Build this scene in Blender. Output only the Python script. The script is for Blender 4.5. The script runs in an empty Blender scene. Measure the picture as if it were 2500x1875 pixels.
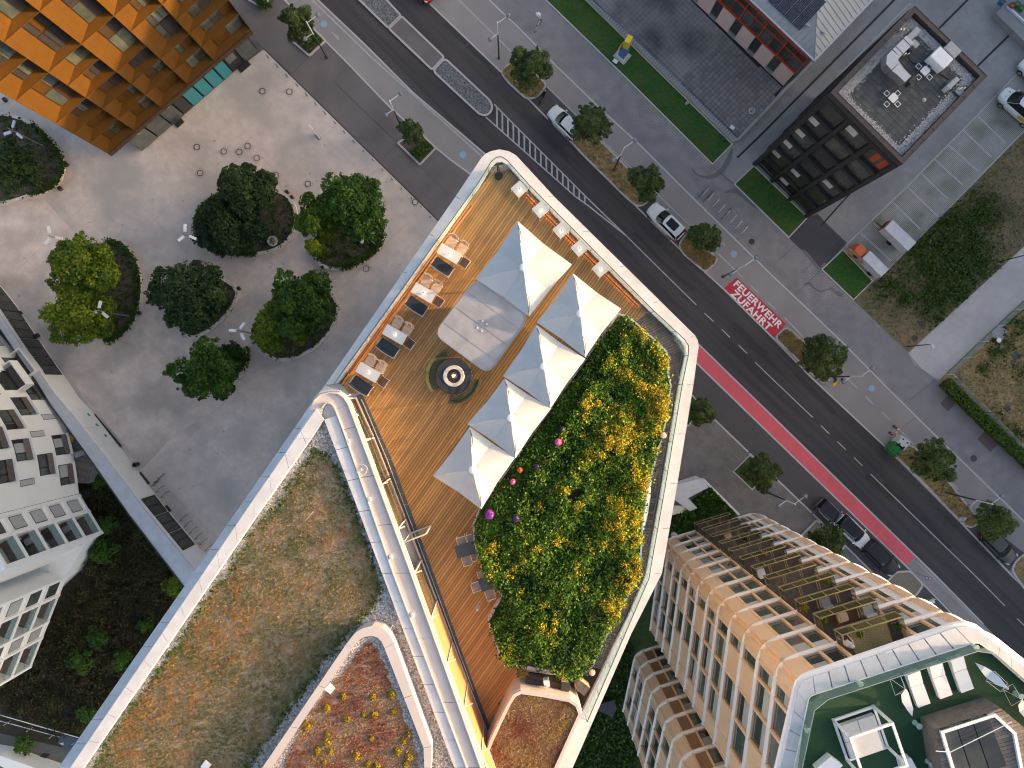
import bpy, bmesh, math, random
import numpy as np
from mathutils import Vector, Matrix
R = math.radians
sc = bpy.context.scene
COL = sc.collection
H = 80.0          # drone height above the street
F = 1824.0        # focal length in photograph pixels (2500 wide)

# ---------------------------------------------------------------- camera, sky, sun, exposure
cam_d = bpy.data.cameras.new('camera'); cam = bpy.data.objects.new('camera', cam_d); COL.objects.link(cam)
cam.location = (0, 0, H); cam.rotation_euler = (0, 0, 0)
cam_d.sensor_width = 36; cam_d.lens = 36*F/2500; cam_d.clip_end = 3000; cam_d.clip_start = .5
sc.camera = cam
SUN_AZ, SUN_EL = 5.0, 10.0
w = bpy.data.worlds.new('World'); sc.world = w; w.use_nodes = True
nt = w.node_tree; nt.nodes.clear()
sky = nt.nodes.new('ShaderNodeTexSky'); sky.sky_type = 'NISHITA'; sky.sun_disc = False
sky.sun_elevation = R(SUN_EL); sky.sun_rotation = R(90-SUN_AZ); sky.altitude = 200; sky.air_density = .75; sky.dust_density = 4.0; sky.ozone_density = 0
bg = nt.nodes.new('ShaderNodeBackground'); bg.inputs[1].default_value = .15
wo = nt.nodes.new('ShaderNodeOutputWorld')
nt.links.new(sky.outputs[0], bg.inputs[0]); nt.links.new(bg.outputs[0], wo.inputs[0])
sun_d = bpy.data.lights.new('sun', 'SUN'); sun_d.energy = 3.0; sun_d.angle = R(.6); sun_d.color = (1, .62, .30)
sun = bpy.data.objects.new('sun', sun_d); COL.objects.link(sun)
sdir = Vector((math.cos(R(SUN_EL))*math.cos(R(SUN_AZ)), math.cos(R(SUN_EL))*math.sin(R(SUN_AZ)), math.sin(R(SUN_EL))))
sun.rotation_euler = sdir.to_track_quat('Z', 'Y').to_euler(); sun.location = (90, 10, 60)
vs = sc.view_settings; vs.view_transform = 'Standard'; vs.look = 'None'; vs.gamma = 1; vs.use_curve_mapping = False
vs.exposure = 1.7
sc.render.engine = 'CYCLES'
sc.cycles.use_denoising = True; sc.cycles.filter_width = 1.1
sc.cycles.max_bounces = 6; sc.cycles.transparent_max_bounces = 12
sc.cycles.sample_clamp_indirect = 4

# ---------------------------------------------------------------- coordinates
def P(px, py, z=0.0):
    s = (H-z)/F
    return ((px-1250)*s, (937.5-py)*s)
def P3(px, py, z=0.0):
    a = P(px, py, z); return (a[0], a[1], z)
def PL(pts, z=0.0): return [P(x, y, z) for x, y in pts]
def area(p): return .5*sum(p[i][0]*p[(i+1) % len(p)][1]-p[(i+1) % len(p)][0]*p[i][1] for i in range(len(p)))
def ccw(p): return list(p) if area(p) > 0 else list(reversed(p))
def chaikin(p, n=2, closed=True):
    for _ in range(n):
        q = []; m = len(p)
        rng_ = range(m) if closed else range(m-1)
        if not closed: q.append(p[0])
        for i in rng_:
            a, b = p[i], p[(i+1) % m]
            q.append((a[0]*.75+b[0]*.25, a[1]*.75+b[1]*.25)); q.append((a[0]*.25+b[0]*.75, a[1]*.25+b[1]*.75))
        if not closed: q.append(p[-1])
        p = q
    return p
def rounded(p, r, n=5):
    out = []; m = len(p)
    for i in range(m):
        a, b, c = Vector(p[i-1]), Vector(p[i]), Vector(p[(i+1) % m])
        u = (a-b); v = (c-b); d = min(r, u.length*.48, v.length*.48)
        s = b+u.normalized()*d; e = b+v.normalized()*d
        for k in range(n+1):
            t = k/n; out.append(tuple(s*(1-t)**2+b*2*t*(1-t)+e*t*t))
    return out
def offset_line(p, d, closed=False):
    out = []; m = len(p)
    for i in range(m):
        if closed: a, c = Vector(p[i-1]), Vector(p[(i+1) % m])
        else: a, c = Vector(p[max(i-1, 0)]), Vector(p[min(i+1, m-1)])
        b = Vector(p[i]); t1 = (b-a); t2 = (c-b)
        if t1.length < 1e-6: t1 = t2
        if t2.length < 1e-6: t2 = t1
        t1.normalize(); t2.normalize(); t = (t1+t2)
        if t.length < 1e-6: t = t1
        t.normalize(); nrm = Vector((-t.y, t.x)); k = max(.35, nrm.dot(Vector((-t1.y, t1.x))))
        out.append(tuple(b+nrm*(d/k)))
    return out
def resample(p, step):
    out = []; 
    for i in range(len(p)-1):
        a, b = Vector(p[i]), Vector(p[i+1]); n = max(1, round((b-a).length/step))
        for k in range(n): out.append(tuple(a.lerp(b, k/n)))
    out.append(tuple(p[-1])); return out
def by_length(p, step):
    """points at equal arc length"""
    L = [0]
    for i in range(len(p)-1): L.append(L[-1]+(Vector(p[i+1])-Vector(p[i])).length)
    n = max(1, round(L[-1]/step)); out = []; j = 0
    for k in range(n+1):
        s = L[-1]*k/n
        while j < len(p)-2 and L[j+1] < s: j += 1
        t = (s-L[j])/max(1e-9, L[j+1]-L[j]); out.append(tuple(Vector(p[j]).lerp(Vector(p[j+1]), min(1, max(0, t)))))
    return out
def inside(poly, x, y):
    c = False; n = len(poly); j = n-1
    for i in range(n):
        xi, yi = poly[i]; xj, yj = poly[j]
        if (yi > y) != (yj > y) and x < (xj-xi)*(y-yi)/(yj-yi)+xi: c = not c
        j = i
    return c
def inside_np(poly, X, Y):
    c = np.zeros(X.shape, bool); n = len(poly); j = n-1
    for i in range(n):
        xi, yi = poly[i]; xj, yj = poly[j]
        if yi != yj:
            m = ((yi > Y) != (yj > Y)) & (X < (xj-xi)*(Y-yi)/(yj-yi)+xi); c ^= m
        j = i
    return c
def scatter(poly, n, rng):
    xs = [p[0] for p in poly]; ys = [p[1] for p in poly]
    out = np.zeros((0, 2))
    while len(out) < n:
        q = np.column_stack([rng.uniform(min(xs), max(xs), n*2), rng.uniform(min(ys), max(ys), n*2)])
        q = q[inside_np(poly, q[:, 0], q[:, 1])]; out = np.vstack([out, q])
        if len(q) == 0: break
    return out[:n]

# ---------------------------------------------------------------- objects
def tag(o, label=None, cat=None, group=None, kind=None):
    if label: o['label'] = label
    if cat: o['category'] = cat
    if group: o['group'] = group
    if kind: o['kind'] = kind
    return o
def thing(name, label, cat, loc=(0, 0, 0), rz=0, group=None):
    o = bpy.data.objects.new(name, None); COL.objects.link(o); o.empty_display_size = .3
    o.location = loc; o.rotation_euler = (0, 0, rz)
    return tag(o, label, cat, group)
def link(name, me, m, parent=None, world=False):
    if m is not None and len(me.materials) == 0: me.materials.append(m)
    o = bpy.data.objects.new(name, me); COL.objects.link(o)
    if parent is not None:
        o.parent = parent
        if world:
            q = parent
            loc = Vector((0, 0, 0))
            while q is not None:
                if q.type == 'EMPTY': loc += q.location
                q = q.parent
            if parent.type == 'EMPTY': o.matrix_parent_inverse = Matrix.Translation(-loc)
    return o
class MB:
    def __init__(s): s.v = []; s.f = []
    def add(s, v, f):
        b = len(s.v); s.v += [tuple(q) for q in v]; s.f += [tuple(i+b for i in q) for q in f]; return s
    def quad(s, a, b, c, d): return s.add([a, b, c, d], [(0, 1, 2, 3)])
    def box(s, c, d, rz=0, tilt=None):
        x, y, z = d[0]/2, d[1]/2, d[2]/2; cs, sn = math.cos(rz), math.sin(rz)
        vv = []
        for (i, j, k) in ((-1, -1, -1), (1, -1, -1), (1, 1, -1), (-1, 1, -1), (-1, -1, 1), (1, -1, 1), (1, 1, 1), (-1, 1, 1)):
            q = Vector((i*x, j*y, k*z))
            if tilt: q = Matrix.Rotation(tilt[1], 3, tilt[0]) @ q
            vv.append((c[0]+q.x*cs-q.y*sn, c[1]+q.x*sn+q.y*cs, c[2]+q.z))
        return s.add(vv, [(3, 2, 1, 0), (4, 5, 6, 7), (0, 1, 5, 4), (1, 2, 6, 5), (2, 3, 7, 6), (3, 0, 4, 7)])
    def prism(s, poly, z0, z1, bottom=True):
        p = ccw(poly); n = len(p)
        v = [(x, y, z0) for x, y in p]+[(x, y, z1) for x, y in p]
        f = [tuple(range(n, 2*n))]+[(i, (i+1) % n, n+(i+1) % n, n+i) for i in range(n)]
        if bottom: f.append(tuple(reversed(range(n))))
        return s.add(v, f)
    def sheet(s, poly, z):
        p = ccw(poly); return s.add([(x, y, z) for x, y in p], [tuple(range(len(p)))])
    def strip(s, A, B, z0, z1):
        """solid between two open lines of equal length"""
        n = len(A)
        for i in range(n-1):
            q = ccw([A[i], A[i+1], B[i+1], B[i]])
            s.prism(q, z0, z1)
        return s
    def ribbon(s, line, wd, z0, z1, closed=False):
        A = offset_line(line, wd/2, closed); B = offset_line(line, -wd/2, closed); n = len(line)
        m = n if closed else n-1
        b = len(s.v)
        for i in range(n):
            s.v += [(A[i][0], A[i][1], z0), (B[i][0], B[i][1], z0), (B[i][0], B[i][1], z1), (A[i][0], A[i][1], z1)]
        for i in range(m):
            j = (i+1) % n; a, c = b+4*i, b+4*j
            s.f += [(a+3, a+2, c+2, c+3), (a, a+3, c+3, c), (a+2, a+1, c+1, c+2), (a+1, a, c, c+1)]
        if not closed:
            s.f += [(b, b+1, b+2, b+3), (b+4*(n-1)+3, b+4*(n-1)+2, b+4*(n-1)+1, b+4*(n-1))]
        return s
    def tube(s, pts, r, n=8, cap=True):
        pts = [Vector(p) for p in pts]; rr = r if isinstance(r, (list, tuple)) else [r]*len(pts)
        b = len(s.v); prev = None
        for i, p in enumerate(pts):
            t = (pts[min(i+1, len(pts)-1)]-pts[max(i-1, 0)])
            if t.length < 1e-9: t = Vector((0, 0, 1))
            t.normalize()
            if prev is None:
                a = Vector((0, 0, 1)) if abs(t.z) < .9 else Vector((1, 0, 0)); x = t.cross(a).normalized()
            else:
                x = (prev-t*prev.dot(t))
                x = x.normalized() if x.length > 1e-6 else t.orthogonal().normalized()
            prev = x; y = t.cross(x)
            for k in range(n):
                q = p+(x*math.cos(2*math.pi*k/n)+y*math.sin(2*math.pi*k/n))*rr[i]; s.v.append(tuple(q))
        for i in range(len(pts)-1):
            for k in range(n):
                a = b+i*n+k; c = b+i*n+(k+1) % n; s.f.append((a, c, c+n, a+n))
        if cap:
            s.f.append(tuple(b+k for k in reversed(range(n)))); s.f.append(tuple(b+(len(pts)-1)*n+k for k in range(n)))
        return s
    def lathe(s, c, prof, n=20):
        """prof = [(r,z)...]"""
        b = len(s.v); m = len(prof)
        for r, z in prof:
            for k in range(n): s.v.append((c[0]+r*math.cos(2*math.pi*k/n), c[1]+r*math.sin(2*math.pi*k/n), c[2]+z))
        for i in range(m-1):
            for k in range(n):
                a = b+i*n+k; d = b+i*n+(k+1) % n; s.f.append((a, d, d+n, a+n))
        if prof[0][0] > 1e-4: s.f.append(tuple(b+k for k in reversed(range(n))))
        if prof[-1][0] > 1e-4: s.f.append(tuple(b+(m-1)*n+k for k in range(n)))
        return s
    def ball(s, c, r, n=12, sq=1.0):
        m = max(4, n//2); return s.lathe(c, [(max(1e-5, r*math.sin(math.pi*i/m)), -r*sq*math.cos(math.pi*i/m)) for i in range(m+1)], n)
    def torus(s, c, Rr, r, n=20, m=6, axis='z'):
        b = len(s.v)
        for i in range(n):
            a = 2*math.pi*i/n
            for j in range(m):
                t = 2*math.pi*j/m; q = ((Rr+r*math.cos(t))*math.cos(a), (Rr+r*math.cos(t))*math.sin(a), r*math.sin(t))
                if axis == 'y': q = (q[0], q[2], q[1])
                s.v.append((c[0]+q[0], c[1]+q[1], c[2]+q[2]))
        for i in range(n):
            for j in range(m):
                a = b+i*m+j; d = b+i*m+(j+1) % m; e = b+((i+1) % n)*m+(j+1) % m; g = b+((i+1) % n)*m+j
                s.f.append((a, g, e, d))
        return s
    def mesh(s, name, smooth=False):
        me = bpy.data.meshes.new(name); me.from_pydata(s.v, [], s.f); me.update()
        if smooth: me.polygons.foreach_set('use_smooth', [True]*len(me.polygons))
        return me
    def build(s, name, m, parent=None, world=False, smooth=False):
        return link(name, s.mesh(name, smooth), m, parent, world)
def struct(name, mb, m, parent=None):
    o = mb.build(name, m, parent); o['kind'] = 'structure'; return o
def dup(root, loc=None, rz=None, label=None, group=None):
    def cp(o, par):
        c = o.copy(); COL.objects.link(c)
        if par is not None: c.parent = par; c.matrix_parent_inverse = o.matrix_parent_inverse.copy()
        for ch in list(o.children): cp(ch, c)
        return c
    r = cp(root, None)
    if loc is not None: r.location = loc
    if rz is not None: r.rotation_euler = (0, 0, rz)
    if label: r['label'] = label
    if group: r['group'] = group
    return r
def poly_mesh(name, V, Fq, tint=None, smooth=False):
    """fast numpy mesh: V (n,3), Fq (m,k)"""
    me = bpy.data.meshes.new(name); k = Fq.shape[1]
    me.vertices.add(len(V)); me.vertices.foreach_set('co', V.astype(np.float32).ravel())
    me.loops.add(Fq.size); me.loops.foreach_set('vertex_index', Fq.astype(np.int32).ravel())
    me.polygons.add(len(Fq)); me.polygons.foreach_set('loop_start', np.arange(0, Fq.size, k, dtype=np.int32))
    try: me.polygons.foreach_set('loop_total', np.full(len(Fq), k, np.int32))
    except Exception: pass
    if smooth: me.polygons.foreach_set('use_smooth', np.ones(len(Fq), bool))
    me.update(calc_edges=True)
    if tint is not None:
        a = me.attributes.new('tint', 'FLOAT', 'POINT'); a.data.foreach_set('value', tint.astype(np.float32))
    return me
def leaves(C, N, size, rng, tint, spread=.7, elong=1.5):
    """diamond leaves at C facing roughly N"""
    n = len(C)
    nn = N+rng.normal(0, spread, (n, 3)); nn /= np.linalg.norm(nn, axis=1, keepdims=True)+1e-9
    a = rng.normal(0, 1, (n, 3)); t = np.cross(nn, a); t /= np.linalg.norm(t, axis=1, keepdims=True)+1e-9
    b = np.cross(nn, t); s = (size*rng.uniform(.6, 1.35, n))[:, None]
    V = np.stack([C-t*s*elong*.5, C+b*s*.5+nn*s*.08, C+t*s*elong*.5, C-b*s*.5+nn*s*.08], 1).reshape(-1, 3)
    Fq = np.arange(4*n).reshape(n, 4)
    return V, Fq, np.repeat(tint, 4)
def blades(C, h, wd, rng, tint, per=5, lean=.6):
    n = len(C); c = np.repeat(C, per, 0); tt = np.repeat(tint, per)+rng.normal(0, .08, n*per)
    a = rng.uniform(0, 2*np.pi, n*per); l = rng.uniform(.2, lean, n*per); hh = np.repeat(h, per)*rng.uniform(.6, 1.2, n*per)
    d = np.stack([np.cos(a), np.sin(a), np.zeros_like(a)], 1); p = np.stack([-np.sin(a), np.cos(a), np.zeros_like(a)], 1)
    c = c+rng.normal(0, .02, c.shape)*[1, 1, 0]
    V = np.stack([c-p*wd/2, c+p*wd/2, c+d*(hh*l)[:, None]+np.array([0, 0, 1])*(hh*(1-.4*l))[:, None]], 1).reshape(-1, 3)
    return V, np.arange(3*n*per).reshape(-1, 3), np.repeat(tt, 3)
# ---------------------------------------------------------------- materials
MATS = {}
def _new(name):
    m = bpy.data.materials.new(name); m.use_nodes = True; t = m.node_tree; b = t.nodes['Principled BSDF']; MATS[name] = m
    return m, t, b
def mat(name, c, c2=None, scale=2.0, rough=.7, metal=0, bump=0, bscale=None, detail=6, stretch=None, rz=0, lo=.35, hi=.65, c3=None, scale3=.12, mix3=.5, spec=.5, objrand=0, emit=None, estr=0):
    m, t, b = _new(name); N = t.nodes.new; L = t.links.new
    b.inputs['Roughness'].default_value = rough; b.inputs['Metallic'].default_value = metal
    b.inputs['Specular IOR Level'].default_value = spec
    b.inputs['Base Color'].default_value = (*c, 1)
    co = N('ShaderNodeTexCoord'); mp = N('ShaderNodeMapping'); L(co.outputs['Object'], mp.inputs[0])
    mp.inputs['Rotation'].default_value = (0, 0, rz)
    if stretch: mp.vector_type = 'TEXTURE'; mp.inputs['Scale'].default_value = [1/q for q in stretch]
    out = None
    if c2 is not None:
        n = N('ShaderNodeTexNoise'); n.inputs['Scale'].default_value = scale; n.inputs['Detail'].default_value = detail; n.inputs['Roughness'].default_value = .65
        L(mp.outputs[0], n.inputs['Vector'])
        r = N('ShaderNodeValToRGB'); r.color_ramp.elements[0].position = lo; r.color_ramp.elements[1].position = hi
        r.color_ramp.elements[0].color = (*c, 1); r.color_ramp.elements[1].color = (*c2, 1); L(n.outputs[0], r.inputs[0]); out = r.outputs[0]
    if c3 is not None:
        n3 = N('ShaderNodeTexNoise'); n3.inputs['Scale'].default_value = scale3; n3.inputs['Detail'].default_value = 4; L(mp.outputs[0], n3.inputs['Vector'])
        r3 = N('ShaderNodeValToRGB'); r3.color_ramp.elements[0].position = .42; r3.color_ramp.elements[1].position = .66
        r3.color_ramp.elements[0].color = (0, 0, 0, 1); r3.color_ramp.elements[1].color = (mix3, mix3, mix3, 1); L(n3.outputs[0], r3.inputs[0])
        mx = N('ShaderNodeMix'); mx.data_type = 'RGBA'; L(r3.outputs[0], mx.inputs[0])
        if out is not None: L(out, mx.inputs[6])
        else: mx.inputs[6].default_value = (*c, 1)
        mx.inputs[7].default_value = (*c3, 1); out = mx.outputs[2]
    if objrand:
        oi = N('ShaderNodeObjectInfo'); hs = N('ShaderNodeHueSaturation'); ma = N('ShaderNodeMapRange')
        ma.inputs['To Min'].default_value = 1-objrand; ma.inputs['To Max'].default_value = 1+objrand; L(oi.outputs['Random'], ma.inputs[0])
        L(ma.outputs[0], hs.inputs['Value'])
        if out is not None: L(out, hs.inputs['Color'])
        else: hs.inputs['Color'].default_value = (*c, 1)
        out = hs.outputs[0]
    if out is not None: L(out, b.inputs['Base Color'])
    if bump:
        nb = N('ShaderNodeTexNoise'); nb.inputs['Scale'].default_value = bscale or scale*4; nb.inputs['Detail'].default_value = 5; L(mp.outputs[0], nb.inputs['Vector'])
        bp = N('ShaderNodeBump'); bp.inputs['Strength'].default_value = bump; bp.inputs['Distance'].default_value = .05; L(nb.outputs[0], bp.inputs['Height']); L(bp.outputs[0], b.inputs['Normal'])
    if emit: b.inputs['Emission Color'].default_value = (*emit, 1); b.inputs['Emission Strength'].default_value = estr
    return m
def leafmat(name, ramp, rough=.55, transl=.25):
    m, t, b = _new(name); N = t.nodes.new; L = t.links.new
    at = N('ShaderNodeAttribute'); at.attribute_name = 'tint'
    r = N('ShaderNodeValToRGB'); e = r.color_ramp.elements
    for i, (p, c) in enumerate(ramp):
        if i < 2: q = e[i]; q.position = p
        else: q = e.new(p)
        q.color = (*c, 1)
    L(at.outputs['Fac'], r.inputs[0]); L(r.outputs[0], b.inputs['Base Color']); b.inputs['Roughness'].default_value = rough
    b.inputs['Specular IOR Level'].default_value = .3
    tr = N('ShaderNodeBsdfTranslucent'); L(r.outputs[0], tr.inputs[0]); mx = N('ShaderNodeMixShader'); mx.inputs[0].default_value = transl
    L(b.outputs[0], mx.inputs[1]); L(tr.outputs[0], mx.inputs[2]); L(mx.outputs[0], t.nodes['Material Output'].inputs[0])
    return m
def brickmat(name, c, c2, mortar, bw, bh, ms=.02, rz=0, rough=.8, off=.5, noise=None, stain=None, bump=.4, stscale=.12):
    m, t, b = _new(name); N = t.nodes.new; L = t.links.new
    co = N('ShaderNodeTexCoord'); mp = N('ShaderNodeMapping'); mp.inputs['Rotation'].default_value = (0, 0, rz); L(co.outputs['Object'], mp.inputs[0])
    k = N('ShaderNodeTexBrick'); L(mp.outputs[0], k.inputs[0]); k.inputs['Scale'].default_value = 1; k.inputs['Brick Width'].default_value = bw; k.inputs['Row Height'].default_value = bh
    k.inputs['Mortar Size'].default_value = ms; k.inputs['Mortar Smooth'].default_value = .2; k.offset = off
    k.inputs['Color1'].default_value = (*c, 1); k.inputs['Color2'].default_value = (*c2, 1); k.inputs['Mortar'].default_value = (*mortar, 1)
    out = k.outputs[0]
    n = N('ShaderNodeTexNoise'); n.inputs['Scale'].default_value = .9; n.inputs['Detail'].default_value = 8; L(co.outputs['Object'], n.inputs['Vector'])
    mr = N('ShaderNodeMapRange'); mr.inputs['From Min'].default_value = .3; mr.inputs['From Max'].default_value = .7; mr.inputs['To Min'].default_value = .82; mr.inputs['To Max'].default_value = 1.15; L(n.outputs[0], mr.inputs[0])
    hs = N('ShaderNodeHueSaturation'); L(mr.outputs[0], hs.inputs['Value']); L(out, hs.inputs['Color']); out = hs.outputs[0]
    if stain:
        n3 = N('ShaderNodeTexNoise'); n3.inputs['Scale'].default_value = stscale; n3.inputs['Detail'].default_value = 5; L(co.outputs['Object'], n3.inputs['Vector'])
        r3 = N('ShaderNodeValToRGB'); r3.color_ramp.elements[0].position = .45; r3.color_ramp.elements[1].position = .7; r3.color_ramp.elements[1].color = (.7, .7, .7, 1); L(n3.outputs[0], r3.inputs[0])
        mx = N('ShaderNodeMix'); mx.data_type = 'RGBA'; L(r3.outputs[0], mx.inputs[0]); L(out, mx.inputs[6]); mx.inputs[7].default_value = (*stain, 1); out = mx.outputs[2]
    L(out, b.inputs['Base Color']); b.inputs['Roughness'].default_value = rough
    if bump:
        bp = N('ShaderNodeBump'); bp.inputs['Strength'].default_value = bump; bp.inputs['Distance'].default_value = .02; bp.invert = True; L(k.outputs['Fac'], bp.inputs['Height']); L(bp.outputs[0], b.inputs['Normal'])
    return m
def glassmat(name, tint, alpha=.5, rough=.03):
    m, t, b = _new(name); N = t.nodes.new; L = t.links.new
    b.inputs['Base Color'].default_value = (*tint, 1); b.inputs['Roughness'].default_value = rough; b.inputs['Specular IOR Level'].default_value = .6
    tr = N('ShaderNodeBsdfTransparent'); tr.inputs[0].default_value = (*[min(1, .75+.25*q) for q in tint], 1)
    mx = N('ShaderNodeMixShader'); mx.inputs[0].default_value = alpha; L(tr.outputs[0], mx.inputs[1]); L(b.outputs[0], mx.inputs[2]); L(mx.outputs[0], t.nodes['Material Output'].inputs[0])
    return m
ST = R(45)      # street paving follows the kerb
m_ground = mat('ground_paving', (.28, .265, .265), (.34, .32, .315), 1.5, .85, bump=.2)
m_asph = mat('road_asphalt', (.046, .044, .05), (.062, .06, .064), 30, .8, bump=.25, bscale=120, c3=(.085, .078, .082), scale3=.22, mix3=.7, stretch=(1, 1, 1))
m_asph_w = mat('road_asphalt_worn', (.040, .035, .037), (.060, .053, .054), .9, .82, bump=.25, bscale=110, stretch=(.10, 1.8, 1), rz=R(-44.5), detail=9, c3=(.088, .075, .073), scale3=.5, mix3=.6)
m_walk = mat('pavement_asphalt', (.15, .13, .127), (.185, .163, .158), 14, .85, bump=.2, bscale=90, c3=(.12, .106, .105), scale3=.3, mix3=.7)
m_bike = mat('cycle_path_asphalt', (.25, .222, .212), (.30, .27, .258), 10, .85, bump=.2, bscale=90, c3=(.34, .305, .29), scale3=.25, mix3=.6)
m_bay = mat('parking_bay_asphalt', (.075, .066, .066), (.10, .088, .088), 6, .85, bump=.2, bscale=90)
m_plaza = mat('plaza_concrete', (.57, .475, .415), (.76, .63, .555), .9, .8, bump=.12, bscale=14, detail=12, lo=.3, hi=.7, c3=(.44, .39, .355), scale3=.2, mix3=.9)
m_plaza2 = mat('plaza_concrete_grey', (.60, .49, .425), (.79, .65, .565), .8, .8, bump=.12, bscale=14, detail=12, lo=.3, hi=.7, c3=(.46, .39, .345), scale3=.3, mix3=.9)
m_conc = mat('driveway_concrete', (.25, .24, .24), (.31, .30, .295), 1.1, .85, bump=.15, detail=9, c3=(.21, .20, .20), scale3=.25, mix3=.7)
m_path = mat('path_concrete', (.47, .43, .42), (.54, .50, .48), 1.2, .85, bump=.15, detail=9, c3=(.40, .365, .36), scale3=.25, mix3=.6)
m_pavers = brickmat('sidewalk_pavers', (.265, .24, .24), (.30, .275, .27), (.205, .188, .188), .40, .26, .035, ST, bump=.5, stain=(.19, .175, .18))
m_pavers2 = brickmat('sidewalk_pavers_brown', (.19, .17, .165), (.215, .195, .188), (.15, .135, .13), .4, .26, .03, ST, bump=.4)
m_grid = brickmat('grass_grid_paving', (.20, .185, .16), (.25, .235, .20), (.46, .455, .45), .16, .16, .018, ST, off=0, bump=.3, stain=(.10, .115, .06), stscale=.45)
m_kerb = mat('granite_kerb', (.45, .42, .40), (.54, .505, .48), 8, .8, bump=.2)
m_paint = mat('road_paint_white', (.46, .445, .43), (.30, .29, .285), 4, .7, detail=9, lo=.4, hi=.75)
m_red = mat('road_paint_red', (.80, .11, .145), (.70, .115, .145), 1.3, .75, c3=(.60, .11, .13), scale3=.6, mix3=.6, bump=.1, bscale=60)
m_blue = mat('road_paint_blue', (.20, .36, .55), (.28, .42, .58), 6, .7)
m_lawn = mat('lawn_grass', (.013, .060, .005), (.034, .110, .011), 3.5, .9, bump=.7, bscale=40, detail=10, c3=(.09, .095, .02), scale3=.45, mix3=.4)
m_lawn_d = mat('garden_grass', (.012, .035, .008), (.03, .06, .012), 2, .95, bump=.5, bscale=20)
m_dry = mat('dry_grass', (.50, .34, .165), (.30, .22, .10), 3, .95, bump=.8, bscale=30, detail=9, c3=(.13, .15, .045), scale3=.8, mix3=.6)
m_meadow = mat('meadow_soil', (.20, .155, .10), (.12, .12, .05), 1.2, .95, bump=.8, bscale=20, detail=9, c3=(.29, .205, .125), scale3=.3, mix3=.7)
m_soil = mat('planting_soil', (.09, .065, .05), (.16, .12, .10), 4, .95, bump=.8, bscale=25)
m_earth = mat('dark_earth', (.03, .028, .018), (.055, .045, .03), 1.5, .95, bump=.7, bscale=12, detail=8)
m_pebble = mat('median_pebbles', (.24, .235, .235), (.075, .075, .08), 6, .9, bump=.8, bscale=20, lo=.4, hi=.6)
m_white = mat('white_coating', (.60, .61, .65), (.535, .54, .57), 2.2, .5, bump=.03, detail=10, c3=(.44, .44, .455), scale3=.9, mix3=.45)
m_white_wall = mat('white_render', (.90, .885, .86), (.86, .845, .82), .6, .75, bump=.05, c3=(.82, .80, .78), scale3=.35, mix3=.3)
m_whitem = mat('white_metal', (.76, .76, .77), None, rough=.35)
m_beige = mat('beige_coping', (.56, .50, .475), (.51, .455, .435), .8, .5, bump=.03)
m_steel = mat('galvanised_steel', (.42, .43, .45), (.50, .51, .53), 5, .4, .8, bump=.05)
m_dsteel = mat('dark_steel', (.045, .047, .052), (.06, .062, .066), 3, .45, .3)
m_black = mat('black_metal', (.018, .018, .02), (.028, .028, .03), 3, .5)
m_lampg = mat('lamp_globe_glass', (.16, .20, .25), None, rough=.15, spec=.8)
m_deck = mat('deck_wood', (.49, .28, .105), (.35, .185, .062), 5, .5, bump=.3, bscale=18, stretch=(.30, 5, 3), rz=R(54.6), objrand=.24, detail=8)
m_deck_gap = mat('deck_substructure', (.03, .016, .01), None, rough=.9)
m_gwood = mat('grey_weathered_wood', (.20, .165, .145), (.12, .10, .09), 4, .75, bump=.3, objrand=.22)
m_slate = mat('slate_stone', (.045, .06, .075), (.065, .082, .10), 3, .5, bump=.1)
m_canvas = mat('parasol_canvas', (.47, .485, .50), (.43, .445, .46), 1.5, .85, bump=.12, bscale=3)
m_canvas2 = mat('grey_membrane', (.30, .30, .325), (.235, .235, .26), 1.6, .6, bump=.06, c3=(.36, .36, .38), scale3=.9, mix3=.6)
m_table = mat('pale_table_top', (.70, .69, .67), (.66, .65, .64), 3, .35)
m_chairw = mat('oak_slats', (.74, .54, .38), (.62, .43, .29), 9, .55, bump=.2, stretch=(1, 6, 1), objrand=.10)
m_cush = mat('charcoal_cushion', (.025, .035, .047), (.04, .05, .063), 5, .9, bump=.25, bscale=4)
m_dslat = mat('dark_slats', (.035, .03, .035), (.055, .045, .045), 4, .6)
m_olive = mat('olive_wicker', (.095, .11, .05), (.05, .06, .03), 30, .8, bump=.5, bscale=60)
m_flame = mat('flame', (.9, .4, .1), None, emit=(1, .38, .08), estr=9)
m_led = mat('led_strip', (.9, .6, .3), None, emit=(1, .42, .08), estr=9)
m_bulb = mat('table_lamp_glow', (.9, .8, .7), None, emit=(1, .72, .42), estr=5)
m_chrome = mat('polished_metal', (.6, .58, .57), None, rough=.2, metal=1)
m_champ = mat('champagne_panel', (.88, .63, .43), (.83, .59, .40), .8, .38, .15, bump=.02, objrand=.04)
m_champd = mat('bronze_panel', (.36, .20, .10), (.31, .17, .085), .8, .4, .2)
m_rib = mat('white_rib', (.88, .83, .81), (.83, .78, .77), 1, .45, bump=.02)
m_gold = mat('gold_metal', (.165, .075, .011), (.135, .062, .009), 1.2, .5, .5, bump=.04)
m_bronze = mat('dark_bronze', (.10, .055, .03), (.075, .042, .024), 1.2, .5, .3, bump=.04)
m_gdark = mat('dark_blind', (.022, .02, .025), (.032, .028, .032), 2, .7)
m_frame = mat('window_frame_dark', (.02, .02, .02), None, rough=.5)
m_pane = mat('window_glass', (.05, .065, .062), (.10, .115, .10), .8, .06, spec=.9, objrand=.5)
m_panedk = mat('dark_window_glass', (.018, .022, .02), (.06, .062, .05), .5, .06, spec=.8, objrand=.5)
m_blind = mat('window_blind', (.46, .47, .47), (.40, .41, .41), 2, .6, objrand=.15)
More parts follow.
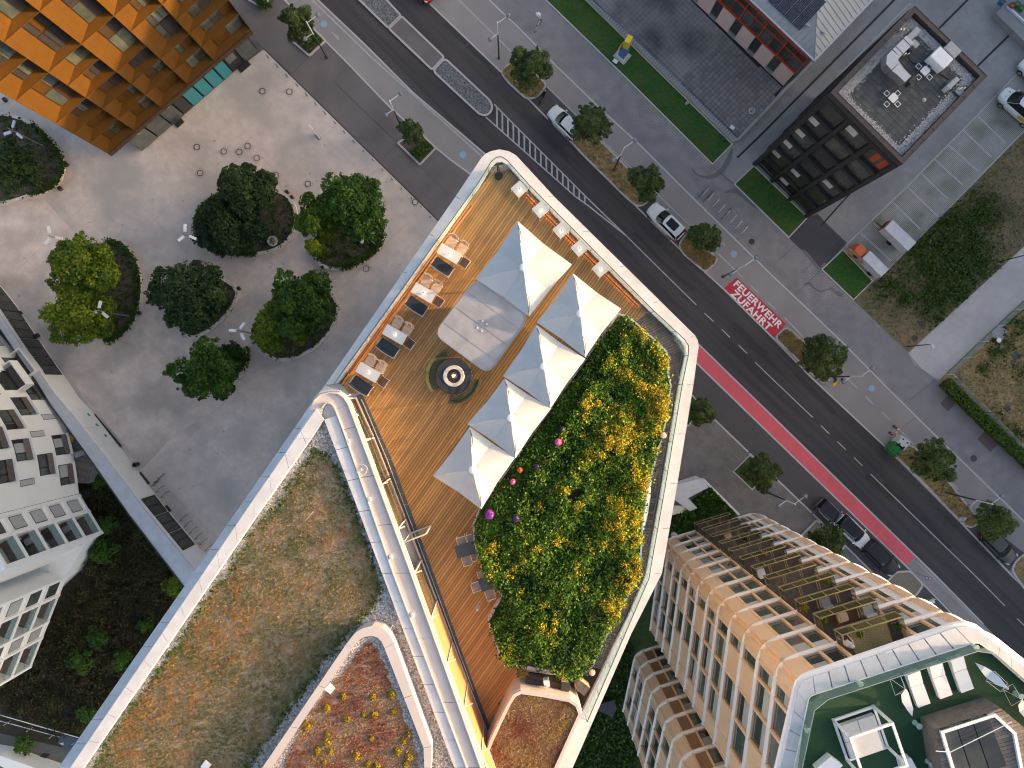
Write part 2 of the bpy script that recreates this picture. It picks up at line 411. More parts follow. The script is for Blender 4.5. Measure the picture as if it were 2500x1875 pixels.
m_teal = mat('teal_shop_panel', (.03, .26, .32), (.035, .29, .35), 1, .3)
m_glass = glassmat('balustrade_glass', (.55, .75, .78), .20)
m_glassy = glassmat('amber_glass', (.16, .15, .07), .30, .05)
m_glassr = glassmat('roof_balustrade_glass', (.22, .36, .33), .32)
m_turf = mat('artificial_turf', (.010, .047, .020), (.016, .065, .026), 8, .9, bump=.4, bscale=60)
m_gravel = mat('roof_gravel', (.60, .56, .53), (.22, .205, .195), 9, .9, bump=1, bscale=22, lo=.38, hi=.6, detail=3)
m_sedum = mat('sedum_bed', (.23, .18, .125), (.38, .31, .235), 2.2, .95, bump=.9, bscale=14, detail=9, c3=(.12, .13, .05), scale3=.7, mix3=.7)
m_sedr = mat('red_sedum_bed', (.22, .155, .11), (.33, .25, .19), 2.6, .95, bump=.9, bscale=14, detail=9, c3=(.25, .065, .03), scale3=.9, mix3=.7)
m_slab = mat('roof_slab', (.055, .06, .062), (.085, .09, .088), 3, .85, bump=.2, objrand=.22, c3=(.11, .105, .095), scale3=.4, mix3=.5)
m_yslab = mat('courtyard_slab', (.25, .235, .23), (.30, .285, .275), 3, .8, bump=.15, objrand=.16, c3=(.075, .08, .085), scale3=.17, mix3=1.0)
m_joint = mat('dark_joint', (.03, .03, .032), None, rough=.95)
m_crack = mat('paving_joint', (.10, .095, .095), None, rough=.95)
m_pink = mat('pink_render', (.62, .46, .42), (.58, .43, .395), 1, .85, bump=.05)
m_redf = mat('red_frame', (.40, .055, .025), (.36, .05, .025), 2, .5)
m_zinc = mat('zinc_roof', (.33, .345, .36), (.28, .29, .305), .7, .45, .3, bump=.02)
m_pv = mat('solar_cell', (.012, .015, .03), (.02, .024, .045), 2, .15, spec=.8)
m_cor = mat('corten_coping', (.12, .055, .035), (.09, .05, .035), 3, .6, .2)
m_bark = mat('bark', (.09, .065, .05), (.05, .04, .03), 8, .9, bump=.6)
lf_green = leafmat('leaf_green', [(0, (.014, .042, .006)), (.5, (.042, .115, .012)), (1, (.11, .20, .02))])
lf_bright = leafmat('leaf_bright', [(0, (.03, .070, .006)), (.5, (.115, .19, .010)), (1, (.26, .29, .014))])
lf_dark = leafmat('leaf_dark', [(0, (.012, .026, .009)), (.5, (.03, .062, .018)), (1, (.075, .12, .03))])
lf_street = leafmat('leaf_street', [(0, (.025, .042, .012)), (.5, (.075, .115, .03)), (1, (.17, .21, .055))])
lf_shrub = leafmat('leaf_shrub', [(0, (.018, .045, .006)), (.45, (.055, .115, .013)), (1, (.15, .20, .025))])
lf_plant = leafmat('leaf_planter', [(0, (.018, .05, .005)), (.4, (.06, .15, .010)), (.75, (.15, .24, .014)), (1, (.40, .36, .015))])
lf_yellow = leafmat('petal_yellow', [(0, (.40, .25, .01)), (.5, (.62, .42, .02)), (1, (.75, .52, .05))], transl=.3)
lf_sedum = leafmat('sedum_tuft', [(0, (.10, .12, .025)), (.3, (.24, .21, .075)), (.55, (.46, .37, .23)), (.75, (.38, .22, .08)), (1, (.52, .25, .07))])
lf_red = leafmat('sedum_red_tuft', [(0, (.22, .06, .025)), (.3, (.34, .11, .045)), (.6, (.42, .29, .17)), (1, (.52, .36, .10))])
lf_yb = leafmat('sedum_yellow_cushion', [(0, (.10, .12, .012)), (.5, (.33, .24, .015)), (1, (.50, .33, .02))])
lf_dry = leafmat('dry_blade', [(0, (.08, .11, .03)), (.4, (.20, .17, .065)), (1, (.52, .36, .17))])
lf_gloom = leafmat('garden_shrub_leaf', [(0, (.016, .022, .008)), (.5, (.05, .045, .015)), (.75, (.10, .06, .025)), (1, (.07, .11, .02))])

m_red2 = mat('fire_lane_red', (.62, .028, .055), (.52, .03, .055), 1.6, .75, c3=(.42, .03, .05), scale3=.7, mix3=.5)
m_spot = mat('plaza_stain', (.40, .345, .315), (.47, .40, .36), 3, .85)
# ================================================================ THE SETTING: ground, roads, paving
struct('ground', MB().sheet([(-900, -900), (900, -900), (900, 900), (-900, 900)], 0), m_ground)
def flat(name, pts, z, m, rnd=0):
    p = PL(pts)
    if rnd: p = rounded(p, rnd)
    return struct(name, MB().sheet(p, z), m)
K_L = [(600, -170), (776, 0), (895, 113), (1009, 227), (1184, 376), (1440, 604), (1709, 843), (1860, 988), (2236, 1357), (2280, 1400), (2500, 1624), (2800, 1930)]
K_R = [(870, -170), (1040, 0), (1236, 188), (1396, 349), (1552, 503), (1657, 606), (1767, 706), (1887, 825), (1979, 920), (2167, 1096), (2349, 1279), (2465, 1400), (2600, 1532), (2950, 1890)]
STRIP = [(1030, -160), (1194, 0), (1260, 62), (1353, 156), (1469, 269), (1558, 350), (1688, 480), (1880, 668), (2060, 839), (2159, 940), (2256, 1036), (2500, 1273), (2700, 1470)]
L1 = [(590, -110), (690, -5), (764, 69), (853, 159), (955, 265), (1051, 350), (1100, 390), (1147, 424), (1230, 500)]
flat('road', K_L+K_R[::-1], .012, m_asph_w)
flat('left_pavement', [(300, -200), (560, -200), (776, 0), (895, 113), (1009, 227), (1184, 376), (1709, 843), (1560, 1100), (1068, 537), (645, 120), (500, 260), (300, 100)], .004, m_walk)
flat('cycle_path', L1+[(1330, 500)]+K_L[4::-1], .008, m_bike)
flat('right_cycle_path', K_R+STRIP[::-1], .004, m_bike)
flat('sidewalk', STRIP+[(2800, 1430), (2500, 1135), (2291, 926), (2230, 890), (2217, 862), (2083, 732), (2006, 658), (1925, 580), (1793, 450), (1739, 401), (1529, 191), (1332, 0), (1180, -160)], .008, m_pavers)
flat('driveway', [(1785, 353), (1739, 401), (1793, 450), (1840, 405), (1971, 531), (2016, 560), (2065, 599), (2210, 460), (2388, 279), (2500, 158), (2750, -120), (2500, -300), (2100, -200), (1987, 142), (1880, 255)], .004, m_conc)
flat('asphalt_apron', [(1925, 580), (1971, 531), (1996, 522), (2016, 544), (2067, 593), (2054, 607.6), (2006, 658)], .014, m_asph)
flat('grass_grid_parking', [(2065, 599), (2143, 683), (2363, 460), (2500, 320), (2640, 180), (2640, 10), (2500, 158), (2388, 279), (2210, 460)], .008, m_grid)
flat('meadow', [(2083, 732), (2130, 686), (2143, 683), (2363, 460), (2500, 320), (2750, 70), (2750, 365), (2500, 602), (2217, 862)], .012, m_meadow)
flat('path', [(2217, 862), (2500, 602), (2750, 365), (2750, 490), (2500, 732), (2291, 929), (2250, 900)], .016, m_path)
flat('dry_meadow', [(2291, 929), (2500, 732), (2750, 490), (2750, 1390), (2500, 1125)], .012, m_dry)
flat('plaza', [(645, 120), (1068, 537), (1300, 800), (900, 1200), (520, 1420), (440, 1380), (330, 1250), (150, 900), (0, 700), (-250, 480), (-250, 60), (0, 150), (347, 340)], .016, m_plaza)
flat('plaza_grey_field', [(-250, 540), (0, 505), (107, 486), (434, 842), (570, 975), (425, 1062), (350, 1143), (200, 960), (0, 720), (-250, 480)], .020, m_plaza2)
flat('red_cycle_lane', [(1640, 782), (1709, 845), (1860, 990), (2236, 1359), (2211, 1380), (1860, 1040), (1703, 888), (1610, 800)], .018, m_red)
flat('parking_lane', [(1703, 888), (1860, 1040), (2211, 1380), (2330, 1500), (2230, 1470), (2132, 1400), (2010, 1279), (1892, 1166), (1740, 1020), (1600, 890), (1620, 815)], .012, m_bay)
flat('lower_pavement', [(1500, 800), (1600, 890), (1740, 1020), (1892, 1166), (2010, 1279), (2132, 1400), (2330, 1600), (1900, 1650), (1480, 1330), (1480, 1000)], .016, m_pavers2)
flat('lower_cycle_path', [(2236, 1362), (2280, 1402), (2500, 1626), (2750, 1880), (2700, 1930), (2330, 1500), (2216, 1385)], .022, m_bike)
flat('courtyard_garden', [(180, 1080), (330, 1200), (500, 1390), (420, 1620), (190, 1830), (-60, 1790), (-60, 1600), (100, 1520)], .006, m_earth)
flat('rear_garden', [(1400, 1330), (1700, 1280), (1680, 1700), (1600, 2100), (1200, 2100), (1250, 1600)], .010, m_lawn_d)
flat('patio', [(-60, 1775), (0, 1790), (200, 1835), (260, 1900), (-60, 1900)], .012, mat('patio_paving', (.10, .10, .095), (.13, .13, .12), 2, .8))
PZ = PL([(640, 135), (1060, 540), (1150, 640), (900, 960), (520, 1380), (330, 1140), (200, 960), (20, 720), (-100, 560), (-100, 300), (0, 200), (347, 385)])
mb = MB(); rp_ = random.Random(17)
for k in range(-9, 10):
    for d, o in ((Vector((.7, -.714)), Vector((.714, .7))), (Vector((.714, .7)), Vector((.7, -.714)))):
        c0 = Vector(P(480, 640))+o*(k*6.4); prev = None
        for s in range(-160, 161):
            q = c0+d*(s*.25)
            ins_ = inside(PZ, q.x, q.y)
            if ins_ and prev is None: prev = q
            if (not ins_ or s == 160) and prev is not None:
                if (q-prev).length > 1: mb.ribbon([tuple(prev), tuple(q)], .022, .0215, .0225)
                prev = None
struct('plaza_pour_joints', mb, m_spot)
mb = MB()
for k in range(150):
    x, y = rp_.uniform(20, 1000), rp_.uniform(180, 1330); q = P(x, y)
    if not inside(PZ, *q): continue
    a, r1, r2 = rp_.uniform(0, 3), rp_.uniform(.05, .22), rp_.uniform(.05, .13); mb.sheet([(q[0]+r1*math.cos(t)*math.cos(a)-r2*math.sin(t)*math.sin(a), q[1]+r1*math.cos(t)*math.sin(a)+r2*math.sin(t)*math.cos(a)) for t in [i*.6283*(1+.0*k) for i in range(10)]], .0235+k*.00001)
struct('plaza_spots', mb, m_spot)
mb = MB()
for x, y, l, wd_ in ((1330, 330, 7, .5), (1620, 640, 9, .4), (1990, 960, 6, .6), (1150, 120, 8, .45), (2240, 1260, 10, .4), (1830, 830, 5, .7), (2150, 1190, 4, .8)):
    q = Vector(P(x, y)); d = Vector((.713, -.70)); nn = Vector((.70, .713)); pts = [tuple(q+d*(l*(i/8-.5))+nn*rp_.uniform(-.09, .09)) for i in range(9)]; mb.ribbon(pts, wd_, .0125, .0165)
struct('asphalt_repairs', mb, mat('asphalt_patch', (.030, .027, .029), (.042, .038, .04), 8, .75))
mb = MB()
for x, y in ((1450, 470), (1290, 300), (1790, 800), (2060, 1040), (2300, 1330)):
    q = Vector(P(x, y)); pts = [tuple(q)]
    for i in range(14): q = q+Vector((.713, -.70))*.45+Vector((.7, .713))*rp_.uniform(-.22, .22); pts.append(tuple(q))
    mb.ribbon(pts, .035, .0126, .0168)
struct('asphalt_cracks', mb, m_joint)
# lawns with a stone edge
def lawn(pts, name='lawn', edge=True, m=m_lawn, z=.05):
    p = PL(pts); struct(name, MB().prism(p, 0, z), m)
    if edge: struct('lawn_edging', MB().ribbon(p, .12, 0, z+.05, True), m_kerb)
lawn([(1180, -160), (1332, 0), (1529, 191), (1739, 401), (1787, 352), (1429, 0), (1275, -160)])
lawn([(1793, 450), (1925, 580), (1971, 531), (1840, 405)])
lawn([(2006, 658), (2083, 732), (2130, 686), (2057, 610)])
lawn([(1830, 1111), (1790, 1151), (1836, 1195), (1880, 1150)])
lawn([(1714, 995), (1680, 1040), (1640, 1005), (1690, 965)])
# planting strips along the road
def planting(pts, m=m_dry, name='planting_strip', r=.5, kw=.2):
    p = rounded(PL(pts), r); struct(name, MB().prism(p, 0, .10), m); struct('strip_kerb', MB().ribbon(p, kw, 0, .14, True), m_kerb)
    return p
STRIPS = [planting(q) for q in (
    [(1222, 176), (1240, 201), (1286, 243), (1312, 238), (1335, 208), (1290, 165), (1250, 150)],
    [(1396, 336), (1399, 352), (1420, 375), (1528, 482), (1556, 505), (1578, 498), (1588, 476), (1540, 420), (1474, 353), (1420, 316)],
    [(1657, 602), (1664, 585), (1680, 569), (1705, 590), (1753, 634), (1722, 665), (1668, 620)],
    [(1919, 798), (1891, 825), (2004, 933), (2026, 934), (1961, 835)],
    [(2170, 1098), (2239, 1164), (2349, 1277), (2366, 1288), (2383, 1281), (2388, 1267), (2311, 1172), (2230, 1091), (2192, 1078)],
    [(2468, 1390), (2480, 1368), (2500, 1352), (2600, 1330), (2700, 1500), (2600, 1530), (2500, 1437)])]
planting([(1993, 1269), (1955, 1308), (2010, 1372), (2062, 1335)], mat('sandy_ground', (.26, .21, .16), (.20, .165, .125), 3, .95, bump=.4), 'tree_pit', .2)
planting([(2186, 1396), (2163, 1422), (2233, 1456), (2253, 1427), (2222, 1394)], MATS['sandy_ground'], 'tree_pit', .4)
planting([(707, 95), (756, 137), (795, 100), (765, 69), (735, 75)], m_soil, 'tree_pit', .1)
planting([(971.6, 350), (1025, 402), (1064, 362), (1020, 318)], m_soil, 'tree_pit', .1)
planting([(590, -10), (640, 20), (655, 0), (620, -40)], m_soil, 'tree_pit', .1)
for q in ([(1288, 241), (1309, 238), (1336, 210), (1400, 275), (1418, 318), (1397, 334), (1396, 349)], [(1552, 505), (1588, 478), (1655, 540), (1680, 566), (1662, 586), (1656, 604)],
          [(2352, 1280), (2384, 1284), (2392, 1266), (2500, 1350), (2478, 1366), (2466, 1396)]):
    flat('parking_bay', q, .016, m_bay)
# kerbs
for ln, nm in ((K_L[:5], 'left_kerb'), (K_R, 'right_kerb'), (L1, 'pavement_kerb'), (STRIP, 'sidewalk_kerb'), ([(1610, 800), (1703, 889), (1860, 1041), (2211, 1381), (2330, 1505)], 'lane_kerb'),
               ([(1600, 890), (1740, 1020), (1892, 1166), (2010, 1279), (2132, 1400), (2330, 1590)], 'parking_kerb'), ([(2400, 1523), (2280, 1401), (2236, 1358), (1709, 844), (1640, 780)], 'red_lane_kerb')):
    struct(nm, MB().ribbon(PL(ln), .17, .0, .03), m_kerb)
struct('plaza_edge', MB().ribbon(PL([(645, 120), (1068, 537), (1300, 770)]), .10, 0, .03), m_joint)
struct('drive_drain', MB().ribbon(PL([(1800, 385), (1860, 327), (2183, 0), (2350, -170)]), .22, 0, .018), m_joint)
struct('drive_drain', MB().ribbon(PL([(2215, 147), (2362, 0), (2480, -120)]), .22, 0, .018), m_joint)
struct('drive_drain', MB().ribbon(PL([(2330, 215), (2389, 159), (2472, 78)]), .22, 0, .018), m_joint)
struct('drive_drain', MB().ribbon(PL([(2003, 553), (2050, 500), (2092, 455)]), .16, 0, .018), m_joint)
# expansion joints
mb = MB()
for a, b in (((713, 181), (755, 138)), ((814, 198), (852, 160)), ((921, 306), (965, 264)), ((929, 394), (973, 350)), ((1060, 435), (1110, 388)), ((814, 198), (940, 320)), ((940, 320), (975, 352)), ((1025, 403), (1110, 490)), ((620, 100), (713, 181)),
             ((1708, 1036), (1920, 1240)), ((1800, 1210), (1850, 1150)), ((1955, 668), (2055, 575)), ((1943, 718), (2006, 658)), ((1895, 640), (1940, 600)), ((2210, 985), (2283, 928)), ((2207, 1041), (2235, 1020)), ((1744, 411), (1830, 480)), ((1744, 411), (1793, 450))):
    mb.ribbon(PL([a, b]), .035, .02, .026)
struct('expansion_joints', mb, m_crack)
# median islands: pebble beds in a kerb, brown asphalt between
def island(name, pts, m, r=.2):
    p = rounded(PL(pts), r); struct(name, MB().prism(p, 0, .11), m); struct('island_kerb', MB().ribbon(p, .2, 0, .15, True), m_kerb)
island('median_island', [(760, -120), (826, -120), (943, 0), (979, 39), (948, 69), (877, 0)], m_pebble)
island('median_island', [(950, 71), (981, 41), (1084, 140), (1055, 171)], m_walk)
island('median_island', [(1057, 174), (1086, 143), (1196, 246), (1203, 262), (1196, 277), (1184, 283), (1170, 279)], m_pebble, .5)
# painted markings
def lines(name, segs, wd=.14, m=m_paint, z=.026):
    mb = MB()
    for s in segs: mb.sheet([*offset_line(PL(s), wd/2), *offset_line(PL(s), -wd/2)[::-1]], z)
    return struct(name, mb, m)
lines('cycle_lane_line', [[(640, -120), (762, 0), (909, 142), (1025, 246), (1112, 324), (1177, 383), (1260, 455)]], .16)
HU = [(1207, 255), (1240, 289), (1429, 479), (1470, 519), (1529, 576)]; HL = [(1186, 286), (1240, 334), (1405, 480), (1437, 503), (1529, 576)]
lines('hatch_outline', [HU], .14); lines('hatch_outline', [HL], .14, z=.0275)
def at_x(line, x):
    for a, b in zip(line, line[1:]):
        if a[0] <= x <= b[0]: return a[1]+(b[1]-a[1])*(x-a[0])/(b[0]-a[0])
mb = MB()
for k in range(17):
    x = 1213+k*13.4; y0, y1 = at_x(HU, x), at_x(HL, x+1)
    mb.sheet(PL([(x-2.0, y0-1), (x+2.0, y0+3), (x+2.3, y1+1), (x-1.7, y1-3)]), .030)
struct('hatch_bars', mb, m_paint)
lines('centre_line', [[(1530, 577), (1700, 745)], [(1720, 765), (1742, 785)], [(1762, 804), (1782, 824)], [(1803, 843), (1824, 863)], [(1843, 884), (1880, 920), (1984, 1019)], [(2004, 1039), (2024, 1059)], [(2044, 1078), (2065, 1098)], [(2085, 1117), (2105, 1137)],
      [(2125, 1157), (2375, 1400), (2453, 1479)], [(2483, 1510), (2560, 1585)]], .11)
lines('cycle_lane_line', [[(1000, -120), (1120, 0), (1249, 127), (1334, 210), (1398, 273), (1542, 411), (1613, 482), (1677, 544)], [(1764, 593), (1771, 600)], [(1752, 618), (1813, 677)], [(1833, 697), (1853, 716)], [(1874, 737), (1894, 756)], [(1915, 775), (1960, 822)], [(2048, 905), (2092, 947)],
      [(2112, 967), (2132, 987)], [(2153, 1006), (2173, 1026)], [(2193, 1046), (2230, 1085)], [(2310, 1165), (2340, 1195)]], .14)
lines('cycle_lane_line', [[(2239, 1372), (2263, 1395), (2345, 1475), (2420, 1552), (2500, 1640)]], .08)
lines('parking_line', [[(2042, 190), (2220, 9), (2233, 16)], [(2079, 158), (2074, 152)], [(2112, 125), (2107, 119)], [(2146, 92), (2140, 86)], [(2180, 58), (2174, 52)]], .12)
GB = [((2065, 599), (2143, 683)), ((2103, 570), (2175, 637)), ((2146, 531), (2208, 596)), ((2132, 545), (2165, 575)), ((2180, 495), (2247, 560)), ((2217, 461), (2284, 522)), ((2215, 456), (2302, 540)), ((2250, 425), (2315, 487)), ((2281, 388), (2350, 452)), ((2318, 356), (2386, 417)), ((2351, 317), (2420, 384)), ((2387, 284), (2455, 350))]
lines('bay_line', [list(q) for q in GB if q[0] not in ((2146, 531), (2217, 461))], .16)
lines('bay_line', [[(2065, 599), (2210, 460), (2388, 279), (2560, 100)], [(2143, 683), (2363, 460), (2500, 320)]], .14)
# painted discs and arrow
mb = MB()
for x, y in ((791, 59), (1130, 378), (1791, 620), (2128, 948)):
    c = P(x, y); mb.sheet([(c[0]+.37*math.cos(a*.2618), c[1]+.37*math.sin(a*.2618)) for a in range(24)], .028)
struct('cycle_discs', mb, m_blue)
mb = MB()
for x, y in ((791, 59), (1130, 378), (1791, 620), (2128, 948)):
    c = P(x, y)
    for dx, dy in ((-.12, -.05), (.12, .05)):
        ring = [(c[0]+dx+.10*math.cos(a*.5236), c[1]+dy+.10*math.sin(a*.5236)) for a in range(12)]
        mb.ribbon(ring, .025, .029, .031, True)
    mb.ribbon([(c[0]-.12, c[1]-.05), (c[0]-.02, c[1]+.1), (c[0]+.1, c[1]+.12), (c[0]+.12, c[1]+.05)], .025, .029, .0315)
struct('cycle_symbols', mb, m_paint)
mb = MB().sheet(PL([(808.5, 78.5), (810.5, 77), (822, 88), (820, 90)]), .028).sheet(PL([(824.5, 85.5), (817.5, 91), (829.5, 98)]), .0285)
struct('direction_arrow', mb, m_paint)
# fire lane box with its lettering
BOX = [(1798.5, 677), (1919, 791), (1887.5, 825), (1765, 706)]
flat('fire_lane_marking', BOX, .024, m_red2)
def text_on_ground(txt, ca, cb, hgt, z, m, name):
    """lettering from baseline start ca to end cb (world xy), cap height hgt"""
    cu = bpy.data.curves.new(name, 'FONT'); cu.body = txt; cu.size = 1; cu.offset = .03; cu.space_character = 1.08
    t = bpy.data.objects.new(name, cu); COL.objects.link(t); bpy.context.view_layer.update()
    me = bpy.data.meshes.new_from_object(t.evaluated_get(bpy.context.evaluated_depsgraph_get())); bpy.data.objects.remove(t)
    xs = [v.co.x for v in me.vertices]; ys = [v.co.y for v in me.vertices]
    d = Vector(cb)-Vector(ca); L = d.length; u = d.normalized(); n = Vector((-u.y, u.x))
    for v in me.vertices:
        q = Vector(ca)+u*((v.co.x-min(xs))/(max(xs)-min(xs))*L)+n*((v.co.y-min(ys))/(max(ys)-min(ys))*hgt); v.co = (q.x, q.y, z)
    me.materials.clear(); me.materials.append(m)
    return me
m_letter = mat('lettering_white', (.88, .86, .84), (.74, .72, .70), 4, .7)
def blend(t, s):   # along, across the box
    a, b, c, d = [Vector(q) for q in BOX]; return tuple((a*(1-t)+b*t)*(1-s)+(d*(1-t)+c*t)*s)
for txt, t0, t1, s, hh in (('FEUERWEHR', .05, .97, .47, .78), ('ZUFAHRT', .12, .88, .94, .78)):
    o = link('fire_lane_lettering', text_on_ground(txt, P(*blend(t0, s)), P(*blend(t1, s)), hh, .030 if t0 < .1 else .0315, m_letter, 'lettering'), None); o['kind'] = 'structure'
# manhole covers, drains, stains
mb = MB()
for x, y, r in ((1835, 590, .33), (2251, 792, .35), (2233, 826, .35), (2377, 1119, .36), (2460, 998, .3)):
    c = P(x, y); mb.sheet([(c[0]+r*math.cos(a*.39), c[1]+r*math.sin(a*.39)) for a in range(16)], .03)
for x, y, s in ((895, 104, .4), (1150, 339, .4), (1140, 109, .4), (1399, 364, .4), (1679, 637, .4), (1616, 602, .5), (1949, 901, .4), (2210, 1154, .4)):
    c = P(x, y); mb.box((c[0], c[1], .016), (s, s*.8, .02), R(45))
struct('drain_covers', mb, m_dsteel)
mb = MB()
for x, y, a, b in ((2314, 985, .6, .6), (2411, 1078, .6, 1.0)):
    c = P(x, y); mb.sheet([(c[0]+p*math.cos(R(45))-q*math.sin(R(45)), c[1]+p*math.sin(R(45))+q*math.cos(R(45))) for p, q in ((-a, -b), (a, -b), (a, b), (-a, b))], .028)
struct('access_covers', mb, mat('cover_paving', (.12, .085, .09), (.15, .11, .11), 8, .85))
mb = MB()
wet = [[(1690, 405), (1700, 425), (1722, 430), (1745, 425), (1765, 405), (1785, 360), (1792, 366), (1782, 400), (1765, 425), (1735, 440), (1705, 432), (1688, 418)],
       [(1961, 692), (1972, 690), (1976, 686), (1990, 703), (2003, 711), (2018, 706), (2031, 700), (2040, 712), (2052, 712), (2062, 722), (2050, 726), (2038, 716), (2030, 706), (2016, 710), (2003, 715), (1988, 708), (1974, 693), (1965, 698)],
       [(1768, 466), (1790, 462), (1806, 452), (1818, 460), (1830, 485), (1850, 500), (1858, 515), (1830, 500), (1808, 478), (1790, 470), (1770, 472)],
       [(1954, 607), (1972, 615), (1990, 640), (2004, 655), (2004, 648), (2012, 640), (2020, 644), (2002, 664), (1984, 646), (1966, 622)]]
for q in wet: mb.sheet(chaikin(PL(q), 2), .024)
struct('wet_stains', mb, mat('wet_paving', (.13, .12, .122), (.16, .15, .15), 4, .6))
# courtyard slabs behind the lawn: each a real slab with a joint
def slabs(poly, pitch, ang, z, th, m, name, parent, near, joint, world=True, gap=.025, cap=300, rot0=(0, 0)):
    c, s = math.cos(ang), math.sin(ang); rng = random.Random(3)
    q = [((x)*c+(y)*s, -(x)*s+(y)*c) for x, y in poly]
    x0, x1, y0, y1 = min(p[0] for p in q), max(p[0] for p in q), min(p[1] for p in q), max(p[1] for p in q)
    L = []
    for i in range(int((x1-x0)/pitch)+1):
        for j in range(int((y1-y0)/pitch)+1):
            u, v = x0+(i+.5)*pitch, y0+(j+.5)*pitch
            if inside(q, u, v): L.append((u*c-v*s, u*s+v*c))
    L.sort(key=lambda p: (p[0]-near[0])**2+(p[1]-near[1])**2)
    d = pitch-gap
    meshes = []
    for k in range(4):
        mb = MB(); b = d/2; t = .006
        mb.add([(-b, -b, 0), (b, -b, 0), (b, b, 0), (-b, b, 0), (-b+t, -b+t, th), (b-t, -b+t, th), (b-t, b-t, th), (-b+t, b-t, th)], [(4, 5, 6, 7), (0, 1, 5, 4), (1, 2, 6, 5), (2, 3, 7, 6), (3, 0, 4, 7)])
        me = mb.mesh('slab'); me.materials.append(m); meshes.append(me)
    for x, y in L[:cap]:
        o = bpy.data.objects.new(name, rng.choice(meshes)); COL.objects.link(o); o.location = (x, y, z+rng.uniform(-.003, .003)); o.rotation_euler = (0, 0, ang)
        if parent is not None:
            o.parent = parent
            if parent.type == 'EMPTY': o.matrix_parent_inverse = Matrix.Translation(-Vector(parent.location))
        else: o['kind'] = 'structure'
    if len(L) > cap:
        mb = MB()
        for x, y in L[cap:]: mb.box((x, y, z+th/2+rng.uniform(-.003, .003)), (d, d, th), ang)
        o = mb.build(name+'_field', m, parent, True); o['kind'] = 'stuff'
yard = struct('courtyard', MB().sheet(PL([(1290, -160), (1441, 0), (1793, 347), (1880, 257), (1912, 212), (1688, 0), (1520, -160)]), .012), m_joint)
slabs(PL([(1340, -110), (1441, -8), (1793, 342), (1882, 254), (1908, 212), (1690, 4), (1570, -110)]), .46, R(45), .012, .04, m_yslab, 'slab', yard, P(1800, 260), m_joint)
# ================================================================ VEGETATION
def make_crown(name, lobes, n, size, m, seed, parent, tint0=.45, tvar=.22, flat_bottom=True):
    """lobes = [(x,y,z,r)] in local metres; leaves sit in shells of the lobes"""
    rng = np.random.default_rng(seed); lob = np.array(lobes); wts = lob[:, 3]**2; wts = wts/wts.sum()
    # satellites: small clumps on the surface of the lobes give an uneven outline
    sat = []
    for x, y, z, r in lobes:
        for _ in range(max(5, int(9*r))):
            d = rng.normal(0, 1, 3); d[2] = abs(d[2])*.8-.15; d /= np.linalg.norm(d)
            sat.append((x+d[0]*r*.86, y+d[1]*r*.86, z+d[2]*r*.86, r*rng.uniform(.2, .38)))
    for _ in range(int(len(lobes)*4)):
        x, y, z, r = lobes[rng.integers(len(lobes))]; a = rng.uniform(0, 6.283); e = rng.uniform(-.2, .5)
        q = r*rng.uniform(.95, 1.28); sat.append((x+q*np.cos(a), y+q*np.sin(a), z+q*e, r*rng.uniform(.10, .22)))
    sat = np.array(sat); allb = np.vstack([lob, sat]); wt = np.concatenate([lob[:, 3]**2*1.2, sat[:, 3]**2*2.3]); wt /= wt.sum()
    k = rng.choice(len(allb), n, p=wt); B = allb[k]
    d = rng.normal(0, 1, (n, 3)); d[:, 2] = np.where(d[:, 2] < -.4, -d[:, 2], d[:, 2]); d /= np.linalg.norm(d, axis=1, keepdims=True)
    rad = rng.uniform(.45, 1.12, n)**.75
    C = B[:, :3]+d*(B[:, 3]*rad)[:, None]
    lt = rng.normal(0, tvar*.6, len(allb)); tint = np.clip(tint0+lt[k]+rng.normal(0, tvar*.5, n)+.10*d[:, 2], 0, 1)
    N = d+np.array([0, 0, .5])
    V, Fq, T = leaves(C, N, size, rng, tint)
    return link(name, poly_mesh(name, V, Fq, T), m, parent)
def ring_lobes(Rr, h0, hgt, n, seed, sx=1, sy=1, rot=0):
    rng = random.Random(seed); L = [(0, 0, h0+hgt*.62, Rr*.5)]
    for i in range(n):
        a = 2*math.pi*i/n+rng.uniform(-.4, .4); q = Rr*rng.uniform(.42, .80)
        x, y = q*math.cos(a)*sx, q*math.sin(a)*sy
        L.append((x*math.cos(rot)-y*math.sin(rot), x*math.sin(rot)+y*math.cos(rot), h0+hgt*rng.uniform(.25, .62), Rr*rng.uniform(.28, .42)))
    for i in range(n//2):
        a = rng.uniform(0, 6.28); q = Rr*rng.uniform(.1, .4); L.append((q*math.cos(a)*sx, q*math.sin(a)*sy, h0+hgt*rng.uniform(.6, .85), Rr*rng.uniform(.2, .32)))
    return L
def trunk(parent, h, r, seed, n=4, Rr=1.5):
    rng = random.Random(seed); mb = MB()
    mb.tube([(0, 0, -.05), (.03, .02, h*.35), (0, .03, h*.8)], [r*1.25, r, r*.45], 8)
    for i in range(n):
        a = 6.28*i/n+rng.uniform(-.4, .4); q = Rr*rng.uniform(.35, .6)
        mb.tube([(0, 0, h*rng.uniform(.4, .6)), (q*.5*math.cos(a), q*.5*math.sin(a), h*.75), (q*math.cos(a), q*math.sin(a), h*.95)], [r*.5, r*.3, r*.1], 5)
    return mb.build('trunk', m_bark, parent)
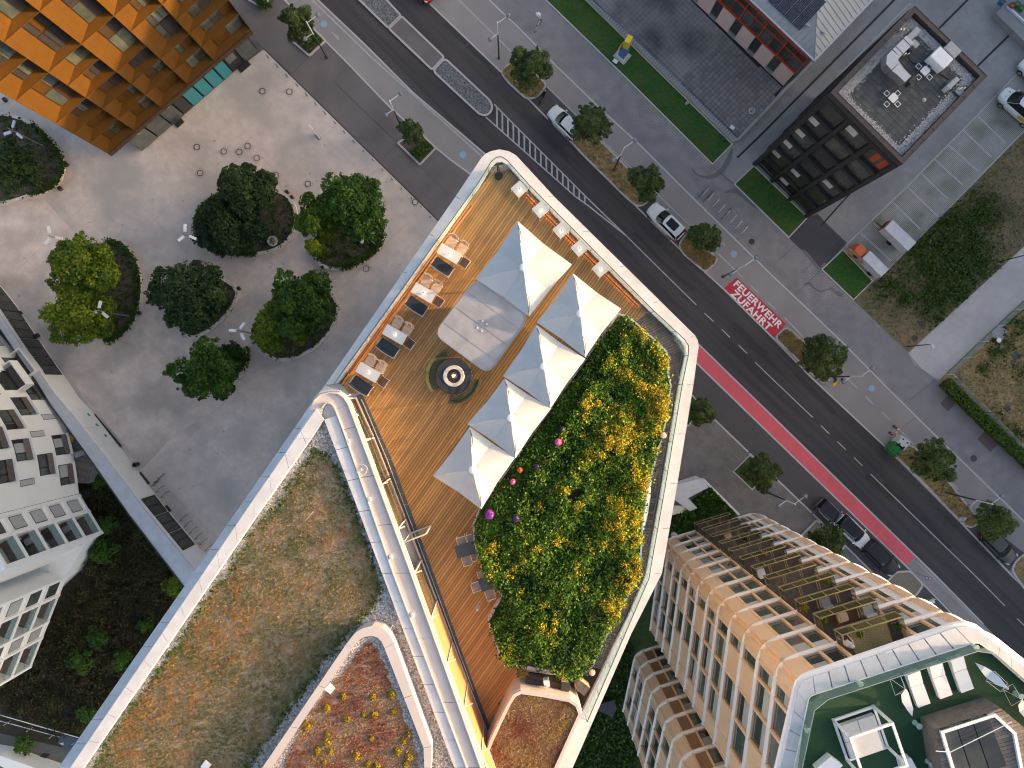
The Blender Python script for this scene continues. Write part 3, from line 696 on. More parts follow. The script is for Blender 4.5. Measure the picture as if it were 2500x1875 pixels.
def tree(px, py, rpx, h, label, m, seed, group=None, n=5200, leaf=.26, tint=.45, lob=9, sx=1, sy=1, rot=0, z0=0):
    zc = z0+h*.62; c = P(px, py, zc); Rr = rpx*(H-zc)/F*.90
    t = thing('tree', label, 'tree', (c[0], c[1], z0), 0, group)
    trunk(t, h*.7, .05+h*.014, seed, 5, Rr)
    make_crown('crown', ring_lobes(Rr, h*.32, h*.66, lob, seed, sx, sy, rot), int(n*2.1), leaf*.66, m, seed, t, tint, .28)
    return t
SG = 'street trees in the planting strips'
for (x, y, r, h, lab, s, tint) in (
    (1295, 165, 60, 6.5, 'large round street tree next to the black parked motorcycle', 1, .42), (1440, 307, 52, 6, 'street tree overhanging the rear of the white hatchback', 2, .46), (1578, 443, 50, 6, 'dense street tree at the lower end of the dry grass strip with the lamp', 3, .44),
    (1717, 579, 44, 5.5, 'small street tree between the car with black sunroof and the red box', 4, .46), (2002, 868, 60, 6.5, 'round street tree just below the red lettered fire lane box', 5, .46), (2274, 1127, 60, 6.5, 'leafy street tree beside the green and white recycling containers', 6, .55),
    (2433, 1276, 57, 6, 'yellowish green street tree over the dark parked car', 7, .62), (1714, 1007, 38, 5, 'small street tree close to the white edge of the roof terrace', 8, .45), (1862, 1152, 52, 6, 'street tree on the small lawn square by the parking lane', 9, .45), (2019, 1322, 52, 6, 'dark street tree between the parked cars and the apartment tower', 10, .36)):
    tree(x, y, r, h, lab, lf_street, s, SG, 6500, .20, tint, 10)
tree(724, 52, 47, 6, 'young tree in a square bed by the top left twin globe lamp', lf_street, 21, SG, 4200, .22, .42, 8, 1, 1.15)
tree(1006, 325, 37, 5, 'slim young tree in the square bed nearest the terrace corner', lf_street, 22, SG, 3300, .20, .42, 7, .8, 1.15)
PG = 'plaza trees in rounded beds'
tree(200, 655, 98, 9, 'wide bright green plaza tree in the leftmost full bed, upper of two', lf_bright, 31, PG, 12000, .27, .42, 13, 1.05, .85)
tree(190, 772, 88, 8.5, 'yellow green plaza tree under the white three headed lamp', lf_bright, 32, PG, 10000, .26, .55, 12, 1.15, .8)
tree(462, 722, 102, 8, 'dark shaggy tree in the middle bed of the plaza', lf_dark, 33, PG, 11000, .27, .45, 13, 1.1, .85)
tree(505, 905, 86, 8, 'compact green tree at the lower end of the plaza beds', lf_green, 34, PG, 9500, .25, .5, 11)
tree(590, 468, 84, 8, 'dark olive tree in the upper middle plaza bed', lf_dark, 35, PG, 9000, .25, .5, 11, 1, .8)
tree(560, 560, 84, 7, 'blackish bushy tree filling the lower half of the upper middle plaza bed', lf_dark, 36, PG, 8500, .25, .3, 11, 1.2, .7)
tree(862, 505, 100, 9.5, 'big dense dark green plaza tree nearest the terrace edge', lf_green, 37, PG, 12000, .25, .50, 13, 1, .95)
tree(772, 548, 70, 9, 'bright green tree growing into the big dark one beside the terrace', lf_bright, 38, PG, 6500, .25, .38, 9, .8, 1.3)
tree(733, 735, 92, 9, 'dense blue green plaza tree in the bed with the pale seat wall', lf_green, 39, PG, 10500, .25, .52, 12, .9, 1.05)
tree(675, 800, 76, 7.5, 'light yellow green tree in front of the blue green one', lf_bright, 40, PG, 7500, .25, .5, 10)
tree(30, 405, 66, 7, 'dark tree in the bed at the left edge below the golden facade', lf_dark, 41, PG, 6000, .25, .5, 9)
# rounded plaza beds
BEDS = [[(215, 600), (262, 588), (300, 597), (325, 625), (341, 665), (343, 700), (339, 740), (330, 775), (312, 805), (285, 828), (255, 834), (225, 815), (205, 770), (195, 700), (200, 640)],
        [(585, 705), (578, 735), (552, 775), (517, 805), (475, 828), (445, 812), (420, 780), (400, 740), (410, 700), (450, 675), (520, 665)],
        [(548, 840), (580, 836), (600, 860), (600, 890), (587, 920), (560, 945), (540, 956), (500, 945), (480, 900)],
        [(480, 545), (495, 590), (530, 613), (600, 624), (660, 617), (700, 597), (723, 560), (726, 520), (713, 490), (690, 470), (640, 460), (560, 470), (500, 500)],
        [(767, 616), (773, 634), (791, 652), (817, 659), (851, 655), (886, 637), (918, 616), (934, 593), (930, 555), (890, 515), (840, 500), (790, 530)],
        [(801, 712), (820, 729), (827, 752), (825, 775), (808, 811), (776, 846), (744, 866), (701, 880), (663, 875), (643, 856), (640, 800), (680, 740), (740, 695)],
        [(0, 280), (40, 286), (75, 301), (110, 330), (130, 353), (150, 373), (159, 405), (153, 434), (136, 457), (101, 472), (0, 503), (-60, 500), (-60, 280)]]
m_wallc = mat('bed_wall_concrete', (.72, .63, .58), (.62, .55, .51), 2, .8, bump=.1)
BL = ['big rounded bed round the two bright trees at the left', 'rounded bed under the dark shaggy tree', 'small rounded bed at the lower end of the tree group', 'rounded bed of the dark upper middle trees with a white planter', 'rounded bed under the big trees nearest the terrace', 'rounded bed with the pale curved seat wall', 'rounded bed cut by the left edge below the golden building']
for i, q in enumerate(BEDS):
    p = chaikin(PL(q), 2); c = (sum(a for a, b in p)/len(p), sum(b for a, b in p)/len(p), 0)
    t = thing('planting_bed', BL[i], 'planting bed', c, 0, 'rounded planting beds on the plaza')
    MB().ribbon(p, .34, 0, .42, True).build('seat_wall', m_wallc, t, True)
    MB().prism(p, 0, .30).build('soil', m_soil, t, True)
    rng = np.random.default_rng(80+i); pts = scatter(p, 500, rng)
    C = np.column_stack([pts, rng.uniform(.32, .62, len(pts))]); C = np.repeat(C, 5, 0)+rng.normal(0, .12, (len(C)*5, 3))*[1, 1, .4]
    # low box hedge along one rim
    rim = np.array(resample(p+[p[0]], .05)); keep = rng.random(len(rim)) < .9; rim = rim[keep]; half = rim[(rim[:, 0]-c[0])*(-1 if i in (3, 6) else 1) > -.5]
    if i == 6: half = rim[rim[:, 0] > c[0]+.5]
    if i in (1, 2, 5): half = half[:0]
    Rm = np.repeat(half, 9, 0); Rm = np.column_stack([Rm+rng.normal(0, .16, Rm.shape), rng.uniform(.4, .75, len(Rm))])
    C = np.vstack([C, Rm]) if len(Rm) else C
    V, Fq, T = leaves(C, np.tile([0, 0, 1.], (len(C), 1)), .16, rng, np.clip(rng.normal(.3, .2, len(C)), 0, 1))
    o = link('ground_cover', poly_mesh('ground_cover', V, Fq, T), lf_shrub, t, True); o['kind'] = 'stuff'
# scattered strips of grass and weeds
def tufts(name, poly, n, h, m, seed, z, tlo=.2, thi=.8, per=5, wd=.03, lean=.8):
    rng = np.random.default_rng(seed); pts = scatter(poly, n, rng); C = np.column_stack([pts, np.full(len(pts), z)])
    f = np.sin(pts[:, 0]*1.3+1.1*np.sin(pts[:, 1]*.9))*np.sin(pts[:, 1]*1.1+np.sin(pts[:, 0]*.7))
    tint = np.clip(rng.uniform(tlo, thi, n)[:len(pts)]+.2*f, 0, 1)
    V, Fq, T = blades(C, rng.uniform(.6, 1.4, len(pts))*h, wd, rng, tint, per, lean)
    o = link(name, poly_mesh(name, V, Fq, T), m); o['kind'] = 'stuff'; return o
for i, p in enumerate(STRIPS): tufts('dry_grass_tufts', p, 900, .22, lf_dry, 300+i, .1, .3, 1, 5, .04)
def weeds(name, poly, n, m, seed, size=.2, zlo=.02, zhi=.4, tint=.4, mask=None):
    rng = np.random.default_rng(seed); pts = scatter(poly, n, rng)
    if mask is not None: pts = pts[mask(pts)]
    C = np.column_stack([pts, rng.uniform(zlo, zhi, len(pts))])
    V, Fq, T = leaves(C, np.tile([0, 0, 1.], (len(C), 1)), size, rng, np.clip(rng.normal(tint, .22, len(C)), 0, 1), .8)
    o = link(name, poly_mesh(name, V, Fq, T), m); o['kind'] = 'stuff'; return o
def blob(cx, cy, r): c = P(cx, cy); rr = r*H/F; return lambda q: np.exp(-((q[:, 0]-c[0])**2+(q[:, 1]-c[1])**2)/rr**2)
rg = np.random.default_rng(5)
bl = [blob(2330, 560, 60), blob(2290, 650, 70), blob(2380, 640, 50), blob(2250, 600, 35), blob(2330, 700, 45), blob(2400, 520, 40), blob(2160, 700, 25), blob(2270, 740, 30), blob(2210, 730, 22), blob(2300, 790, 20)]
nz = lambda q: .5+.5*np.sin(q[:, 0]*2.1+np.sin(q[:, 1]*1.7))*np.sin(q[:, 1]*2.3+np.sin(q[:, 0]*1.9))
MEAD = PL([(2083, 732), (2135, 690), (2363, 465), (2500, 326), (2600, 230), (2600, 505), (2500, 598), (2217, 855)])
weeds('meadow_weeds', MEAD, 30000, lf_shrub, 61, .19, .03, .55, .38, lambda q: rg.random(len(q)) < np.clip(sum(b(q) for b in bl), 0, 1)*(.25+.75*nz(q)))
tufts('meadow_dry_grass', MEAD, 5500, .2, lf_dry, 62, .02, .1, .9)
DRY = PL([(2310, 925), (2500, 745), (2560, 690), (2560, 1180), (2500, 1105)])
bl2 = [blob(2440, 860, 28), blob(2480, 800, 30), blob(2500, 900, 25), blob(2470, 745, 20), blob(2400, 900, 14), blob(2430, 1010, 14), blob(2480, 1060, 20)]
weeds('garden_weeds', DRY, 12000, lf_shrub, 63, .18, .03, .4, .35, lambda q: rg.random(len(q)) < np.clip(sum(b(q) for b in bl2), 0, 1)*nz(q))
tufts('garden_dry_grass', DRY, 5000, .16, lf_dry, 64, .02, .35, 1)
weeds('pit_plants', PL([(720, 90), (756, 130), (790, 100), (770, 80)]), 700, lf_shrub, 65, .15, .1, .5, .5)
weeds('pit_plants', PL([(1000, 370), (1025, 398), (1060, 362), (1040, 345)]), 700, lf_shrub, 66, .15, .1, .5, .5)
# hedge by the fence
hl = PL([(2298, 935), (2400, 1035), (2520, 1150)]); hp = [*offset_line(hl, .55), *offset_line(hl, -.55)[::-1]]
hd = thing('hedge', 'long clipped green hedge along the fence of the dry garden', 'hedge', (hl[1][0], hl[1][1], 0))
rng = np.random.default_rng(71); q = scatter(hp, 9000, rng); C = np.column_stack([q, rng.uniform(.25, 1.35, len(q))])
V, Fq, T = leaves(C, np.tile([0, 0, 1.], (len(C), 1)), .17, rng, np.clip(rng.normal(.55, .22, len(C)), 0, 1)); link('foliage', poly_mesh('foliage', V, Fq, T), lf_shrub, hd, True)
MB().prism([*offset_line(hl, .4), *offset_line(hl, -.4)[::-1]], 0, .9).build('branch_core', m_bark, hd, True)
# gloomy courtyard planting, lower left
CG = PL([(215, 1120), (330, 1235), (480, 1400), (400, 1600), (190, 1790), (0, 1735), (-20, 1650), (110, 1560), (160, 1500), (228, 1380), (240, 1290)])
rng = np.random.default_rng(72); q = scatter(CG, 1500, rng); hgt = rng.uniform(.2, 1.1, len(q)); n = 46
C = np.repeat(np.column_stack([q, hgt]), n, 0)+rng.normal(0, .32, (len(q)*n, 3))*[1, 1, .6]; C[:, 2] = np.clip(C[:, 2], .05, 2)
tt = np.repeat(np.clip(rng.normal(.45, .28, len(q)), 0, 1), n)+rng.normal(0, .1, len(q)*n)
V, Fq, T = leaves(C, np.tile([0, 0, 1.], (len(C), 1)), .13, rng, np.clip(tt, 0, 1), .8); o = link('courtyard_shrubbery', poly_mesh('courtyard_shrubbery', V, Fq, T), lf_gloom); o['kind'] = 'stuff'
def shrub(px, py, rpx, label, m, seed, h=1.6, group=None, n=900, tint=.45, z0=0, leaf=.18):
    c = P(px, py, z0+h*.6); Rr = rpx*(H-z0-h*.6)/F
    t = thing('shrub', label, 'shrub', (c[0], c[1], z0), 0, group); MB().tube([(0, 0, -.02), (.02, 0, h*.5)], [.05, .02], 6).build('stem', m_bark, t)
    make_crown('foliage', ring_lobes(Rr, h*.2, h*.8, 6, seed), n*2, leaf*.7, m, seed, t, tint); return t
for i, (x, y, r, lab) in enumerate(((249, 1348, 40, 'broad green shrub in the courtyard beside the white loggias'), (258, 1282, 32, 'green shrub squeezed between white loggias and arcade'), (240, 1175, 22, 'narrow green bush near the top of the dark courtyard'), (428, 1430, 30, 'light green shrub at the foot of the pale roof edge'),
        (237, 1557, 30, 'dark green courtyard shrub left of centre in the garden'), (200, 1612, 32, 'round courtyard shrub just above the lower left patio'), (301, 1609, 28, 'courtyard shrub close to the pale parapet'), (217, 1745, 26, 'bright green bush touching the parapet at the lower left'), (353, 1528, 20, 'small courtyard shrub halfway along the pale parapet'),
        (55, 1820, 26, 'green potted bush on the lower left patio'))):
    shrub(x, y, r, lab, lf_green if i != 3 else lf_bright, 500+i, 1.8, 'courtyard shrubs', 1100, .55 if i not in (4, 8) else .4)
shrub(583, 878, 38, 'low dark bush beside the lowest plaza tree', lf_green, 520, 1.4, None, 1500, .3)
shrub(645, 5, 22, 'low shrub in the bed at the top left corner of the pavement', lf_green, 521, 1.0, None, 600, .4)
# ================================================================ HOTEL with the roof terrace
ZD, ZB, ZR = 40.0, 40.28, 44.0
HO = [(60, 1993), (142, 1875), (759, 986.5), (793.6, 940), (1112, 480), (1175.5, 385), (1186, 375), (1199, 369), (1219, 364.6), (1242, 369), (1260, 379), (1353, 480), (1697, 819), (1703, 829), (1706, 839), (1706, 850), (1703, 865), (1693, 940), (1654, 1180), (1616, 1400), (1541, 1548), (1398, 1875), (1345, 1995)]
outer = PL(HO, ZB)
hotel = thing('hotel_building', 'white edged hotel tower with a timber roof terrace and planted upper roof', 'building', (0, -8, 0))
def hp(mb, name, m, smooth=False, kind=None, parent=None):
    o = mb.build(name, m, parent or hotel, True, smooth)
    if kind: o['kind'] = kind
    return o
shaft = offset_line(outer, -.9, True) if area(outer) < 0 else offset_line(outer, .9, True)
hp(MB().prism(shaft, 0, ZD-.6), 'facade', m_pane)
for k in range(11): hp(MB().prism(outer, 3.2+3.3*k, 4.2+3.3*k), 'storey_band', m_white)
GB_ = [(828, 936), (1168, 463), (1186, 434), (1200, 410), (1213, 399), (1225, 398), (1238, 406), (1292, 466), (1400, 575), (1583, 760), (1660, 832), (1669, 846), (1669, 868), (1655, 935), (1614, 1180), (1575, 1400), (1532, 1500), (1428, 1741)]
gl = PL(GB_, ZD)
edge_in = offset_line(gl, .05)
slabp = list(outer)
hp(MB().prism(slabp, ZD-.6, ZD-.12), 'terrace_slab', m_white_wall)
# white rim in long panels
oo = [outer[i] for i in range(2, 22)]
rim_o = [P(793.6, 940, ZB), P(1112, 480, ZB), P(1175.5, 385, ZB), P(1186, 375, ZB), P(1199, 369, ZB), P(1219, 364.6, ZB), P(1242, 369, ZB), P(1260, 379, ZB), P(1353, 480, ZB), P(1697, 819, ZB), P(1704, 832, ZB), P(1706, 846, ZB), P(1703, 865, ZB), P(1693, 940, ZB), P(1654, 1180, ZB), P(1616, 1400, ZB), P(1541, 1548, ZB), P(1398, 1875, ZB), P(1345, 1995, ZB)]
rim_i = [P(824, 936, ZB), P(1140, 494, ZB), P(1190, 420, ZB), P(1198, 408, ZB), P(1210, 397, ZB), P(1225, 395, ZB), P(1239, 402, ZB), P(1249, 412, ZB), P(1310, 478, ZB), P(1668, 834, ZB), P(1674, 845, ZB), P(1674, 856, ZB), P(1673, 868, ZB), P(1660, 935, ZB), P(1619, 1180, ZB), P(1580, 1400, ZB), P(1536, 1500, ZB), P(1356, 1875, ZB), P(1305, 1995, ZB)]
def panels(A, B, step, z0, z1, name, m, gap=.012, parent=None, minseg=.8):
    """split the band between two lines into cover panels"""
    k = 0
    for i in range(len(A)-1):
        a0, a1, b0, b1 = Vector(A[i]), Vector(A[i+1]), Vector(B[i]), Vector(B[i+1]); n = max(1, round((a1-a0).length/step))
        for j in range(n):
            g = gap/max(.05, (a1-a0).length) if n > 1 or (a1-a0).length > minseg else 0
            t0, t1 = j/n+g, (j+1)/n-g
            hp(MB().prism([tuple(a0.lerp(a1, t0)), tuple(a0.lerp(a1, t1)), tuple(b0.lerp(b1, t1)), tuple(b0.lerp(b1, t0))], z0, z1), name, m, parent=parent); k += 1
panels(rim_o, rim_i, 2.6, ZD-.12, ZB, 'rim_panel', m_white)
# lower rim strip that runs on beside the upper roof
panels([P(142, 1875, ZB), P(759, 986.5, ZB), P(793.6, 940, ZB)], [P(215, 1875, ZB), P(832, 986.5, ZB), P(828, 950, ZB)], 1.6, ZD-.12, ZB-.004, 'rim_panel', m_white)
hp(MB().strip(offset_line(gl, -.45) if (Vector(offset_line(gl, -.45)[3])-Vector((0, 0))).length > (Vector(offset_line(gl, .45)[3])).length else offset_line(gl, .45), gl, ZD-.12, ZB-.006), 'rim_ledge', m_white)
# ---- deck of real boards
DECK = [(1207, 409), (1217, 402), (1228, 404), (1240, 416), (1288, 471), (1400, 583), (1500, 682), (1578, 762), (1556, 788), (1530, 772), (1508, 768), (1340, 1005), (1172, 1243), (1156, 1280), (1158, 1320), (1175, 1385), (1193, 1420), (1226, 1453), (1193, 1516), (1205, 1560), (1230, 1620), (1262, 1630), (1262, 1655), (1236, 1684), (1206, 1745), (1194, 1774), (1155, 1676), (1066, 1427), (892, 990), (876, 962), (850, 958), (831, 936), (1000, 698), (1172, 462)]
dk = PL(DECK, ZD)
hp(MB().sheet(dk, ZD-.035), 'deck_base', m_deck_gap)
deck = MB().prism(dk, ZD-.11, ZD-.04).build('deck', m_deck_gap, hotel, True)
def boards(poly, ang, pitch, gap, z, th, lens, seed):
    c, s = math.cos(ang), math.sin(ang); rng = random.Random(seed)
    q = [(x*c+y*s, -x*s+y*c) for x, y in poly]; out = []
    def cuts(y):
        xs = []
        for i in range(len(q)):
            a, b = q[i], q[(i+1) % len(q)]
            if (a[1] > y) != (b[1] > y): xs.append(a[0]+(b[0]-a[0])*(y-a[1])/(b[1]-a[1]))
        return sorted(xs)
    y = min(p[1] for p in q)+gap; y1 = max(p[1] for p in q)
    while y+pitch < y1:
        c0, c1 = cuts(y+.002), cuts(y+pitch-gap)
        if len(c0) != len(c1): c0 = c1 = cuts(y+pitch*.5)
        for i in range(0, len(c0)-1, 2):
            a0, a1, b0, b1 = c0[i], c0[i+1], c1[i], c1[i+1]
            if min(a1-a0, b1-b0) < .05: continue
            L = (a1+b1-a0-b0)/2; n = max(1, round(L/lens)); t = [0]+[(k+rng.uniform(-.3, .3))/n for k in range(1, n)]+[1]
            for k in range(n):
                g = .004/L
                u0, u1 = t[k]+(g if k else 0), t[k+1]-(g if k < n-1 else 0)
                pts = [(a0+(a1-a0)*u0, y), (a0+(a1-a0)*u1, y), (b0+(b1-b0)*u1, y+pitch-gap), (b0+(b1-b0)*u0, y+pitch-gap)]
                out.append([(px*c-py*s, px*s+py*c) for px, py in pts])
        y += pitch
    return out
DANG = math.atan2(.815, .58)
bd = boards(dk, DANG, .15, .022, ZD, .03, 5.2, 11)
bd.sort(key=lambda p: -abs(area(p)))
for k, p in enumerate(bd[:300]): MB().prism(p, ZD-.035, ZD+random.Random(k).uniform(-.002, .002), False).build('deck_board', m_deck, deck, True)
if len(bd) > 300:
    mb = MB()
    for p in bd[300:]: mb.prism(p, ZD-.035, ZD, False)
    o = mb.build('short_deck_boards', m_deck, deck, True); o['kind'] = 'stuff'
print('boards', len(bd))
# grey boarded way along the outside of the planter
WO = [(1580, 764), (1657, 832), (1665, 848), (1664, 868), (1650, 935), (1609, 1180), (1570, 1400), (1528, 1500), (1470, 1635)]
WI = [(1548, 782), (1618, 846), (1622, 866), (1620, 890), (1612, 940), (1575, 1170), (1535, 1390), (1488, 1490), (1430, 1625)]
wo_, wi_ = PL(WO, ZD), PL(WI, ZD); hp(MB().strip(wo_, wi_, ZD-.11, ZD-.04), 'way_base', m_deck_gap)
way = hotel.children[-1]; n = 0; A_ = by_length(wo_, .15); B_ = by_length(wi_, .15); 
for k in range(len(A_)-1):
    t0, t1 = k/(len(A_)-1), (k+1)/(len(A_)-1)
    def at(L, t): i = t*(len(L)-1); j = min(int(i), len(L)-2); return tuple(Vector(L[j]).lerp(Vector(L[j+1]), i-j))
    g = .07*(t1-t0)
    MB().prism([at(A_, t0+g), at(A_, t1-g), at(B_, t1-g), at(B_, t0+g)], ZD-.04, ZD, False).build('walkway_board', m_gwood, way, True)
hp(MB().sheet(PL([(1262, 1632), (1289, 1640), (1396, 1655), (1440, 1640), (1520, 1500), (1500, 1610), (1440, 1740), (1414, 1742), (1330, 1690), (1262, 1690)], ZD), ZD-.03), 'service_floor', mat('service_floor', (.03, .02, .016), (.05, .035, .025), 4, .8))
# slate border under the glass wall, one stone after another
GWL = [(870, 968), (884, 997), (934, 1122), (1040, 1397), (1151, 1690), (1190, 1788)]; SBR = [(884, 960), (898, 991), (957, 1122), (1058, 1397), (1160, 1680), (1197, 1776)]
sA, sB = PL(GWL, ZD), PL(SBR, ZD); panels(sA, sB, .62, ZD-.1, ZD+.012, 'border_stone', m_slate)
# steel rail along the foot of the glass wall
hp(MB().tube([(*p, ZD+.05) for p in PL([(882, 975), (891, 994), (945, 1122), (1049, 1397), (1156, 1686)], ZD)], .025, 6), 'foot_rail', m_steel)
# ---- upper storey and its roof
cap = [(95, 1985), (171, 1875), (620, 1218), (759, 1000), (765, 978), (782, 963), (805, 957), (825.5, 959), (840, 969), (851.5, 986.5), (872, 1041), (1005, 1400), (1175.5, 1875), (1215, 1985)]
capw = PL(cap, ZR)
body = [*PL([(95, 1985), (171, 1875), (620, 1218), (759, 1000)], ZR), *PL([(800, 975), (850, 968), (866, 985), (1034, 1397), (1145, 1690), (1184, 1788), (1260, 1995)], ZD)]
gw = PL([(868, 970), (884, 997), (934, 1122), (1040, 1397), (1151, 1690), (1190, 1788), (1257, 1960)], ZD)
hp(MB().prism(capw, ZR-.75, ZR-.42), 'roof_slab', m_white_wall)
hp(MB().strip(PL([(95, 1985), (171, 1875), (620, 1218), (765, 1000)], ZR), PL([(135, 1985), (211, 1875), (650, 1240), (800, 1000)], ZR), ZD-.1, ZR-.76), 'side_wall', m_white_wall)
m_warm = mat('warm_curtain_panel', (.42, .215, .10), (.38, .19, .085), 1.2, .6, stretch=(3, .3, 1))
bays = by_length(gw, 2.25)
inner_wall = offset_line(gw, -.9)
hp(MB().ribbon(inner_wall, .1, ZD, ZR-.76), 'room_wall', m_bronze)
m_refl = mat('glass_wall_pane', (.30, .22, .13), (.36, .27, .17), .6, .05, .75, spec=1.0)
for i in range(len(bays)-1):
    a, b = Vector(bays[i]), Vector(bays[i+1]); u = (b-a).normalized(); nn = Vector((-u.y, u.x)); y_img = 937.5-((a.y+b.y)/2)*F/40
    fr = hp(MB().ribbon([tuple(a+u*.02), tuple(b-u*.02)], .09, ZD+.02, ZD+.11).ribbon([tuple(a+u*.02), tuple(b-u*.02)], .09, ZR-.86, ZR-.77).box((a.x+u.x*.05, a.y+u.y*.05, 41.65), (.07, .1, 3.1), math.atan2(u.y, u.x)), 'glazing_frame', m_beige)
    warm = y_img > 1435
    if abs(y_img-1270) > 45: hp(MB().ribbon([tuple(a+u*.09), tuple(b-u*.05)], .02, ZD+.11, ZR-.86), 'glazing_pane', m_warm if warm else m_refl, parent=fr)
    mid = (a+b)/2+nn*(-.30)
    hp(MB().box((a.x+nn.x*.22, a.y+nn.y*.22, ZR-.80), (.06, .5, .06), math.atan2(u.y, u.x)), 'soffit_bracket', m_beige)
# open door leaf
dh = Vector(P(1000, 1302, ZD)); de = Vector(P(1052, 1282, ZD)); u = (de-dh).normalized(); L = (de-dh).length; ang = math.atan2(u.y, u.x); mid = (dh+de)/2
leaf = hp(MB().box((mid.x, mid.y, ZD+.1), (L, .06, .12), ang).box((mid.x, mid.y, ZD+2.4), (L, .06, .10), ang).box((dh.x, dh.y, ZD+1.25), (.08, .062, 2.2), ang).box((de.x, de.y, ZD+1.25), (.08, .062, 2.2), ang), 'open_door', m_beige)
leaf['label'] = 'open glass door standing out over the deck'
hp(MB().box((mid.x, mid.y, ZD+1.25), (L-.1, .02, 2.2), ang), 'door_pane', m_glass, parent=leaf)
# copings
panels(PL([(95, 1985), (171, 1875), (620, 1218), (772, 998)], ZR), PL([(130, 1985), (202.5, 1875), (620, 1267), (791, 1024)], ZR), 1.5, ZR-.42, ZR, 'coping_stone', m_white)
panels(PL([(791, 1024), (932.5, 1400), (1109, 1875), (1150, 1985)], ZR), PL([(821, 1014), (958, 1400), (1137.5, 1875), (1179.5, 1985)], ZR), 1.5, ZR-.42, ZR-.02, 'coping_stone', m_white)
bo = PL([(757, 1000), (765, 978), (782, 963), (805, 957), (825.5, 959), (840, 969), (851.5, 986.5), (872, 1041), (1005, 1400), (1175.5, 1875), (1215, 1985)], ZR)
bi = PL([(784, 1012), (788, 996), (793, 989), (799, 985), (806, 986), (812, 991), (817, 1000), (836, 1050), (958.5, 1400), (1138, 1875), (1180, 1985)], ZR)
panels(bo, bi, 3.0, ZR-.42, ZR-.05, 'gutter_panel', m_beige)
hp(MB().ribbon(offset_line(bo, -.03)[1:], .05, ZR-.05, ZR+.05).ribbon(offset_line(bi, .03)[1:], .05, ZR-.05, ZR+.05).ribbon(offset_line(bo, .10)[1:], .05, ZR-.25, ZR-.12), 'gutter_lip', m_beige)
gl_in = PL([(791, 1022), (932.5, 1400), (1109, 1875), (1150, 1985), (130, 1985), (202.5, 1875), (620, 1267)], ZR)
gr = hp(MB().sheet(gl_in, ZR-.40), 'gravel_margin', m_gravel)
def gravel(poly, n, z, seed, name='gravel_stones', sz=.05, parent=None):
    rng = np.random.default_rng(seed); pts = scatter(poly, n, rng); n = len(pts)
    C = np.column_stack([pts, np.full(n, z)]); s = sz*rng.uniform(.5, 1.5, n); a = rng.uniform(0, 6.28, n)
    V = []
    for k in range(4): V.append(C+np.column_stack([np.cos(a+k*1.571)*s, np.sin(a+k*1.571)*s*rng.uniform(.6, 1, n), np.zeros(n)]))
    V.append(C+np.column_stack([rng.normal(0, .3, n)*s, rng.normal(0, .3, n)*s, s*.9])); V = np.stack(V, 1).reshape(-1, 3)
    b = (np.arange(n)*5)[:, None, None]; Fq = (b+np.array([[[0, 1, 4], [1, 2, 4], [2, 3, 4], [3, 0, 4]]])).reshape(-1, 3)
    o = link(name, poly_mesh(name, V, Fq, np.repeat(rng.random(n), 5)), m_stone, parent or hotel, True); o['kind'] = 'stuff'
m_stone = leafmat('gravel_stone', [(0, (.24, .21, .19)), (.5, (.52, .475, .44)), (1, (.78, .74, .70))], .9, 0)
SED = PL([(770.5, 1099), (805, 1120), (840, 1180), (880, 1290), (909, 1371), (921, 1406), (931, 1447), (898, 1496), (851, 1540), (805, 1595), (707, 1728), (620, 1846), (570, 1915), (520, 1985), (160, 1985), (231.5, 1875), (269, 1806), (356, 1684), (451, 1557), (515, 1453), (564, 1395), (620, 1296), (678, 1238), (741.5, 1140)], ZR-.35)
SED = offset_line(by_length(SED+[SED[0]], .25)[:-1], 0, True); rj = random.Random(9); SED = [(x+rj.uniform(-.09, .09), y+rj.uniform(-.09, .09)) for x, y in SED]
MARG = [p for p in gl_in]
gravel(gl_in, 26000, ZR-.40, 101)
hp(MB().prism(SED, ZR-.41, ZR-.33), 'sedum_mat', m_sedum)
def roof_tufts(name, poly, n, h, m, seed, z, fn=None, per=6, wd=.025, lean=.9):
    rng = np.random.default_rng(seed); pts = scatter(poly, n, rng); n = len(pts)
    f = np.sin(pts[:, 0]*1.7+np.sin(pts[:, 1]*1.3))*np.sin(pts[:, 1]*1.9+1.3*np.sin(pts[:, 0]*1.1)); base = rng.random(n)
    t = np.clip(.30+.28*f+.75*(base-.4) if fn is None else fn(pts, f, base), 0, 1)
    C = np.column_stack([pts, np.full(n, z)]); V, Fq, T = blades(C, h*rng.uniform(.4, 1.3, n), wd, rng, t, per, lean)
    o = link(name, poly_mesh(name, V, Fq, np.clip(T, 0, 1)), m, hotel, True); o['kind'] = 'stuff'
roof_tufts('sedum_tufts', SED, 22000, .13, lf_sedum, 102, ZR-.34)
rimL = PL([(240, 1860), (269, 1806), (356, 1684), (451, 1557), (515, 1453), (564, 1395), (640, 1330), (640, 1450), (600, 1580), (500, 1720), (400, 1830), (300, 1860)], ZR-.34)
rq = np.random.default_rng(44); oc = scatter(rimL, 75, rq); oc = np.repeat(oc, 16, 0)+rq.normal(0, .17, (75*16, 2)); oc = oc[inside_np(rimL, oc[:, 0], oc[:, 1])]
V, Fq, T = blades(np.column_stack([oc, np.full(len(oc), ZR-.34)]), .15*rq.uniform(.5, 1.3, len(oc)), .022, rq, np.clip(rq.normal(.85, .2, len(oc)), 0, 1), 8, 1.0); o = link('sunlit_orange_tufts', poly_mesh('sunlit_orange_tufts', V, Fq, np.clip(T, 0, 1)), lf_sedum, hotel, True); o['kind'] = 'stuff'  # orange tint paints the low sun catching tufts along the left rim
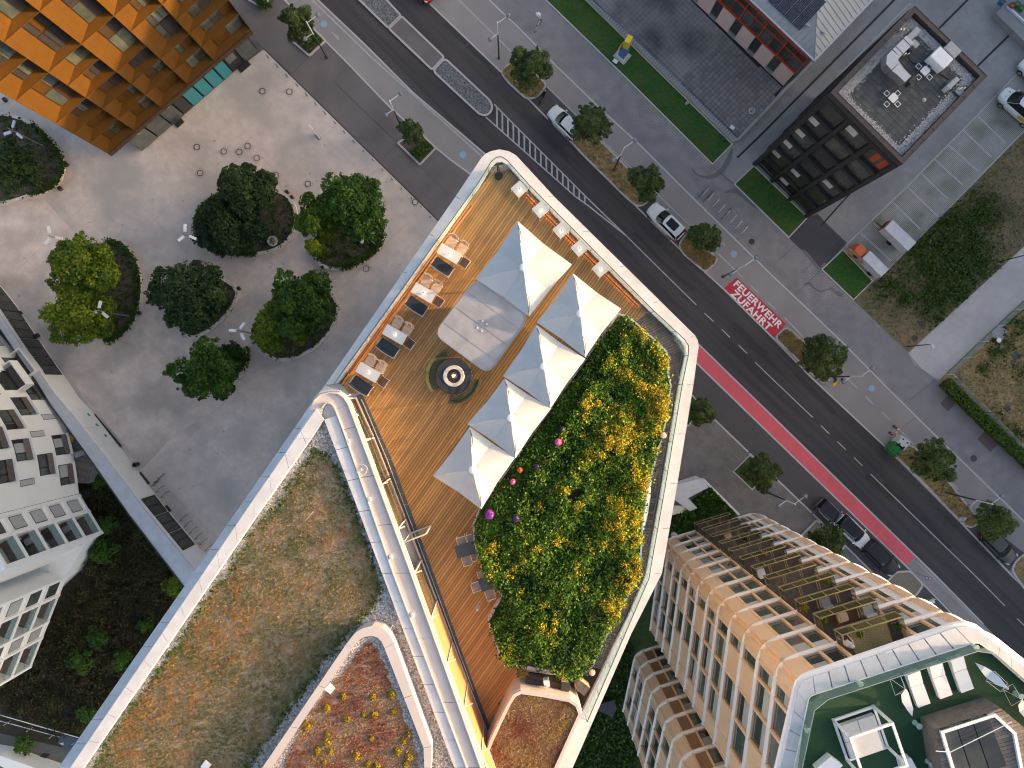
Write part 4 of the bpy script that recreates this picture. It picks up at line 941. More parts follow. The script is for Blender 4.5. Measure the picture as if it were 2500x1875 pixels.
rng = np.random.default_rng(104); mossl = np.array(resample(SED+[SED[0]], .035)); mossl = mossl[rng.random(len(mossl)) < .55]
C = np.column_stack([mossl+rng.normal(0, .10, mossl.shape), rng.uniform(ZR-.36, ZR-.26, len(mossl))]); C = np.repeat(C, 4, 0)+rng.normal(0, .05, (len(C)*4, 3))*[1, 1, .3]
V, Fq, T = leaves(C, np.tile([0, 0, 1.], (len(C), 1)), .08, rng, np.clip(rng.normal(.5, .22, len(C)), 0, 1)); o = link('moss_edge', poly_mesh('moss_edge', V, Fq, T), lf_shrub, hotel, True); o['kind'] = 'stuff'
# inner raised roof with its red sedum
ko = PL([(560, 1985), (640, 1875), (845, 1573), (860, 1554), (870, 1543), (885, 1534), (909, 1528), (932, 1532), (948, 1545), (962, 1570), (1054, 1823), (1052, 1875), (1040, 1985)], ZR+.45)
ki = PL([(590, 1985), (663, 1875), (860, 1583), (870, 1570), (879, 1561), (890, 1555), (907, 1552), (921, 1556), (931, 1566), (939, 1583), (1034, 1826), (1036, 1875), (1020, 1985)], ZR+.45)
hp(MB().prism(ko, ZR-.40, ZR+.2), 'raised_roof', m_beige)
panels(ko, ki, 2.4, ZR+.2, ZR+.45, 'curb_panel', m_beige)
hp(MB().sheet(ki, ZR+.22), 'gravel_margin', m_gravel); gravel(ki, 9000, ZR+.22, 105)
RED = PL([(887, 1576), (905, 1570), (918, 1580), (944, 1641), (970, 1707.5), (1005, 1800), (1022, 1858), (1020, 1985), (630, 1985), (690, 1875), (730, 1790), (765, 1728), (820, 1664)], ZR+.25)
RED = [(x+rj.uniform(-.07, .07), y+rj.uniform(-.07, .07)) for x, y in by_length(RED+[RED[0]], .2)[:-1]]
hp(MB().prism(RED, ZR+.21, ZR+.28), 'red_sedum_mat', m_sedr)
roof_tufts('red_sedum_tufts', RED, 6500, .11, lf_red, 106, ZR+.27, lambda p, f, b: .35+.35*f+.35*(b-.3), 6, .03, .8)
cush = [(838, 1700), (797, 1730), (910, 1703), (957, 1697), (960, 1739), (888, 1746), (914, 1746), (799, 1812), (798, 1793), (774, 1829), (775, 1838), (806, 1836), (792, 1860), (906, 1804), (898, 1866), (920, 1872), (990, 1866), (997, 1793), (970, 1835), (748, 1772), (847, 1756), (984, 1811), (871, 1845), (998, 1850)]
rng = np.random.default_rng(107)
for k, (x, y) in enumerate(cush):
    c = P(x, y, ZR+.35); r = rng.uniform(.12, .21)
    d = rng.normal(0, 1, (170, 3)); d[:, 2] = abs(d[:, 2]); d /= np.linalg.norm(d, axis=1, keepdims=True); C = np.array([c[0], c[1], ZR+.27])+d*r*[1, 1, .8]
    V, Fq, T = leaves(C, d, .055, rng, np.clip(rng.normal(.55, .2, 170), 0, 1)); hp_ = link('cushion_plant', poly_mesh('cushion_plant', V, Fq, T), lf_yb, hotel, True)
for (x, y, z) in ((806, 1681, ZR+.3), (503, 1869, ZR-.2)):
    c = P(x, y, z); hp(MB().box((c[0], c[1], z), (.36, .36, .12), R(52)), 'roof_vent', m_whitem)
# low roof at the lower right of the terrace
LR = PL([(1207, 1875), (1191, 1832), (1201, 1806), (1225, 1755), (1243, 1718), (1256, 1697), (1272, 1689), (1327, 1697), (1390, 1709), (1408, 1721), (1416, 1742), (1356, 1875), (1310, 1980), (1240, 1980)], 41.7)
LRw = offset_line(LR, .12, True) if area(LR) < 0 else offset_line(LR, -.12, True)
hp(MB().prism(LRw, ZD-.1, 41.6), 'low_roof_wall', m_beige)
hp(MB().ribbon(LR, .16, 41.6, 41.78, True), 'low_roof_coping', m_beige)
hp(MB().prism(LR, 41.55, 41.66), 'low_roof_sedum', m_sedr)
roof_tufts('low_roof_tufts', LR, 5500, .12, lf_red, 108, 41.66, lambda p, f, b: .5+.3*f+.4*(b-.3), 6, .03, .8)
# small things on the copings
for k, (x, y) in enumerate(((850, 1078), (902, 1219.5), (954, 1360), (1006, 1502))):
    c = P(x, y, ZR); t = thing('roof_light', ['topmost', 'second', 'third', 'lowest'][k]+' small white light box on the pale gutter edge of the upper roof', 'light', (c[0], c[1], ZR-.05), R(-70), 'light boxes along the gutter edge')
    MB().box((0, 0, .06), (.2, .15, .1)).build('housing', m_whitem, t); MB().box((0, 0, .115), (.15, .11, .02)).build('lens', m_canvas, t)
for k, (x, y, L) in enumerate(((864.5, 1010, 'white camera tube at the upper end of the glass wall'), (1051, 1516.5, 'white camera tube halfway down the glass wall'))):
    c = P(x, y, ZR-.3); t = thing('wall_camera', L, 'camera', (c[0], c[1], ZR-.35), R(-35 if k == 0 else 60)); MB().tube([(-.17, 0, 0), (.2, 0, -.05)], .06, 10).build('housing', m_whitem, t); MB().tube([(-.3, .0, .02), (-.15, 0, 0)], .03, 8).build('bracket', m_whitem, t)
c = P(882, 1147, ZR); t = thing('lightning_ring', 'pear shaped pale wire ring with a dome on the upper roof edge', 'wire ring', (c[0], c[1], ZR))
MB().tube([(.26*math.cos(a*.314)*(1+.2*math.sin(a*.314+.6)), .26*math.sin(a*.314), .04) for a in range(21)], .016, 6, False).build('ring', m_canvas, t); MB().ball((0, .02, .08), .07).build('dome', m_canvas, t)
for k, ((x0, y0), (x1, y1), L) in enumerate((((755, 1075), (787, 1066), 'pale rod lying over the gravel near the roof tip'), ((748, 1268), (764, 1250), 'white rod standing in the sedum of the upper roof'), ((947, 1545), (959, 1526), 'pale rod by the round end of the raised roof'))):
    a, b = P3(x0, y0, ZR-.3), P3(x1, y1, ZR+.25); tag(MB().tube([a, b], .018, 6).build('roof_rod', m_canvas), L, 'rod')
# ---- planter
PLA = [(1509, 767), (1530, 771), (1552, 788), (1590, 822), (1627, 858), (1632, 880), (1630, 912), (1638, 940), (1624, 1036), (1602, 1117), (1580, 1200), (1570, 1260), (1562, 1400), (1530, 1460), (1494, 1525), (1445, 1628), (1415, 1648), (1396, 1652), (1289, 1628), (1245, 1622), (1230, 1618), (1207, 1562), (1193, 1516), (1226, 1453), (1195, 1420), (1175, 1385), (1158, 1320), (1156, 1280), (1172, 1243), (1340, 1005)]
ZP = 40.75
pp = PL(PLA, ZP); pl = thing('planter', 'huge raised planter of yellow flowering shrubs filling the right side of the terrace', 'planter', (*P(1400, 1200, ZD), ZD))
MB().prism(pp, ZD-.1, ZP-.1).build('soil', m_soil, pl, True)
MB().ribbon(pp, .09, ZD-.08, ZP, True).build('rim', m_white, pl, True)
kb = PL([(1226, 1453), (1262, 1413)], ZP); MB().ribbon(kb, .10, ZP-.1, ZP+.25).build('divider', m_white, pl, True)
rng = np.random.default_rng(120)
pin = min((offset_line(pp, .2, True), offset_line(pp, -.2, True)), key=lambda L: abs(area(L))); q = scatter(pin, 3400, rng); ctr = np.array(P(1420, 1180, ZP))
fz = np.sin(q[:, 0]*1.5+np.sin(q[:, 1]*1.1))*np.sin(q[:, 1]*1.4+np.sin(q[:, 0]*.9)); hgt = .28+.34*rng.random(len(q))**1.5+.20*fz
lowp = PL([(1509, 767), (1340, 1005), (1172, 1243), (1156, 1290), (1200, 1330), (1260, 1240), (1300, 1160), (1400, 1010), (1470, 900), (1530, 800)], ZP); low = inside_np(lowp, q[:, 0], q[:, 1]); hgt = np.where(low, .24+.06*rng.random(len(q)), hgt)
n = 48; C = np.repeat(np.column_stack([q, ZP+hgt]), n, 0)+rng.normal(0, 1, (len(q)*n, 3))*[.13, .13, .085]
yell = np.clip(.36+.55*fz+.34*(q[:, 0]-ctr[0])/3-.32*np.clip((-8-q[:, 1])/4, 0, 1)*(q[:, 0] < 5), 0, 1)
grey = (q[:, 1] < -9.5) & (np.sin(q[:, 0]*2.2)+np.sin(q[:, 1]*1.8+1) > .1)
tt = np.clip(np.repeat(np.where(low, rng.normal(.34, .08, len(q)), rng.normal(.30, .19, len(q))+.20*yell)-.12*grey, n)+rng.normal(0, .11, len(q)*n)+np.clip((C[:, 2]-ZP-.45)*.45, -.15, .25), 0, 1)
V, Fq, T = leaves(C, np.tile([.15, 0, 1.], (len(C), 1)), .083, rng, tt, .6, 1.6)
o = link('planting', poly_mesh('planting', V, Fq, T), lf_plant, pl, True); o['kind'] = 'stuff'
pick = (~low) & (rng.random(len(q)) < (.03+.62*yell**2.2)*np.clip(1.1-np.clip((-11-q[:, 1])/5, 0, .8), .25, 1)); qf = q[pick]; hf = hgt[pick]; n = 40
C = np.repeat(np.column_stack([qf, ZP+hf+.13]), n, 0)+rng.normal(0, 1, (len(qf)*n, 3))*[.12, .12, .05]
V, Fq, T = leaves(C, np.tile([.2, 0, 1.], (len(C), 1)), .065, rng, np.clip(np.repeat(rng.normal(.4, .2, len(qf)), n)+rng.normal(0, .15, len(C)), 0, 1), .8, 1.2)
o = link('flower_heads', poly_mesh('flower_heads', V, Fq, T), lf_yellow, pl, True); o['kind'] = 'stuff'
# ornamental globes
GLB = [(1363, 1079, .195, (.62, .13, .33), 'large pink globe on a stem at the middle of the planter edge'), (1251.6, 1176, .155, (.60, .12, .32), 'small pink globe beside the lowest parasol'), (1269, 1147, .15, (.50, .10, .02), 'rusty orange globe between parasol and planting'), (1195, 1256, .26, (.22, .04, .30), 'big violet globe at the corner of the lowest parasol'),
       (1259, 1266, .22, (.035, .015, .07), 'dark purple globe among the yellow flowers'), (1371.7, 1049, .22, (.012, .012, .03), 'nearly black globe beside the large pink one'), (1310, 1140, .16, (.03, .015, .06), 'small dark globe deep in the leaves')]
for x, y, r, cc, L in GLB:
    z = ZP+.62; c = P(x, y, z); t = thing('garden_globe', L, 'garden globe', (c[0], c[1], ZP-.1), 0, 'coloured globes on stems in the planter')
    MB().tube([(0.05, 0, 0), (0, 0, .7)], .012, 5).build('stem', m_steel, t)
    rng = np.random.default_rng(int(x)); mb = MB().ball((0, 0, .72), r*.86, 16); 
    for _ in range(130):
        d = rng.normal(0, 1, 3); d /= np.linalg.norm(d); mb.box(tuple(np.array([0, 0, .72])+d*r*.92), (r*.16, r*.16, r*.16), rng.uniform(0, 1.5))
    mb.build('globe', mat('globe_paint', cc, tuple(q*1.3 for q in cc), 20, .6), t)
for x, y, L in ((1620.5, 1063, 'round wooden post top by the glass edge at the middle right'), (1446, 1643, 'round wooden post top at the lower corner of the planter'), (1201.6, 1332, 'brown wooden disc half hidden in the low planting')):
    c = P(x, y, ZP+.5); t = thing('wooden_disc', L, 'wooden post', (c[0], c[1], ZD)); MB().tube([(0, 0, 0), (0, 0, 1.15)], .05, 8).build('post', m_bark, t); MB().lathe((0, 0, 1.15), [(.10, 0), (.165, .03), (.16, .08), (.06, .10)], 14).build('cap', m_chairw, t)
# ---- glass balustrade round the terrace
bal = thing('glass_balustrade', 'frameless pale glass balustrade along the white rim of the roof terrace', 'balustrade', (*P(1250, 400, ZD), ZD))
gp = by_length(gl, 1.55)
for i in range(len(gp)-1):
    a, b = Vector(gp[i]), Vector(gp[i+1]); u = (b-a).normalized()
    pn = MB().ribbon([tuple(a+u*.015), tuple(b-u*.015)], .022, ZD+.06, ZD+1.08).build('glass_panel', m_glass, bal, True)
MB().ribbon(gl, .035, ZD+1.08, ZD+1.115).build('handrail', m_dsteel, bal, True)
MB().ribbon(offset_line(gl, 0), (.075), ZD-.1, ZD+.08).build('shoe', m_gwood, bal, True)
for p in gp: MB().tube([(p[0], p[1], ZD), (p[0], p[1], ZD+1.09)], .014, 5).build('post', m_dsteel, bal, True)
# warm light strips under the balustrade
for line, L, sd in (([(1286, 475), (1400, 590), (1500, 690), (1560, 748)], 'warm light strip along the right edge of the deck', 1), ([(1148, 500), (1000, 703), (850, 912)], 'warm light strip along the left edge of the deck', -1)):
    ln = PL(line, ZD); k = min((.05, -.05), key=lambda v: (Vector(offset_line(ln, v)[1])-Vector(P(1200, 760, ZD))).length)
    tag(MB().ribbon(offset_line(ln, k), .02, ZD+.015, ZD+.035).build('light_strip', m_led), L, 'light strip')
    MB().ribbon(offset_line(ln, k*1.5), .085, ZD+.09, ZD+.11).build('shoe_cover', m_gwood, bal, True)
# ================================================================ TERRACE FURNITURE
def parasol(cs, apex, ze, za, label):
    """cs = four corners top,right,bottom,left in photo pixels at the edge height"""
    k = [Vector((*P(x, y, ze), ze)) for x, y in cs]; a = Vector((*P(*apex, za), za)); base = Vector((a.x, a.y, ZD))
    t = thing('parasol', label, 'parasol', tuple(base), 0, 'square canvas parasols on the terrace'); kk = [q-base for q in k]; ap = a-base
    mb = MB(); n = 7
    for i in range(4):
        c0, c1 = kk[i], kk[(i+1) % 4]; md = (c0+c1)/2; md = md+(Vector((0, 0, md.z))-md)*.035; md.z -= .02
        for s, e in ((c0, md), (md, c1)):
            for v in range(n):
                for u in range(4):
                    def pt(uu, vv):
                        q = s.lerp(e, uu); p = ap.lerp(q, vv); sag = .10*math.sin(math.pi*vv)*(1-.0)
                        ridge = abs((uu if s is c0 else 1-uu)); dip = .30*math.sin(math.pi*min(1, vv*.80+.1))*(ridge)
                        return (p.x, p.y, p.z-sag*.5-dip*.6)
                    A, B, Cc, D = pt(u/4, v/n), pt((u+1)/4, v/n), pt((u+1)/4, (v+1)/n), pt(u/4, (v+1)/n)
                    mb.add([A, D, Cc, B], [(0, 1, 2, 3)] if v else [(0, 1, 2)])
    m2 = mb.mesh('canopy', False); o = link('canopy', m2, m_canvas, t); sm = o.modifiers.new('thickness', 'SOLIDIFY'); sm.thickness = .012
    r_ = MB()
    for q in kk: r_.tube([(ap.x, ap.y, ap.z-.05), (q.x*.98+ap.x*.02, q.y*.98, q.z-.04)], .014, 5)
    r_.build('ribs', m_whitem, t)
    MB().tube([(0, 0, 0), (0, 0, ap.z-.05)], .035, 10).build('pole', m_whitem, t)
    MB().lathe((0, 0, 0), [(.42, 0), (.42, .07), (.08, .1), (.04, .25)], 20).build('foot', m_dsteel, t)
    cap = MB().lathe((ap.x, ap.y, ap.z-.05), [(.20, 0), (.19, .05), (.13, .085), (.02, .10)], 20).build('top_cap', m_whitem, t)
    for i in (0, 2):
        c = kk[i]; pts = []
        for j in range(7):
            f = .52+.4*j/6; p = ap.lerp(c, f); off = (kk[(i+1) % 4]-c).normalized()*.13*math.sin(math.pi*j/6)*(1 if i == 0 else 1); q = p+off if i == 0 else ap.lerp(c, f)+(kk[(i+3) % 4]-c).normalized()*.13*math.sin(math.pi*j/6)
            pts.append((q.x, q.y, q.z+.015))
        MB().tube(pts, .018, 4).build('tie_cord', m_slate, t)
    return t
ZE, ZA = 42.35, 43.2
parasol([(1263.6, 540), (1396, 646), (1292, 773), (1162, 681)], (1278, 652), ZE, ZA+.1, 'largest square parasol, at the head of the terrace beside the grey canopy')
parasol([(1399, 668), (1516, 754), (1428.5, 872), (1311, 787)], (1417, 765), ZE, ZA, 'square parasol touching the top of the planter, uppermost of the row of four')
parasol([(1309.5, 793), (1429, 876), (1343, 998), (1228.5, 918)], (1328, 894), ZE, ZA, 'second parasol from the top in the row of four along the planter')
parasol([(1232, 924), (1345, 997), (1258, 1119), (1141, 1035)], (1247, 1020), ZE, ZA, 'third parasol from the top in the row of four along the planter')
parasol([(1147, 1042), (1257, 1117), (1175, 1243), (1057, 1162)], (1154, 1147), ZE, ZA, 'lowest parasol in the row of four, next to the violet globe')
# grey canopy over the bar
cz = 42.3; cp = PL([(1161, 680), (1292, 774), (1192, 913), (1060, 816)], cz); cpr = rounded(cp, .55, 6); cc = (sum(a for a, b in cp)/4, sum(b for a, b in cp)/4)
bar = thing('bar_canopy', 'grey membrane canopy with rounded corners over the bar', 'canopy', (*cc, ZD))
MB().prism(cpr, cz-.10, cz).build('membrane', m_canvas2, bar, True); MB().ribbon(cpr, .05, cz-.11, cz+.02, True).build('edge_tube', m_steel, bar, True)
for i in range(4):
    q = Vector(cp[i]).lerp(Vector(cc), .14); MB().tube([(q.x, q.y, ZD), (q.x, q.y, cz-.1)], .05, 8).build('post', m_steel, bar, True)
a, b, c, d = [Vector(q) for q in cp]
mb = MB()
for f in (.22, .5, .78): mb.ribbon([tuple((a+(b-a)*.03).lerp(d+(c-d)*.03, f)), tuple((b+(a-b)*.03).lerp(c+(d-c)*.03, f))], .025, cz-.01, cz+.012)
mb.build('seams', MATS['dark_joint'], bar, True) if False else mb.build('seams', m_canvas2, bar, True)
for f, g in ((.46, .44), (.54, .44), (.46, .56), (.54, .56)):
    q = a.lerp(b, f).lerp(d.lerp(c, f), g); MB().lathe((q.x, q.y, cz), [(.06, 0), (.055, .02), (.02, .03)], 12).build('spot_cap', m_canvas, bar, True)
mb = MB().box((cc[0], cc[1], ZD+.55), (2.2, 1.6, 1.1), R(-36)); tag(mb.build('bar_counter', m_dsteel), 'dark bar counter hidden under the grey canopy', 'bar counter')
# fire table and curved wicker seats
fc = P(1108, 918, ZD+.45); ft = thing('fire_table', 'round black fire table with a white ring and a burning bowl', 'fire table', (*fc, ZD))
MB().lathe((0, 0, 0), [(.75, 0), (.96, .05), (.98, .40), (.95, .46), (.58, .46)], 40).build('body', m_cush, ft)
MB().lathe((0, 0, 0), [(.36, .43), (.38, .50), (.54, .50), (.57, .46), (.57, .40)], 40).build('ring', m_table, ft)
MB().lathe((0, 0, 0), [(.36, .47), (.34, .40), (.2, .36), (.01, .36)], 32).build('bowl', m_black, ft)
MB().torus((.02, .03, .44), .14, .035, 20, 6).build('burner', m_chrome, ft)
mb = MB()
for (x, y, r, h) in ((-.02, -.02, .05, .2), (.05, .03, .035, .15), (-.07, .03, .03, .12), (.0, .08, .03, .10)): mb.lathe((x, y, .42), [(r*.6, 0), (r, h*.3), (r*.5, h*.7), (.003, h)], 8)
mb.build('flame', m_flame, ft)
def arc_seat(a0, a1, label):
    t = thing('wicker_bench', label, 'bench', (*fc, ZD), 0, 'curved olive wicker benches round the fire table')
    n = 22; A = [R(a0+(a1-a0)*i/n) for i in range(n+1)]
    def arc(r): return [(r*math.cos(x), r*math.sin(x)) for x in A]
    MB().strip(arc(1.34), arc(1.03), .30, .36).build('seat', m_olive, t)
    mb = MB()
    for j in range(5): mb.tube([(r*math.cos(x), r*math.sin(x), z) for x in A for r, z in ((1.34+.03*j, .38+.09*j),)], .018, 4)
    for i in range(0, n+1): x = A[i]; mb.tube([(1.32*math.cos(x), 1.32*math.sin(x), .30), (1.47*math.cos(x), 1.47*math.sin(x), .75)], .010, 4)
    mb.build('backrest', m_olive, t)
    mb = MB()
    for x in (A[1], A[n//2], A[-2]): mb.tube([(1.2*math.cos(x), 1.2*math.sin(x), 0), (1.2*math.cos(x), 1.2*math.sin(x), .31)], .02, 6)
    mb.build('legs', m_black, t)
arc_seat(108, 215, 'curved olive wicker bench on the upper left of the fire table'); arc_seat(-102, -8, 'curved olive wicker bench on the lower right of the fire table')
# dining sets along the left rail
TA = R(-30)
def table(name, L, W, label, loc, rz, group, lamp=True, hgt=.74, top=m_table):
    t = thing(name, label, 'table', loc, rz, group)
    MB().prism(rounded([(-L/2, -W/2), (L/2, -W/2), (L/2, W/2), (-L/2, W/2)], .03, 2), hgt-.03, hgt).build('tabletop', top, t)
    for i in (-1, 1):
        for j in (-1, 1): MB().tube([(i*(L/2-.02), j*(W/2-.02), 0), (i*(L/2-.08), j*(W/2-.06), hgt-.03)], .018, 6).build('leg', m_whitem, t)
    return t
def lamp(loc, label, group):
    t = thing('table_lamp', label, 'lamp', loc, 0, group)
    MB().lathe((0, 0, 0), [(.05, 0), (.045, .015), (.012, .03), (.012, .16)], 12).build('stand', m_chrome, t); MB().ball((0, 0, .205), .052, 14).build('globe', m_chrome, t)
    MB().lathe((0, 0, .03), [(.034, 0), (.034, .05), (.001, .055)], 10).build('light', m_bulb, t); return t
def lounge_chair():
    t = thing('slatted_chair', 'oak', 'chair')
    for i in range(5):
        w_ = .54*(1-.16*(abs(i-2)/2)**2); MB().prism(rounded([(-w_/2, -.24+i*.098), (w_/2, -.24+i*.098), (w_/2, -.24+i*.098+.090), (-w_/2, -.24+i*.098+.090)], .03, 2), .43, .455).build('seat_slat', m_chairw, t)
    for k in range(3):
        z0 = .60+.075*k; y = .33+.035*k; pts = [(x, y-.08*(x/.25)**2, z0) for x in (-.26, -.13, 0, .13, .26)]
        MB().ribbon([(p[0], p[1]) for p in pts], .045, z0, z0+.072).build('back_slat', m_chairw, t)
    for i in (-1, 1):
        MB().tube([(i*.2, -.2, 0), (i*.18, -.17, .43)], .014, 6).build('leg', m_whitem, t); MB().tube([(i*.22, .26, 0), (i*.17, .2, .43), (i*.12, .30, .82)], .014, 6).build('leg', m_whitem, t)
    return t
def sofa():
    t = thing('lounge_sofa', 'sofa', 'sofa')
    MB().prism(rounded([(-.56, -.24), (.56, -.24), (.56, .31), (-.56, .31)], .06, 4), .34, .46).build('seat_cushion', m_cush, t)
    bk = MB(); L = [(x, -.27-.05*(1-(x/.56)**2)) for x in (-.56, -.3, 0, .3, .56)]; bk.ribbon(L, .05, .40, .80); bk.build('backrest', m_steel, t)
    MB().ribbon([(x, y+.06) for x, y in L], .06, .46, .76).build('back_cushion', m_cush, t)
    fr = MB()
    fr.tube([(-.57, .29, .33), (.57, .29, .33), (.57, -.27, .33), (-.57, -.27, .33), (-.57, .29, .33)], .018, 6); fr.build('frame', m_beige, t)
    for i in (-1, 1):
        for j in (-.27, .28): MB().tube([(i*.54, j, 0), (i*.54, j, .33)], .016, 6).build('leg', m_beige, t)
        MB().tube([(i*.57, .28, .33), (i*.58, .25, .60), (i*.58, -.26, .62)], .018, 6).build('armrest', m_beige, t)
    return t
def dark_chair():
    t = thing('dark_chair', 'chair', 'chair')
    for i in range(6): MB().box((-.19+.076*i, 0, .44), (.062, .44, .02)).build('seat_slat', m_dslat, t)
    MB().tube([(-.24, -.22, .43), (-.25, -.26, .8), (.25, -.26, .8), (.24, -.22, .43)], .014, 6).build('back_frame', m_beige, t); MB().ribbon([(-.22, -.25), (.22, -.25)], .02, .62, .76).build('back_panel', m_dslat, t)
    MB().tube([(-.25, -.22, .65), (-.26, .2, .64), (-.24, .22, .0)], .013, 6).build('arm', m_beige, t); MB().tube([(.25, -.22, .65), (.26, .2, .64), (.24, .22, .0)], .013, 6).build('arm', m_beige, t)
    for i in (-1, 1): MB().tube([(i*.22, -.2, 0), (i*.22, -.2, .43)], .013, 6).build('leg', m_beige, t)
    return t
TT = [(1097, 619), (1034, 714.6), (963.5, 816.5), (898.6, 909)]
ORD = ['uppermost', 'second', 'third', 'lowest']
for i, (x, y) in enumerate(TT):
    zt = ZD+.74; c = P(x, y, zt); pos = f'{ORD[i]} dining set' 
    table('dining_table', 1.22, .60, f'pale rectangular table with a small lamp in the {ORD[i]} dining set at the left rail', (c[0], c[1], ZD), TA, 'pale tables along the left rail')
    lamp((*P(x, y, zt+.1), zt), f'small chrome globe lamp on the table of the {ORD[i]} dining set', 'chrome globe lamps on the tables')
    for dx, dy, sd in ((6, -27, 'rail side'), (31, -11, 'deck side')):
        q = P(x+dx, y+dy, ZD+.45); lab = f'oak slatted chair on the {sd} of the {ORD[i]} dining set at the left rail'
        if i == 0 and dx == 6: lch = lounge_chair(); lch.location = (*q, ZD); lch.rotation_euler = (0, 0, TA); lch['label'] = lab; lch['group'] = 'oak slatted chairs at the left rail'
        else: dup(lch, (*q, ZD), TA, lab)
    q = P(x-17, y+33, ZD+.45); lab = f'charcoal cushioned sofa below the table of the {ORD[i]} dining set'
    if i == 0: sf = sofa(); sf.location = (*q, ZD); sf.rotation_euler = (0, 0, TA-R(4)); sf['label'] = lab; sf['group'] = 'charcoal sofas at the left rail'
    else: dup(sf, (*q, ZD), TA-R(4), lab)
    q = P(x+37, y+23, ZD+.45); lab = f'dark slatted armchair at the deck end of the {ORD[i]} dining set'
    if i == 0: dc = dark_chair(); dc.location = (*q, ZD); dc.rotation_euler = (0, 0, R(55)); dc['label'] = lab; dc['group'] = 'dark slatted armchairs at the left rail'
    else: dup(dc, (*q, ZD), R(55), lab)
ORD5 = ['topmost', 'second', 'middle', 'fourth', 'lowest']
for i, (x, y) in enumerate(((1268, 461.5), (1319.6, 512), (1370, 562), (1414.5, 606), (1465.7, 657))):
    zt = ZD+.74; c = P(x, y, zt); table('bistro_table', .66, .66, f'{ORD5[i]} of the five small square white tables along the right rail', (c[0], c[1], ZD), R(41), 'small square tables along the right rail')
    lamp((*P(x+1, y+1, zt+.1), zt), f'chrome globe lamp on the {ORD5[i]} of the five small square tables', 'chrome globe lamps on the tables')
# closed black parasol at the tip of the terrace
c = P(1217.5, 430, ZD); t = thing('closed_parasol', 'folded black parasol on a round base at the tip of the terrace', 'parasol', (*c, ZD))
MB().lathe((0, 0, 0), [(.22, 0), (.22, .06), (.05, .08)], 24).build('base', m_black, t); MB().tube([(0, 0, .05), (0, 0, 2.1)], .022, 8).build('pole', m_chrome, t)
mb = MB(); rr = []
for z, r in ((1.0, .10), (1.4, .085), (1.9, .05), (2.2, .02)): rr.append([(r*(1 if k % 2 else .55)*math.cos(k*.524), r*(1 if k % 2 else .55)*math.sin(k*.524), z) for k in range(12)])
for a, b in zip(rr, rr[1:]):
    for k in range(12): mb.quad(a[k], a[(k+1) % 12], b[(k+1) % 12], b[k])
mb.build('folded_cover', m_black, t)
# metal dining furniture lower on the deck
def wire_chair():
    t = thing('metal_armchair', 'chair', 'chair')
    MB().prism(rounded([(-.22, -.2), (.22, -.2), (.22, .22), (-.22, .22)], .04, 3), .43, .45).build('seat', mat('grey_mesh', (.30, .27, .26), (.35, .32, .30), 40, .6) if 'grey_mesh' not in MATS else MATS['grey_mesh'], t)
    MB().ribbon([(-.21, .24), (.21, .24)], .015, .55, .82).build('backrest', MATS['grey_mesh'], t)
    for i in (-1, 1): MB().tube([(i*.22, .25, .85), (i*.24, .24, .65), (i*.25, -.18, .64), (i*.23, -.22, .0)], .013, 6).build('arm', m_whitem, t); MB().tube([(i*.21, .26, .85), (i*.21, .27, 0)], .013, 6).build('leg', m_whitem, t)
    MB().tube([(-.21, .26, .85), (.21, .26, .85)], .013, 6).build('top_rail', m_whitem, t)
    return t
zt = ZD+.74; t = table('dark_table', 1.3, .66, 'dark grey rectangular table with four white framed chairs on the lower deck', (*P(1142, 1341, zt), ZD), R(16), None, top=m_slate); 
t2 = table('dark_table', .70, .70, 'dark grey square table beside the notch of the planter', (*P(1187, 1425, zt), ZD), R(18), None, top=m_slate)
WCH = [(1128, 1320, 16, 'white framed chair at the upper left of the dark rectangular table'), (1152, 1313, 16, 'white framed chair at the upper right of the dark rectangular table'), (1140, 1365, 196, 'white framed chair at the lower left of the dark rectangular table'), (1161, 1353, 196, 'white framed chair at the lower right of the dark rectangular table'),
       (1178, 1402, 18, 'white framed chair above the dark square table'), (1165, 1430, 108, 'white framed chair left of the dark square table'), (1197, 1448, 200, 'white framed chair below the dark square table')]
for i, (x, y, a, L) in enumerate(WCH):
    q = P(x, y, ZD+.45)
    if i == 0: wc = wire_chair(); wc.location = (*q, ZD); wc.rotation_euler = (0, 0, R(a)); wc['label'] = L; wc['group'] = 'white framed metal chairs on the lower deck'
    else: dup(wc, (*q, ZD), R(a), L)
c = P(1166, 1482, ZD+.4); t = thing('side_table', 'small round white side table standing alone on the lower deck', 'side table', (*c, ZD)); MB().lathe((0, 0, 0), [(.02, .0), (.02, .42), (.145, .43), (.145, .45)], 20).build('tabletop', m_canvas2, t); MB().lathe((-.02, -.22, .0), [(.06, 0), (.06, .02), (.03, .03)], 14).build('base', m_whitem, t)
MB().ball((0, -.13, .5), .06, 12).build('globe', m_whitem, t)
# service corner
def at3(x, y, z): return (*P(x, y, z), z)
c = P(1302, 1676, ZD+.9); t = thing('outdoor_grill', 'dark grill cabinet with a slatted top in the service corner', 'grill', (*c, ZD), R(-10)); MB().box((0, 0, .43), (.84, .70, .86)).build('cabinet', m_dsteel, t)
for i in range(9): MB().box((-.36+.09*i, 0, .885), (.07, .62, .03)).build('slat', m_dslat, t)
MB().tube([(-.4, -.36, .88), (.4, -.36, .88)], .025, 6).build('handle', m_beige, t)
c = P(1334, 1663, ZD+.9); t = thing('white_canister', 'white plastic canister with a red cap on the service counter', 'canister', (*c, ZD+.85), R(-80)); MB().prism(rounded([(-.2, -.15), (.2, -.15), (.2, .15), (-.2, .15)], .08, 4), 0, .38).build('body', m_whitem, t); MB().tube([(.12, -.08, .37), (.12, -.08, .44)], .045, 10).build('cap', m_red, t)
